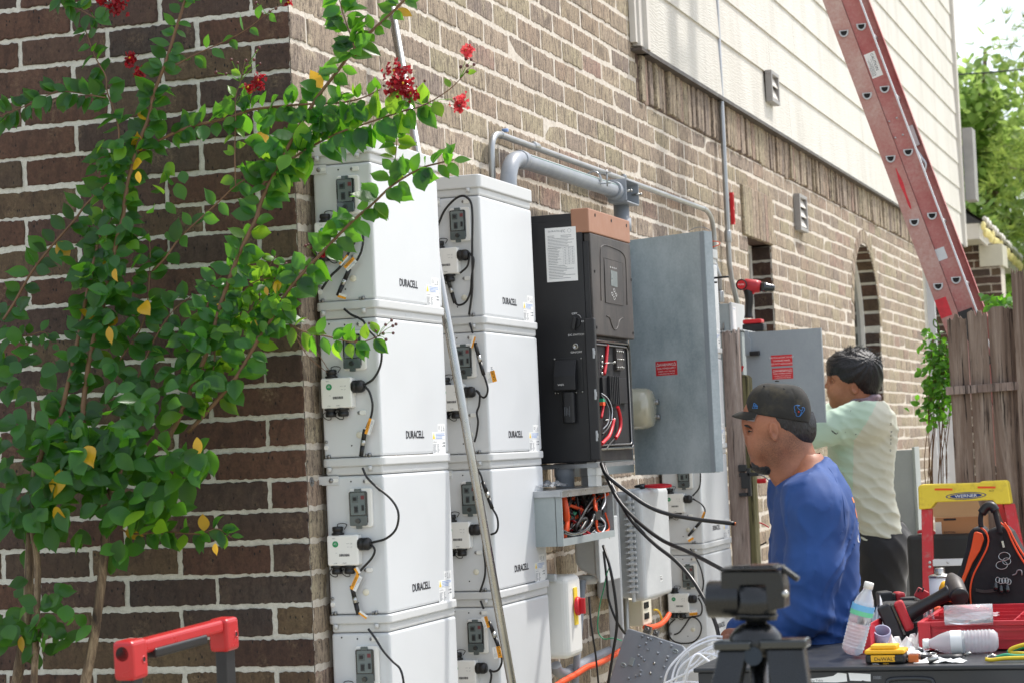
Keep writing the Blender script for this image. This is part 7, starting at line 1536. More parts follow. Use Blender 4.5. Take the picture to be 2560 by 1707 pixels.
limb(f, [(Dd(900,860),.050),(Dd(950,1050),.078),(Dd(930,1400),.082),(Ee(310,400),.082),(Ee(330,680),.088)], .05, .7)
Sh = (Dd(790,1010,-.17), Dd(790,1010,.17)); El = (Dd(60,1190,-.16), Dd(260,1100,.16)); Ha = (Dd(-330,1010,-.04), Dd(-60,640,.13))
for i in (0,1): limb(f, [(Sh[i],.055),(El[i],.043)], .03); limb(f, [(El[i],.042),(Ha[i],.027)], .02)
for sy_ in (-1,1): limb(f, [(Ee(345,700,sy_*.085),.075),(Ee(330,1250,sy_*.09),.052),(Ee(340,1830,sy_*.09),.040)], .03)
Bf2 = f; hf = []
for i in (0,1):
    c = Ha[i]; f = Field((c[0]-.14,c[1]-.08,c[2]-.10), (c[0]+.06,c[1]+.08,c[2]+.10), .0032); d_ = Vector(Ha[i])-Vector(El[i]); d_.normalize(); e_ = tuple(Vector(c)+d_*.035); f.cap(tuple(Vector(c)-d_*.02), e_, .027, .030, .01, 1.2); fingers(f, tuple(Vector(c)+d_*.062), tuple(d_), (0,1,0), (0,0,1), .068, .0085, .5); hf.append(f)
sdf_obj('body', [H2f, Bf2]+hf, D2, M['skin_brown'], man2)
# hair: full mop with a fringe
f = Field((Dd(330,0)[0], -.12, Dd(0,800)[2]), (Dd(1110,0)[0], .12, Dd(0,90)[2]), .0032)
f.ell(Dd(725,400), (.114,.094,.094), 0); f.ell(Dd(880,600), (.052,.066,.060), .04, -.3); f.ell(Dd(500,330), (.045,.062,.048), .03)
xs_ = [Dd(q,0)[0] for q in (330,420,470,520,560,600,680,730,770,1110)]; zl = [Dd(0,q)[2] for q in (470,478,470,560,602,575,545,620,742,770)]
f.cut(f.Z-np.interp(f.X, xs_, zl), .006)
f.cut(f.eld(Dd(400,600), (.045,.12,.036)), .006)
X_, Y_, Z_ = f.X-Dd(880,0)[0], f.Y, f.Z-Dd(0,230)[2]; an = np.arctan2(Z_, X_); ra = np.sqrt(X_**2+Z_**2); f.d = f.d-.0011*np.sin(70*an+7*np.sin(26*ra)+90*Y_)*np.clip(ra/.03,0,1)-.0010*np.sin(120*an+160*Y_)-.0016*np.sin(16*an+30*Y_+40*ra)
hr = sdf_obj('hair', [f], D2, M['hair_black'], man2, smooth_it=1)
b = nb(); r = random.Random(4)
for i in range(260):                                               # loose strands at the crown and fringe
    if i < 170: c = Dd(r.uniform(450,1040), 0, r.uniform(-.06,.06)); c = (c[0], c[1], Dd(0, 400-300*sqrt(max(0,1-((c[0]-Dd(725,0)[0])/.118)**2-(c[1]/.10)**2)))[2]); e1 = (c[0]+r.uniform(-.01,.025), c[1]+r.uniform(-.01,.01), c[2]+r.uniform(.004,.018)); e0 = (c[0]-.02, c[1], c[2]-.02)
    else: c = Dd(r.uniform(365,470), 440+r.uniform(-30,20), r.uniform(-.055,.055)); e1 = (c[0]-r.uniform(.0,.010), c[1], c[2]-r.uniform(.004,.016)); e0 = (c[0]+.006, c[1], c[2]+.03)
    tube(b, [Vector(W2(q)) for q in crom([e0, c, e1], 3)], .0016, 4, rr=[.0018,.0018,.0016,.0014,.0012,.0009,.0004])
obj('strand', b, M['hair_black'], hr)
for sy_ in (-1,1): b = nb(); tube(b, [Vector(W2(Dd(x,y,sy_*dy))) for x, y, dy in ((408,492,.016),(412,485,.030),(440,495,.046))], .003, 5); obj('eyebrow', b, M['brow'], man2); b = nb(); ball(b, Vector(W2(Dd(418,532,sy_*.034))), .0075, 8, 6); obj('eye', b, M['brow'], man2)
# bandana round the neck
f = Field((Dd(480,0)[0], -.12, Dd(0,930)[2]), (Dd(1060,0)[0], .12, Dd(0,700)[2]), .0035)
pts_ = [Vector(Dd(800+205*cos(t), 835-50*cos(t)*.9, .072*sin(t))) for t in [2*pi*i/18 for i in range(19)]]
for j, (dz, rr2) in enumerate(((0,.017),(.016,.014),(-.012,.014))):
    for p, q in zip(pts_, pts_[1:]): f.cap((p[0],p[1],p[2]+dz), (q[0],q[1],q[2]+dz), rr2, rr2, .004)
f.d = f.d-.003*np.sin(150*f.Z+40*f.X); sdf_obj('bandana', [f], D2, M['bandana'], man2, smooth_it=1)
# shirt
f = Field((Dd(-420,0)[0], -.36, Ee(0,680)[2]), (Ee(540,0)[0], .36, Dd(0,770)[2]), .006)
def slab2(rows):
    zs_ = [r_[0][2] for r_ in rows][::-1]; xl = [r_[0][0] for r_ in rows][::-1]; xr_ = [r_[1][0] for r_ in rows][::-1]; dp = [r_[2] for r_ in rows][::-1]
    L_, R__, D__ = np.interp(f.Z, zs_, xl), np.interp(f.Z, zs_, xr_), np.interp(f.Z, zs_, dp); cx, rx = (L_+R__)/2, (R__-L_)/2
    q = (np.abs((f.X-cx)/rx)**2.4+np.abs(f.Y/D__)**2.4)**(1/2.4); e = (q-1)*np.minimum(rx, D__); return np.maximum(np.maximum(e, f.Z-zs_[-1]), zs_[0]-f.Z)
f.smin(slab2([(Dd(720,805),Dd(1010,0),.06),(Dd(640,850),Dd(1120,0),.11),(Dd(560,930),Dd(1205,0),.155),(Dd(500,1050),Dd(1245,0),.175),(Dd(430,1200),Dd(1255,0),.18),(Dd(390,1350),Dd(1240,0),.175),(Dd(370,1540),Dd(1215,0),.17),(Ee(60,250),Ee(436,0),.165),(Ee(90,330),Ee(440,0),.165),(Ee(130,420),Ee(458,0),.165),(Ee(170,520),Ee(482,0),.17),(Ee(190,615),Ee(496,0),.175)]), 0)
for i in (0,1): limb(f, [(Dd(880,960,(-.12,.12)[i]),.075),(Sh[i],.082),(El[i],.064)], .04); limb(f, [(El[i],.062),(Ha[i],.036)], .025)
f.cut(f.eld(Dd(800,820), (.058,.062,.040), .3), .006)
hem = Ee(0,640)[2]+(f.X-Ee(215,0)[0])*(Ee(0,565)[2]-Ee(0,640)[2])/(Ee(495,0)[0]-Ee(215,0)[0]); f.cut(f.Z-hem, .003)
X_, Z_ = f.X, f.Z; ws = .012*np.sin(21*X_+9*Z_)+.006*np.sin(47*X_-33*Z_); tor = (f.X > Dd(430,0)[0])*1.0
f.d = f.d-tor*(.0085*(1-np.abs(np.sin(44*(Z_+.62*X_+ws))))**2.0*(.5+.5*np.sin(8*X_+5*Z_))+.005*(1-np.abs(np.sin(75*(Z_+.35*X_-ws))))**2)-(1-tor)*.006*(1-np.abs(np.sin(40*(X_*.7+Z_+ws))))**2*(.5+.5*np.sin(30*X_))
edge = np.clip((f.X-Dd(1080,0)[0])/.05, 0, 1); f.d = f.d-edge*.006*(1-np.abs(np.sin(58*Z_+2*np.sin(13*Z_))))**1.5
def mi2(p):                                                        # mint raglan sleeves, pale body
    x0, z0 = Dd(830,880)[0], Dd(830,880)[2]; x1, z1 = Dd(590,1290)[0], Dd(590,1290)[2]; t = (z0-p[:,2])/(z0-z1); xl = x0+(x1-x0)*t
    low = p[:,2] < z1; side = p[:,0] < Ee(150,0)[0]; return np.where(((p[:,0] < xl) & ~low) | (low & side), 1, 0)
shirt2 = sdf_obj('shirt', [f], D2, [M['shirt_pale'], M['shirt_mint']], man2, mi=mi2)
# lettering down the back: letters laid on the cloth
dg_ = bpy.context.evaluated_depsgraph_get(); sm = shirt2.data; from mathutils.bvhtree import BVHTree
bvh = BVHTree.FromPolygons([v.co+WL[shirt2.name] for v in sm.vertices], [p.vertices[:] for p in sm.polygons])
bm_ = None
for ch, zx, zy in (('K',1068,1045),('h',1098,1150),('u',1102,1200),('n',1104,1250),('n',1104,1300),('o',1102,1388)):
    p0 = Vector(W2(Dd(zx-12,zy+10,-.4))); hit = bvh.ray_cast(p0, _f)
    if hit[0] is None: continue
    nr = hit[1]; nr = nr if nr.dot(_f) < 0 else -nr; upv = _r.copy(); ux_ = -_u; bm_ = text_bm(ch, hit[0]-_f*.004, ux_, upv, .0105, 1.3, bm=bm_)
if bm_: obj('lettering', bm_, M['ink_black'], shirt2)
b = nb()
for (zx, zy, w_, h_) in ((320,1160,26,9),(345,1180,20,8),(362,1188,10,7),(380,1180,5,14),(610,1195,7,12),(480,1170,4,8),(548,897,5,6)):
    hit = bvh.ray_cast(Vector(W2(Dd(zx,zy,-.5))), _f)
    if hit[0]: c_ = hit[0]-_f*.0012; n_ = len(b.verts); prism(b, [(w_/sk*cos(t)*(1+.3*sin(3*t)), h_/sk*sin(t)) for t in [2*pi*i/9 for i in range(9)]], c_, (_r*.8-_u*.6).normalized(), (_u*.8+_r*.6).normalized(), -_f*.0004)
obj('stain', b, M['ink_black'], shirt2)
# blue man: orange and white print seen at the back edge of his shirt
sm = shirt.data; bvh1 = BVHTree.FromPolygons([v.co+WL[shirt.name] for v in sm.vertices], [p.vertices[:] for p in sm.polygons])
def patch(par, bv, W_, fn, pts, m, nm='print'):
    b = nb(); vs = []
    for (x, y) in pts:
        hit = bv.ray_cast(Vector(W_(fn(x,y,-.6))), _f); vs.append(b.verts.new((hit[0] if hit[0] else Vector(W_(fn(x,y,0))))-_f*.002))
    for i in range(0, len(vs)-3, 2): fc(b, (vs[i], vs[i+1], vs[i+3], vs[i+2]))
    obj(nm, b, M[m], par)
patch(shirt, bvh1, W1, T, [(946,352),(956,352),(956,385),(968,385),(964,410),(976,410),(968,432),(982,432),(976,460),(986,460),(982,486),(987,486)], 'shirt_orange')
patch(shirt, bvh1, W1, T, [(988,595),(994,590),(984,612),(992,610),(986,630),(995,626),(994,642),(1004,640)], 'ink_white'); patch(shirt, bvh1, W1, T, [(990,500),(994,500),(994,530),(998,530),(996,560),(1000,560)], 'ink_white')
b = nb(); ln = [(765,130),(800,170),(828,230),(845,320),(852,400),(862,500),(858,520),(842,545),(835,540),(825,560)]; P_ = []
for (x, y) in ln:
    hit = bvh1.ray_cast(Vector(W1(T(x,y,-.6))), _f)
    if hit[0]: P_.append(hit[0]-_f*.0003)
tube(b, crom(P_, 4), .0013, 5); obj('seam', b, M['shirt_blue'], shirt)
# trousers
f = Field((Ee(60,0)[0]-.05, -.26, -1.33), (Ee(560,0)[0], .26, Ee(0,520)[2]), .009); f.ell(Ee(345,650), (.135,.155,.11), 0)
for sy_ in (-1,1): limb(f, [(Ee(355,700,sy_*.085),.112),(Ee(340,1200,sy_*.09),.086),(Ee(350,1800,sy_*.095),.066)], .03)
f.smin(f.eld(Ee(400,680), (.095,.15,.12)), .03); folds(f, .009, ((40,20,30,0,.8),(20,50,64,1,.6)), .02); sdf_obj('trousers', [f], D2, M['pants_black'], man2)
f = Field((Ee(-20,0)[0], -.2, -1.36), (Ee(560,0)[0], .2, -1.0), .009)
for sy_ in (-1,1): c = Ee(350,1838,sy_*.095); f.cap((c[0]+.02,c[1],c[2]), (c[0]-.16,c[1],c[2]-.015), .052, .042, .02)
sdf_obj('shoes', [f], D2, M['shoe'], man2)
# ------------------------------------------------------------------ foreground table and what lies on it
TZ = .690; TY0, TY1, TX0, TX1 = .555, 1.75, .86, 2.60
YT = TY0
g7 = lambda x, y, Y: aY(*Z((2150,1420), 5.463, x, y), Y)
tb_ = thing('folding_table', 'black plastic work table covered with tools and rubbish', 'table', (1.7,1.1,0))
b = nb(); box(b, TX0, TX1, TY0, TY1, TZ-.012, TZ); fixn(b); obj('tabletop', b, M['table_black'], tb_, bev=.004, seg=3)
b = nb(); box(b, TX0+.01, TX1-.01, TY0+.012, TY0+.030, TZ-.075, TZ-.0125); fixn(b); obj('apron', b, M['table_black'], tb_, bev=.003)
c = aY(2275,1700,TY0+.01); b = nb(); pts = [c+V(-.062,0,-.05), c+V(-.060,0,-.01), c+V(-.045,0,.004), c+V(.045,0,.004), c+V(.060,0,-.01), c+V(.062,0,-.05)]; tube(b, crom(pts, 5), .006, 8); obj('carry_handle', b, M['table_black'], tb_)
for x in (TX0+.14, TX1-.14):
    for y in (TY0+.12, TY1-.12): b = nb(); cyl(b, (x,y,0), (x,y,TZ-.013), .016, n=12); obj('leg', b, M['smoke_dark'], tb_)
def ypl(zx0, zy0, zx1, zy1, m, pts): pass
lbp = [(0,1560),(5,1530),(60,1500),(150,1478),(170,1440),(330,1440),(340,1500),(335,1555)]
f6 = lambda x, y: aY(*Z((2060,1100), 2.584, x, y), TY0+.0115)
b = nb(); prism(b, [(f6(x,y).x, f6(x,y).z) for x, y in ((-170,1560),(-165,1545),(0,1530),(60,1520),(88,1500),(120,1502),(145,1506),(150,1556),(80,1562))], (0,TY0+.0115,0), (1,0,0), (0,0,1), (0,-.0008,0)); fixn(b); lb1 = obj('torn_label', b, M['paper'], tb_)
b = nb(); prism(b, [(f6(x,y).x, f6(x,y).z) for x, y in ((158,1500),(300,1508),(302,1556),(265,1553),(250,1548),(240,1553),(168,1550))], (0,TY0+.0115,0), (1,0,0), (0,0,1), (0,-.0008,0)); fixn(b); lb2 = obj('barcode_label', b, M['paper'], tb_)
b = nb(); r = random.Random(9); x = f6(240,0).x
while x < f6(290,0).x: w_ = r.choice((.0008,.0014,.002)); box(b, x, x+w_, TY0+.0104, TY0+.0106, f6(0,1545).z, f6(0,1524).z); x += w_+r.choice((.001,.0016))
text_bm('ing Table', (f6(-165,0).x, TY0+.0104, f6(0,1556).z), (1,0,0), (0,0,1), .006, 1.1, bm=b); obj('print', b, M['ink_grey'], lb1)
tag(obj('white_bin', (lambda bb: (prism(bb, rrect(.34,.3,.10,8), (aY(2590,1742,.30).x, .30, .50), (1,0,0), (0,1,0), (0,0,.135)), fixn(bb), bb)[2])(nb()), M['plastic_white'], bev=.02, seg=4), 'rounded white lid of a bin standing in front of the black table at the right', 'bin')
# upright water bottle (leaning) and lying bottle
def bottle(name, label, base, axis, H, R, water, lab_h):
    t = thing(name, label, 'bottle', base, 'clear plastic water bottles'); k_ = H/.205; prof = [(0,0),(R*.62,.001),(R*.95,.012)]
    z = .018
    while z < .088: prof += [(R*.93,z),(R,z+.004),(R,z+.006)]; z += .0095
    prof += [(R,.090),(R,.128),(R*.98,.135),(R*.75,.158),(R*.45,.176),(R*.40,.182),(R*.40,.190)]
    b = nb(); lathe(b, [(a, h*k_) for a, h in prof], base, axis, 28); obj('shell', b, M['bottle_plastic'], t)
    b = nb(); lathe(b, [(0,.186*k_),(R*.43,.186*k_),(R*.43,.2*k_),(R*.40,.203*k_),(0,.203*k_)], base, axis, 18); fixn(b); obj('cap', b, M['plastic_white'], t)
    b = nb(); lathe(b, [(R+.0006,lab_h[0]),(R+.0006,lab_h[1])], base, axis, 28); o_ = obj('label', b, M[lab_h[2]], t)
    if len(lab_h) > 3: b = nb(); lathe(b, [(R+.0009,lab_h[0]-.001),(R+.0009,lab_h[0]+.012)], base, axis, 28); obj('stripe', b, M[lab_h[3]], o_)
bt0, bt1 = aY(*Z((2060,1100),2.584,180,1450), .78), aY(*Z((2060,1100),2.584,268,1028), .78); bt0.z = TZ+.006
bottle('water_bottle', 'clear water bottle with blue and green label standing tilted on the table', bt0+V(0,0,.004), (bt1-bt0), .205, .031, .1, (.112,.140,'label_blue','label_green'))
l0, l1 = g7(1900,1090,.86), g7(930,1175,.80); ax_ = (l1-l0); l0.z = TZ+.034; bottle('water_bottle', 'empty clear water bottle lying on its side before the red crate', l0, V(ax_.x,-.02,-.004), .205, .032, 0, (.098,.128,'paper'))
# yellow power tool battery
db = thing('tool_battery', 'yellow and black slide-on tool battery at the front edge of the table', 'tool battery', (1.36,.62,TZ)); DY = .60
q = lambda x, y: g7(x, y, DY); x0, x1 = q(5,0).x, q(550,0).x; z1_, z2_, z3_ = q(0,1180).z, q(0,1135).z, q(0,1055).z; zb0 = TZ+.001
b = nb(); box(b, x0, x1, DY, DY+.075, zb0, z1_); fixn(b); bb_ = obj('case', b, M['black_plastic'], db, bev=.006)
b = nb(); box(b, x0-.001, x1-.001, DY-.0015, DY+.076, z1_+.0005, z2_+.004); fixn(b); obj('top', b, M['dewalt_yellow'], db, bev=.004); b = nb(); box(b, x0+.014, x1-.022, DY+.006, DY+.066, z2_+.0045, z3_); fixn(b); obj('rail_block', b, M['dewalt_yellow'], db, bev=.003)
b = nb(); box(b, q(85,0).x, q(412,0).x, DY-.0012, DY-.0002, q(0,1278).z, q(0,1188).z); fixn(b); pl_ = obj('nameplate', b, M['dewalt_yellow'], db)
b = text_bm('DeWALT', (q(128,0).x, DY-.0016, q(0,1262).z), (1,0,0), (0,0,1), .0095, 1.12, bold=.0); obj('lettering', b, M['ink_black'], pl_)
b = text_bm('20V+', (q(100,0).x, DY-.0012, q(0,1325).z), (1,0,0), (0,0,1), .0055, 1.1); obj('lettering', b, M['ink_white'], db); b = text_bm('XR2', (q(245,0).x, DY-.0012, q(0,1322).z), (1,0,0), (0,0,1), .0058, 1.1); obj('lettering', b, M['dewalt_yellow'], db)
for i in range(9): b = nb(); xx = q(425+i*11,0).x; box(b, xx, xx+.0011, DY-.0016, DY, TZ+.008, z1_-.006); obj('grip_rib', b, M['smoke_dark'], bb_)
# red organiser crate
cr = thing('tool_crate', 'low red plastic organiser crate with divided compartments on the table', 'crate', (1.95,1.15,TZ)); a = g7(820,850,.92); hC = .080; cx0, cx1, cy0, cy1 = a.x, a.x+.62, .92, 1.50; zt = TZ+hC
b = nb()
for w in ((cx0,cx1,cy0,cy0+.006,TZ+.004,zt),(cx0,cx1,cy1-.006,cy1,TZ+.004,zt),(cx0,cx0+.006,cy0+.006,cy1-.006,TZ+.004,zt),(cx1-.006,cx1,cy0+.006,cy1-.006,TZ+.004,zt),(cx0+.006,cx1-.006,cy0+.006,cy1-.006,TZ+.004,TZ+.008)): box(b, *w)
fixn(b); obj('tray', b, M['crate_red'], cr, bev=.001)
for w in ((cx0-.006,cx1+.006,cy0-.006,cy0+.008,zt-.012,zt+.002),(cx0-.006,cx1+.006,cy1-.008,cy1+.006,zt-.012,zt+.002),(cx0-.006,cx0+.008,cy0+.009,cy1-.009,zt-.012,zt+.002),(cx0-.004,cx0+.030,cy0-.009,cy0-.0065,TZ+.004,zt)): b = nb(); box(b, *w); fixn(b); obj('rim', b, M['crate_red'], cr, bev=.002)
for i in range(1,5): b = nb(); x = cx0+i*.124; box(b, x, x+.004, cy0+.008, cy1-.008, TZ+.009, zt-.003); fixn(b); obj('divider', b, M['crate_red'], cr)
for i in range(1,5): b = nb(); y = cy0+i*.116; box(b, cx0+.008, cx1-.008, y, y+.004, TZ+.009, zt-.002); fixn(b); obj('divider', b, M['crate_red'], cr)
for z in (.03,.055): b = nb(); box(b, cx0+.04, cx1-.01, cy0-.0095, cy0-.0062, TZ+z, TZ+z+.006); fixn(b); obj('side_rib', b, M['crate_red'], cr)
cr2 = thing('red_bin', 'small red bin edge beside the standing water bottle', 'bin', (1.33,.95,TZ)); b = nb(); p = g7(150,750,.9)
for w in ((p.x-.05,p.x-.045,.88,1.1,TZ+.002,p.z),(p.x-.045,p.x,.88,.885,TZ+.002,p.z-.004),(p.x-.005,p.x,.885,1.1,TZ+.002,p.z)): box(b, *w)
fixn(b); obj('tray', b, M['crate_red'], cr2, bev=.001)
# grinder / impact tools
def powertool(name, label, base, ang, el, s_, flip=1):
    """cordless tool lying down: pack, foot, grip and round motor head along one axis"""
    t = thing(name, label, 'power tool', base); base = Vector(base); a = V(cos(ang)*cos(el), sin(ang)*cos(el), sin(el)); u = V(-sin(ang), cos(ang), 0); w = a.cross(u)
    R = Matrix((a, u, w)).transposed()
    def bxx(nm, c, sz, m, bv=.004): b = nb(); bx(b, base+a*c[0]*s_+u*c[1]*s_+w*c[2]*s_, tuple(q*s_ for q in sz), R); obj(nm, b, M[m], t, bev=bv*s_)
    bxx('battery_pack', (.02,0,0), (.042,.075,.115), 'black_plastic', .006); bxx('pack_rail', (.046,0,0), (.008,.062,.098), 'smoke_dark', .001); bxx('foot', (.066,0,.004), (.030,.066,.095), 'tool_red', .008)
    b = nb(); tube(b, crom([base+a*.078*s_, base+a*.12*s_+w*.006*s_*flip, base+a*.19*s_+w*.012*s_*flip, base+a*.225*s_+w*.014*s_*flip], 5), .02, 12, rr=[s_*(.026-.006*sin(pi*i/15)) for i in range(16)]); obj('grip', b, M['black_rubber'], t)
    c = base+a*.245*s_+w*.010*s_*flip; b = nb(); lathe(b, [(0,-.032),(.024*s_,-.032),(.0285*s_,-.025),(.0295*s_,.045),(.024*s_,.065),(.016*s_,.09),(0,.09)], c, w*flip*.4+u*.9, 24); fixn(b); h = obj('motor_head', b, M['inv_dusty'], t)
    b = nb(); lathe(b, [(0,-.040),(.026*s_,-.040),(.030*s_,-.034),(0,-.034)], c, w*flip*.4+u*.9, 24); fixn(b); obj('end_cap', b, M['black_rubber'], h); return t
p = g7(360,750,1.08); powertool('impact_driver', 'red and black cordless tool resting across the others, its round end raised', (p.x-.005,1.08,p.z-.004), radians(8), radians(21), .92)
p = g7(400,520,1.40); powertool('cordless_grinder', 'cordless tool with black battery pack pointing left behind the nearer one', (p.x-.03,1.40,p.z-.01), radians(20), radians(3), .95)
b = nb(); p = g7(840,350,1.35); 
bt2 = thing('charger', 'small red slotted tool charger leaning on the tools', 'charger', (p.x,1.35,p.z-.05)); bx(b, p, (.036,.03,.03), Euler((0,radians(30),radians(10)))); obj('body', b, M['tool_red'], bt2, bev=.003)
for i in range(2): b = nb(); bx(b, p+V(-.006+.012*i,-.012,.014), (.004,.03,.012), Euler((0,radians(30),radians(10)))); obj('slot', b, M['cavity'], bt2)
b = nb(); p = g7(655,410,1.38); box(b, p.x-.022,p.x+.022,1.36,1.42,p.z-.012,p.z+.004); fixn(b); obj('yellow_case', b, M['case_black'], loc=p, label='flat black case edge behind the cordless tools', cat='case', bev=.003)
# pvc coupling ring
c = g7(295,900,.98); c.z = TZ+.034; b = nb(); ax_ = V(.15,-.55,.75).normalized(); lathe(b, [(.0205,-.028),(.0245,-.028),(.0245,.028),(.0205,.028),(.0205,-.028)], c, ax_, 32); fixn(b); obj('pipe_coupling', b, M['pvc_lilac'], loc=c, label='short grey plastic pipe coupling standing open on the table', cat='pipe coupling')
# tins, gloves and bag
tn = thing('primer_tin', 'round metal primer tin with a printed label by the yellow gloves', 'tin', (1.5,1.75,TZ)); c = g7(1105,330,1.55); c0_ = V(c.x, 1.55, TZ)
ztop = g7(1105,110,1.55).z; R_ = .034; b = nb(); lathe(b, [(0,0),(R_,0),(R_,ztop-TZ-.002),(0,ztop-TZ-.002)], c0_, (0,0,1), 28); fixn(b); obj('can', b, M['paper'], tn)
b = nb(); lathe(b, [(R_-.001,0),(R_+.0015,0),(R_+.0015,.004),(R_-.004,.0075),(.02,.010),(.016,.011),(.016,.024),(.0145,.025),(.0145,.028),(0,.028)], c0_+V(0,0,ztop-TZ-.0018), (0,0,1), 28); fixn(b); obj('lid', b, M['steel'], tn)
b = text_bm('PVC', c0_+V(-.018,-R_-.0006,.055), (1,0,0), (0,0,1), .010, 1.1); text_bm('PRIMER', c0_+V(-.020,-R_+.003,.042), (1,0,0), (0,0,1), .006, 1.1, bm=b)
for i in range(3): box(b, c0_.x-.014, c0_.x+.010-.004*i, c0_.y-R_-.0008, c0_.y-R_-.0004, TZ+.02+i*.006, TZ+.0225+i*.006)
obj('print', b, M['ink_black'], tn)
b = nb(); lathe(b, [(R_+.0004,.005),(R_+.0004,.016)], c0_, (0,0,1), 28); obj('band', b, M['crate_red'], tn)
gl = thing('work_glove', 'bright orange work gloves stuffed beside the black tool backpack', 'gloves', g7(1200,450,1.45))
for (x, y, rx, rz, m) in ((1180,270,.026,.022,'dewalt_yellow'),(1230,330,.022,.030,'dewalt_yellow'),(1060,590,.026,.016,'bag_orange'),(1110,620,.022,.018,'bag_orange')):
    b = nb(); c = g7(x,y,1.42); ball(b, c, 1, 14, 10, sc=(rx,.02,rz)); 
    for v in b.verts: v.co += (v.co-c)*.35*mnoise.noise(v.co*45)
    obj('glove_fold', b, M[m], gl)
# tool backpack
bp_ = thing('tool_backpack', 'black tool backpack with orange piping and key rings standing on the table', 'backpack', (1.9,1.6,TZ)); BY = 1.58
h6 = lambda x, y, Y=BY: aY(*Z((2060,1100), 2.584, x, y), Y)
def poly6(pts, Y, th, nm, m, par, bv=.006, mi=0): b = nb(); prism(b, [(h6(x,y,Y).x, h6(x,y,Y).z) for x, y in pts], (0,Y,0), (1,0,0), (0,0,1), (0,th,0)); fixn(b); return obj(nm, b, M[m], par, bev=bv, seg=3)
poly6([(1040,1160),(950,1120),(930,980),(945,860),(1000,760),(1060,640),(1045,590),(1080,570),(1160,545),(1215,590),(1260,680),(1330,800),(1400,900),(1420,1180)], BY, .10, 'body', 'bag_black', bp_, .014)
side = poly6([(850,1110),(800,1120),(830,1000),(880,960),(840,900),(880,820),(915,700),(935,590),(965,565),(1020,560),(1050,600),(1060,660),(1040,720),(990,800),(950,900),(932,1000),(930,1120)], BY+.02, .12, 'side_panel', 'bag_black', bp_, .010)
poly6([(905,850),(950,690),(968,595),(985,588),(1020,600),(1034,640),(1010,710),(960,790),(930,860),(900,930),(875,925)], BY+.012, .009, 'orange_lining', 'bag_orange', bp_, .003)
for pts in ([(1010,560),(1045,590),(1062,640),(1050,700),(1010,780),(965,870),(945,960),(948,1050),(958,1110)], [(1140,530),(1180,570),(1210,640),(1250,720),(1300,800)], [(1165,530),(1200,580),(1230,640),(1270,710),(1320,780)]):
    b = nb(); tube(b, crom([h6(x,y,BY-.006) for x, y in pts], 6), .0028, 8); obj('piping', b, M['wire_orange'], bp_)
b = nb(); tube(b, crom([h6(x,y,BY-.01) for x, y in ((1015,560),(1012,500),(1030,440),(1070,425),(1100,450),(1120,520),(1140,600))], 6), .008, 10); obj('carry_handle', b, M['bag_black'], bp_)
b = nb(); tube(b, crom([h6(x,y,BY-.012) for x, y in ((1018,470),(1050,430),(1085,425),(1108,455))], 6), .014, 12); obj('handle_pad', b, M['black_rubber'], bp_, bev=0)
b = nb(); boxc(b, h6(1128,620,BY-.008), h6(1150,700,BY-.008)-h6(1128,620,BY-.008), V(.010,0,.002), (0,.003,0)); fixn(b); obj('strap', b, M['bag_black'], bp_)
b = nb(); boxc(b, h6(1145,650,BY-.012), h6(1156,692,BY-.012)-h6(1145,650,BY-.012), V(.006,0,.001), (0,.002,0)); fixn(b); obj('zip_pull', b, M['steel'], bp_)
b = nb(); pts = [(980,965),(1040,975),(1115,965)]; P_ = crom([h6(x,y,BY-.004) for x, y in pts], 6)
for p, q in zip(P_, P_[1:]): boxc(b, p+V(0,0,-.005), q-p, (0,.002,0), (0,0,.0095))
fixn(b); obj('reflective_strip', b, M['inv_dusty'], bp_)
for (x, y, r1, r2) in ((1165,748,.017,.012),(1148,805,.017,.012),(1180,780,.012,.010)):
    b = nb(); c = h6(x,y,BY-.016); tube(b, [c+V(r1*cos(t),.004*sin(t),r2*sin(t)) for t in [2*pi*i/18 for i in range(18)]], .0013, 6, closed=True); obj('key_ring', b, M['steel'], bp_)
for (x, y) in ((1122,900),(1142,908),(1160,905),(1180,905),(1195,912)): b = nb(); c = h6(x,y,BY-.016); tube(b, [c+V(.006*cos(t),.003*sin(t),.008*sin(t)) for t in [2*pi*i/12 for i in range(12)]], .0014, 6, closed=True); obj('carabiner', b, M['steel'], bp_)
for (x, y) in ((1145,960),(1185,955),(1110,940)): b = nb(); c = h6(x,y,BY-.018); lathe(b, [(0,-.014),(.007,-.014),(.008,-.004),(.006,.006),(.0045,.012),(0,.012)], c, (0,0,1), 12); obj('key_fob', b, M['smoke_dark'], bp_)
poly6([(830,1110),(832,1010),(870,965),(905,960),(925,985),(925,1110)], BY-.03, .04, 'side_pocket', 'bag_black', bp_, .012)
b = nb(); tube(b, crom([h6(x,y,BY-.012) for x, y in ((1215,870),(1240,860),(1250,838),(1275,840),(1278,872))], 4), .0022, 6); obj('hook', b, M['bolt_steel'], bp_)
# rubbish: crumpled paper, plastic, wire, clear cup, bracket
def crumple(name, label, c, sx, sy, sz, m, seed, n=15, cat='paper'):
    r = random.Random(seed); b = nb(); vs = {}; c = Vector(c)
    for i in range(n):
        for j in range(n):
            u_, v_ = i/(n-1)-.5, j/(n-1)-.5; h = abs(mnoise.noise(V(u_*5+seed, v_*5, seed)))*1.4+.25*abs(mnoise.noise(V(u_*13,v_*13,seed))); h *= (1-3.2*u_*u_)*(1-2.6*v_*v_)
            vs[i,j] = b.verts.new(c+V(sx*(u_+.10*mnoise.noise(V(v_*4,seed,1))), sy*(v_+.10*mnoise.noise(V(u_*4,seed,2))), max(.002, sz*h)))
    for i in range(n-1):
        for j in range(n-1): fc(b, (vs[i,j], vs[i+1,j], vs[i+1,j+1], vs[i,j+1]), 0, False)
    tag(obj(name, b, M[m], loc=c), label, cat)
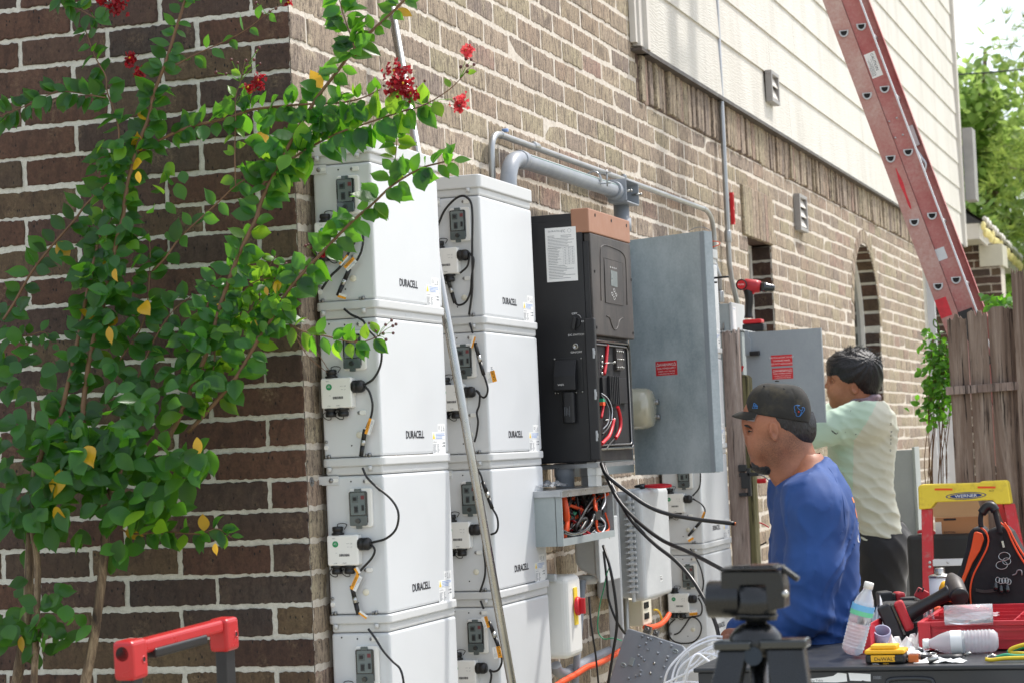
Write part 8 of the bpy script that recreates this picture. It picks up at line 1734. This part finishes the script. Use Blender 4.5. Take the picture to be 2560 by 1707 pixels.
c = g7(620,1000,1.0); crumple('crumpled_paper', 'large crumpled white paper behind the yellow tool battery', (c.x,1.0,TZ), .15, .22, .085, 'plastic_white', 3)
c = g7(440,1090,.78); crumple('crumpled_paper', 'flat white paper bag just behind the yellow tool battery', (c.x+.02,.80,TZ), .14, .14, .055, 'paper', 8)
c = g7(280,650,1.25); crumple('crumpled_paper', 'white tissue poking up behind the standing water bottle', (c.x,1.25,TZ+.02), .07, .10, .13, 'paper', 12)
c = g7(960,720,1.15); crumple('plastic_wrap', 'crinkled clear plastic wrapper beside the red crate', (c.x,1.12,TZ), .10, .10, .12, 'clear_plastic', 6, cat='plastic bag')
c = g7(1560,700,1.0); crumple('plastic_wrap', 'clear plastic wrapper lying on top of the red crate', (c.x,1.06,TZ+.083), .12, .10, .05, 'clear_plastic', 9, cat='plastic bag')
c = g7(1080,1310,.62); crumple('torn_paper', 'curled scrap of white paper at the front edge of the table', (c.x,.64,TZ), .13, .07, .022, 'paper', 15)
c = g7(1250,880,.95); b = nb(); lathe(b, [(0,0),(.028,0),(.03,.13),(.0,.13)], V(c.x-.01,.90,TZ+.10), (1,.08,0), 24); fixn(b)
obj('plastic_sleeve', b, M['clear_plastic'], loc=(c.x,.9,TZ), label='clear plastic sleeve with a red band lying on the edge of the red crate', cat='packaging')
b = nb(); p0, p1 = g7(555,1290,.66), g7(670,1270,.66); p0.z = p1.z = TZ+.0125; cyl(b, p0, p1, .012, n=16); obj('metal_sleeve', b, M['steel'], loc=p0, label='short shiny metal sleeve next to the yellow tool battery', cat='pipe fitting')
b = nb(); p = g7(735,1280,.63); box(b, p.x-.014,p.x+.014,.62,.66,TZ+.001,TZ+.022); fixn(b); br2 = obj('copper_bracket', b, M['copper'], loc=p, label='small copper coloured bracket with a screw on the table edge', cat='bracket', bev=.002)
for i, (y_, lab_) in enumerate(((.70,'black marker pen lying before the clear bottle'),(.73,'second black marker pen behind the first on the table'))):
    a_, c_ = g7(815,1245,y_), g7(1400,1255,y_); a_.z = c_.z = TZ+.006; b = nb(); tube(b, [a_, a_.lerp(c_,.1), a_.lerp(c_,.75), c_], .0055, 10, rr=[.003,.0055,.0055,.006]); obj('marker_pen', b, M['black_plastic'], loc=a_, label=lab_, cat='pen')
for i, (m, ys, xs, lab_) in enumerate((('wire_yellow',.62,[(1715,1310),(1800,1325),(2000,1300),(2350,1290)],'yellow wire lying nearest on the table edge'),('wire_green',.68,[(1870,1260),(1990,1225),(2150,1240),(2350,1230)],'green wire lying behind the yellow one'),('wire_yellow',.76,[(2380,1060),(2200,1090),(2060,1150),(2070,1200),(2200,1210),(2380,1220)],'looped yellow wire at the right edge of the table'),('wire_green',.80,[(2380,1090),(2200,1120),(2050,1170),(2030,1200)],'green wire coiled behind the yellow loop'))):
    P_ = [g7(x, y, ys) for x, y in xs]; mz = min(p.z for p in P_); P_ = [V(p.x, p.y, TZ+.006+(p.z-mz)*.9) for p in P_]; b = nb(); tube(b, crom(P_, 7), .0052, 8); obj('loose_wire', b, M[m], loc=P_[0], label=lab_, cat='wire')
b = nb(); a_, c_ = g7(1080,800,1.0), g7(1370,755,1.02); tube(b, [a_, a_.lerp(c_,.2), c_], .004, 8, rr=[.002,.0045,.0045]); obj('screwdriver', b, M['smoke_dark'], loc=a_, label='dark green handled tool lying across the rim of the red crate', cat='tool')
for i in range(10):                                                 # conduit locknuts scattered about
    r = random.Random(300+i); x, y = r.uniform(1.40,1.78), r.uniform(.64,.90); b = nb(); c = V(x, y, TZ+.0065); n_ = V(r.uniform(-.5,.5), r.uniform(-.5,.5), 1).normalized(); u_, v_ = frame(n_)
    tube(b, [c+u_*.009*cos(t)+v_*.009*sin(t) for t in [2*pi*q/12 for q in range(12)]], .0026, 6, closed=True); tag(obj('locknut', b, M['steel'], loc=c), 'small steel locknut lying loose in the clutter along the front of the table', 'locknut', 'steel locknuts scattered on the table')
for i, (zx, zy, Y, m, lab_) in enumerate(((520,1180,.74,'crate_red','red twist cap lying left of the copper coloured bracket'),(790,1130,.80,'smoke_dark','black rubber grommet beside the corner of the red crate'),(770,760,1.15,'black_plastic','black nozzle poking out behind the crumpled white paper'),(1000,1330,.60,'steel','bright steel bolt at the very front edge of the table'))):
    c = g7(zx,zy,Y); c.z = max(c.z, TZ+.012); b = nb(); cyl(b, c-V(.012,0,.004), c+V(.014,.004,.004), .0085, .0065, 12); obj('small_fitting', b, M[m], loc=c, label=lab_, cat='fitting')
c = g7(620,640,1.30); b = nb(); bx(b, (c.x,1.30,TZ+.055), (.16,.12,.11)); tag(obj('parts_bag', b, M['case_black'], bev=.02, seg=4), 'dark soft parts pouch slumped behind the cordless tools', 'pouch')
# ------------------------------------------------------------------ tripod with its pan head, close to the camera
TD = 3.42; tpc = CAM + (ray(1890,1500).normalized())*TD; YT_ = tpc.y
t8 = lambda x, y, dY=0: aY(*Z((1750,1380), 4.797, x, y), YT_+dY)
tp = thing('camera_tripod', 'black camera tripod with empty pan head standing close to the viewer', 'tripod', (tpc.x, tpc.y, 0))
def c8(nm, a, c, r0, r1=None, m='tripod_black', n=20, par=None, bv=0): b = nb(); cyl(b, a, c, r0, r1, n); return obj(nm, b, M[m], par or tp, bev=bv)
b = nb(); pts = [(285,215),(380,140),(870,118),(1050,175),(1095,215),(1000,250),(930,205),(560,215),(545,225)]
p0, p1 = t8(275,200), t8(1060,200); b = nb(); box(b, p0.x, p1.x-.012, YT_-.028, YT_+.040, t8(0,215).z, t8(0,185).z); fixn(b); plt = obj('head_plate', b, M['tripod_black'], tp, bev=.004)
b = nb(); box(b, t8(395,0).x, t8(900,0).x, YT_-.018, YT_+.032, t8(0,184).z, t8(0,165).z); fixn(b); obj('quick_release', b, M['smoke_dark'], plt, bev=.003)
b = nb(); bx(b, t8(1085,255), (.030,.016,.008), Euler((0,radians(38),0))); obj('lever', b, M['tripod_black'], plt, bev=.002)
b = nb(); prism(b, [(t8(x,y).x, t8(x,y).z) for x, y in ((285,216),(1000,216),(1040,400),(1045,650),(840,690),(810,380),(520,390),(505,690),(480,700),(300,470),(285,380))], (0,YT_-.022,0), (1,0,0), (0,0,1), (0,.046,0)); fixn(b); obj('head_body', b, M['tripod_black'], tp, bev=.004)
c8('tilt_knob', t8(100,560), t8(500,560), .0285, .0285, bv=.003); c8('pan_base', t8(665,400), t8(665,800), .031, .033); c8('collar', t8(665,735), t8(665,760), .0345); c8('column', t8(675,800), t8(675,1020), .0165)
b = nb(); ball(b, t8(1020,495,-.02), .006, 8, 6); obj('screw', b, M['steel'], tp)
b = nb(); lathe(b, [(0,0),(.036,0),(.040,.012),(.040,.030),(.030,.042),(.020,.048),(0,.048)], t8(675,1230), (0,0,1), 20); fixn(b); obj('shoulder', b, M['tripod_black'], tp)
c8('centre_column', t8(700,1240)+V(0,0,-.45), t8(700,1240), .014)
b = nb(); cyl(b, t8(635,1245,-.045), t8(635,1245,-.025), .014, n=20); obj('lock_knob', b, M['tripod_blue'], tp)
for (x0, y0, xw, x1, y1, dY, ddy) in ((330,1150,.044,270,1700,-.03,-.30),(940,1130,.058,1080,1700,-.02,-.25),(690,1180,.034,700,1700,.05,.45)):
    a_, c_ = t8(x0+90,y0,dY), t8(x1+60,y1,dY); d = c_-a_; d = d*(a_.z/-d.z); d.y += ddy; e_ = a_+d
    b = nb(); u_ = V(1,0,0); boxc(b, a_-V(xw/2,.016,0), V(xw,0,0), V(0,.032,0), d*.22); fixn(b); lg = obj('leg', b, M['tripod_black'], tp, bev=.004)
    b = nb(); tube(b, [a_+d*.05, e_], .0125, 12); obj('leg_tube', b, M['tripod_blue'], lg); b = nb(); bx(b, a_+V(0,-.004,.006), (xw+.014,.040,.014)); obj('leg_hinge', b, M['smoke_dark'], lg, bev=.004)
    b = nb(); q = a_+d*.235; bx(b, q, (xw*.8,.036,.035)); obj('flip_lock', b, M['sign_red'] if x0 == 330 else M['tripod_black'], lg, bev=.004); b = nb(); ball(b, e_, .014, 8, 6); obj('foot', b, M['black_rubber'], lg)
for (x, y) in ((560,1005),(825,1000)): b = nb(); bx(b, t8(x,y), (.026,.02,.012)); obj('clamp', b, M['smoke_dark'], tp, bev=.003)
# ------------------------------------------------------------------ red telescopic handle of a rolling tool box
hh = thing('tool_box_handle', 'red and black telescopic handle of a rolling tool box, close in the foreground', 'tool box', (.25,-1.05,0)); z3 = lambda x, y, Y: aY(*Z((0,1107), 2.614, x, y), Y)
YL, YR_ = -1.36, -.98
L0, L1, R0, R1 = z3(775,1360,YL), z3(1000,1370,YL), z3(1395,1240,YR_), z3(1535,1200,YR_)
ca = z3(850,1345,YL+.01); cb = z3(1460,1185,YR_); dh = (cb-ca).normalized(); sh_ = V(-dh.y, dh.x, 0).normalized(); uh = dh.cross(sh_); uh = uh if uh.z > 0 else -uh
def hb(nm, c, sz, m, bv=.006, seg=3, par=None): b = nb(); R = Matrix((dh, sh_, uh)).transposed(); bx(b, c, sz, R); return obj(nm, b, M[m], par or hh, bev=bv, seg=seg)
Lh = (cb-ca).length; grip = hb('grip_bar', ca.lerp(cb,.5)+uh*.0, (Lh*.86,.034,.028), 'handle_red', .008)
hb('grip_pad', ca.lerp(cb,.45)-uh*.017-sh_*.004, (Lh*.56,.032,.020), 'black_rubber', .005)
for c, w_, h_ in ((ca, .060, .078), (cb, .054, .070)):
    e_ = hb('corner_block', c-uh*.020, (w_,.046,h_), 'handle_red', .009, par=hh)
    b = nb(); q = c-uh*.022-sh_*.0225+dh*.012; tube(b, [q+dh*.0065*cos(t)+uh*.0065*sin(t) for t in [2*pi*i/14 for i in range(14)]], .0018, 6, closed=True); obj('screw_boss', b, M['handle_red'], e_); b = nb(); cyl(b, q+sh_*.004, q-sh_*.0006, .0055, n=12); obj('screw_hole', b, M['cavity'], e_)
    b = nb(); boxc(b, c-uh*.052+dh*(-.019)-sh_*.013, dh*.040, sh_*.026, V(0,0,-(c.z-.055-.25))); fixn(b); obj('leg_rail', b, M['black_plastic'], hh, bev=.003)
b = nb(); q = ca-dh*.0292-uh*.006; cyl(b, q-dh*.0008, q+dh*.0003, .0145, n=20); obj('socket_hole', b, M['cavity'], hh)
b = nb(); cx_ = ca.lerp(cb,.5); R = Matrix((dh, sh_, V(0,0,1))).transposed(); bx(b, (cx_.x,cx_.y,.29), (Lh+.12,.30,.40), R); obj('tool_box', b, M['case_black'], hh, bev=.02, seg=3)
b = nb(); bx(b, (cx_.x,cx_.y,.505), (Lh+.13,.31,.028), R); obj('lid', b, M['tool_red'], hh, bev=.008)
for s_ in (-1,1): b = nb(); c = cx_+dh*s_*(Lh/2+.05)+sh_*.10; cyl(b, (c.x,c.y,.09), (c.x+dh.x*.03*s_,c.y+dh.y*.03*s_,.09), .09, n=24); obj('wheel', b, M['black_rubber'], hh)
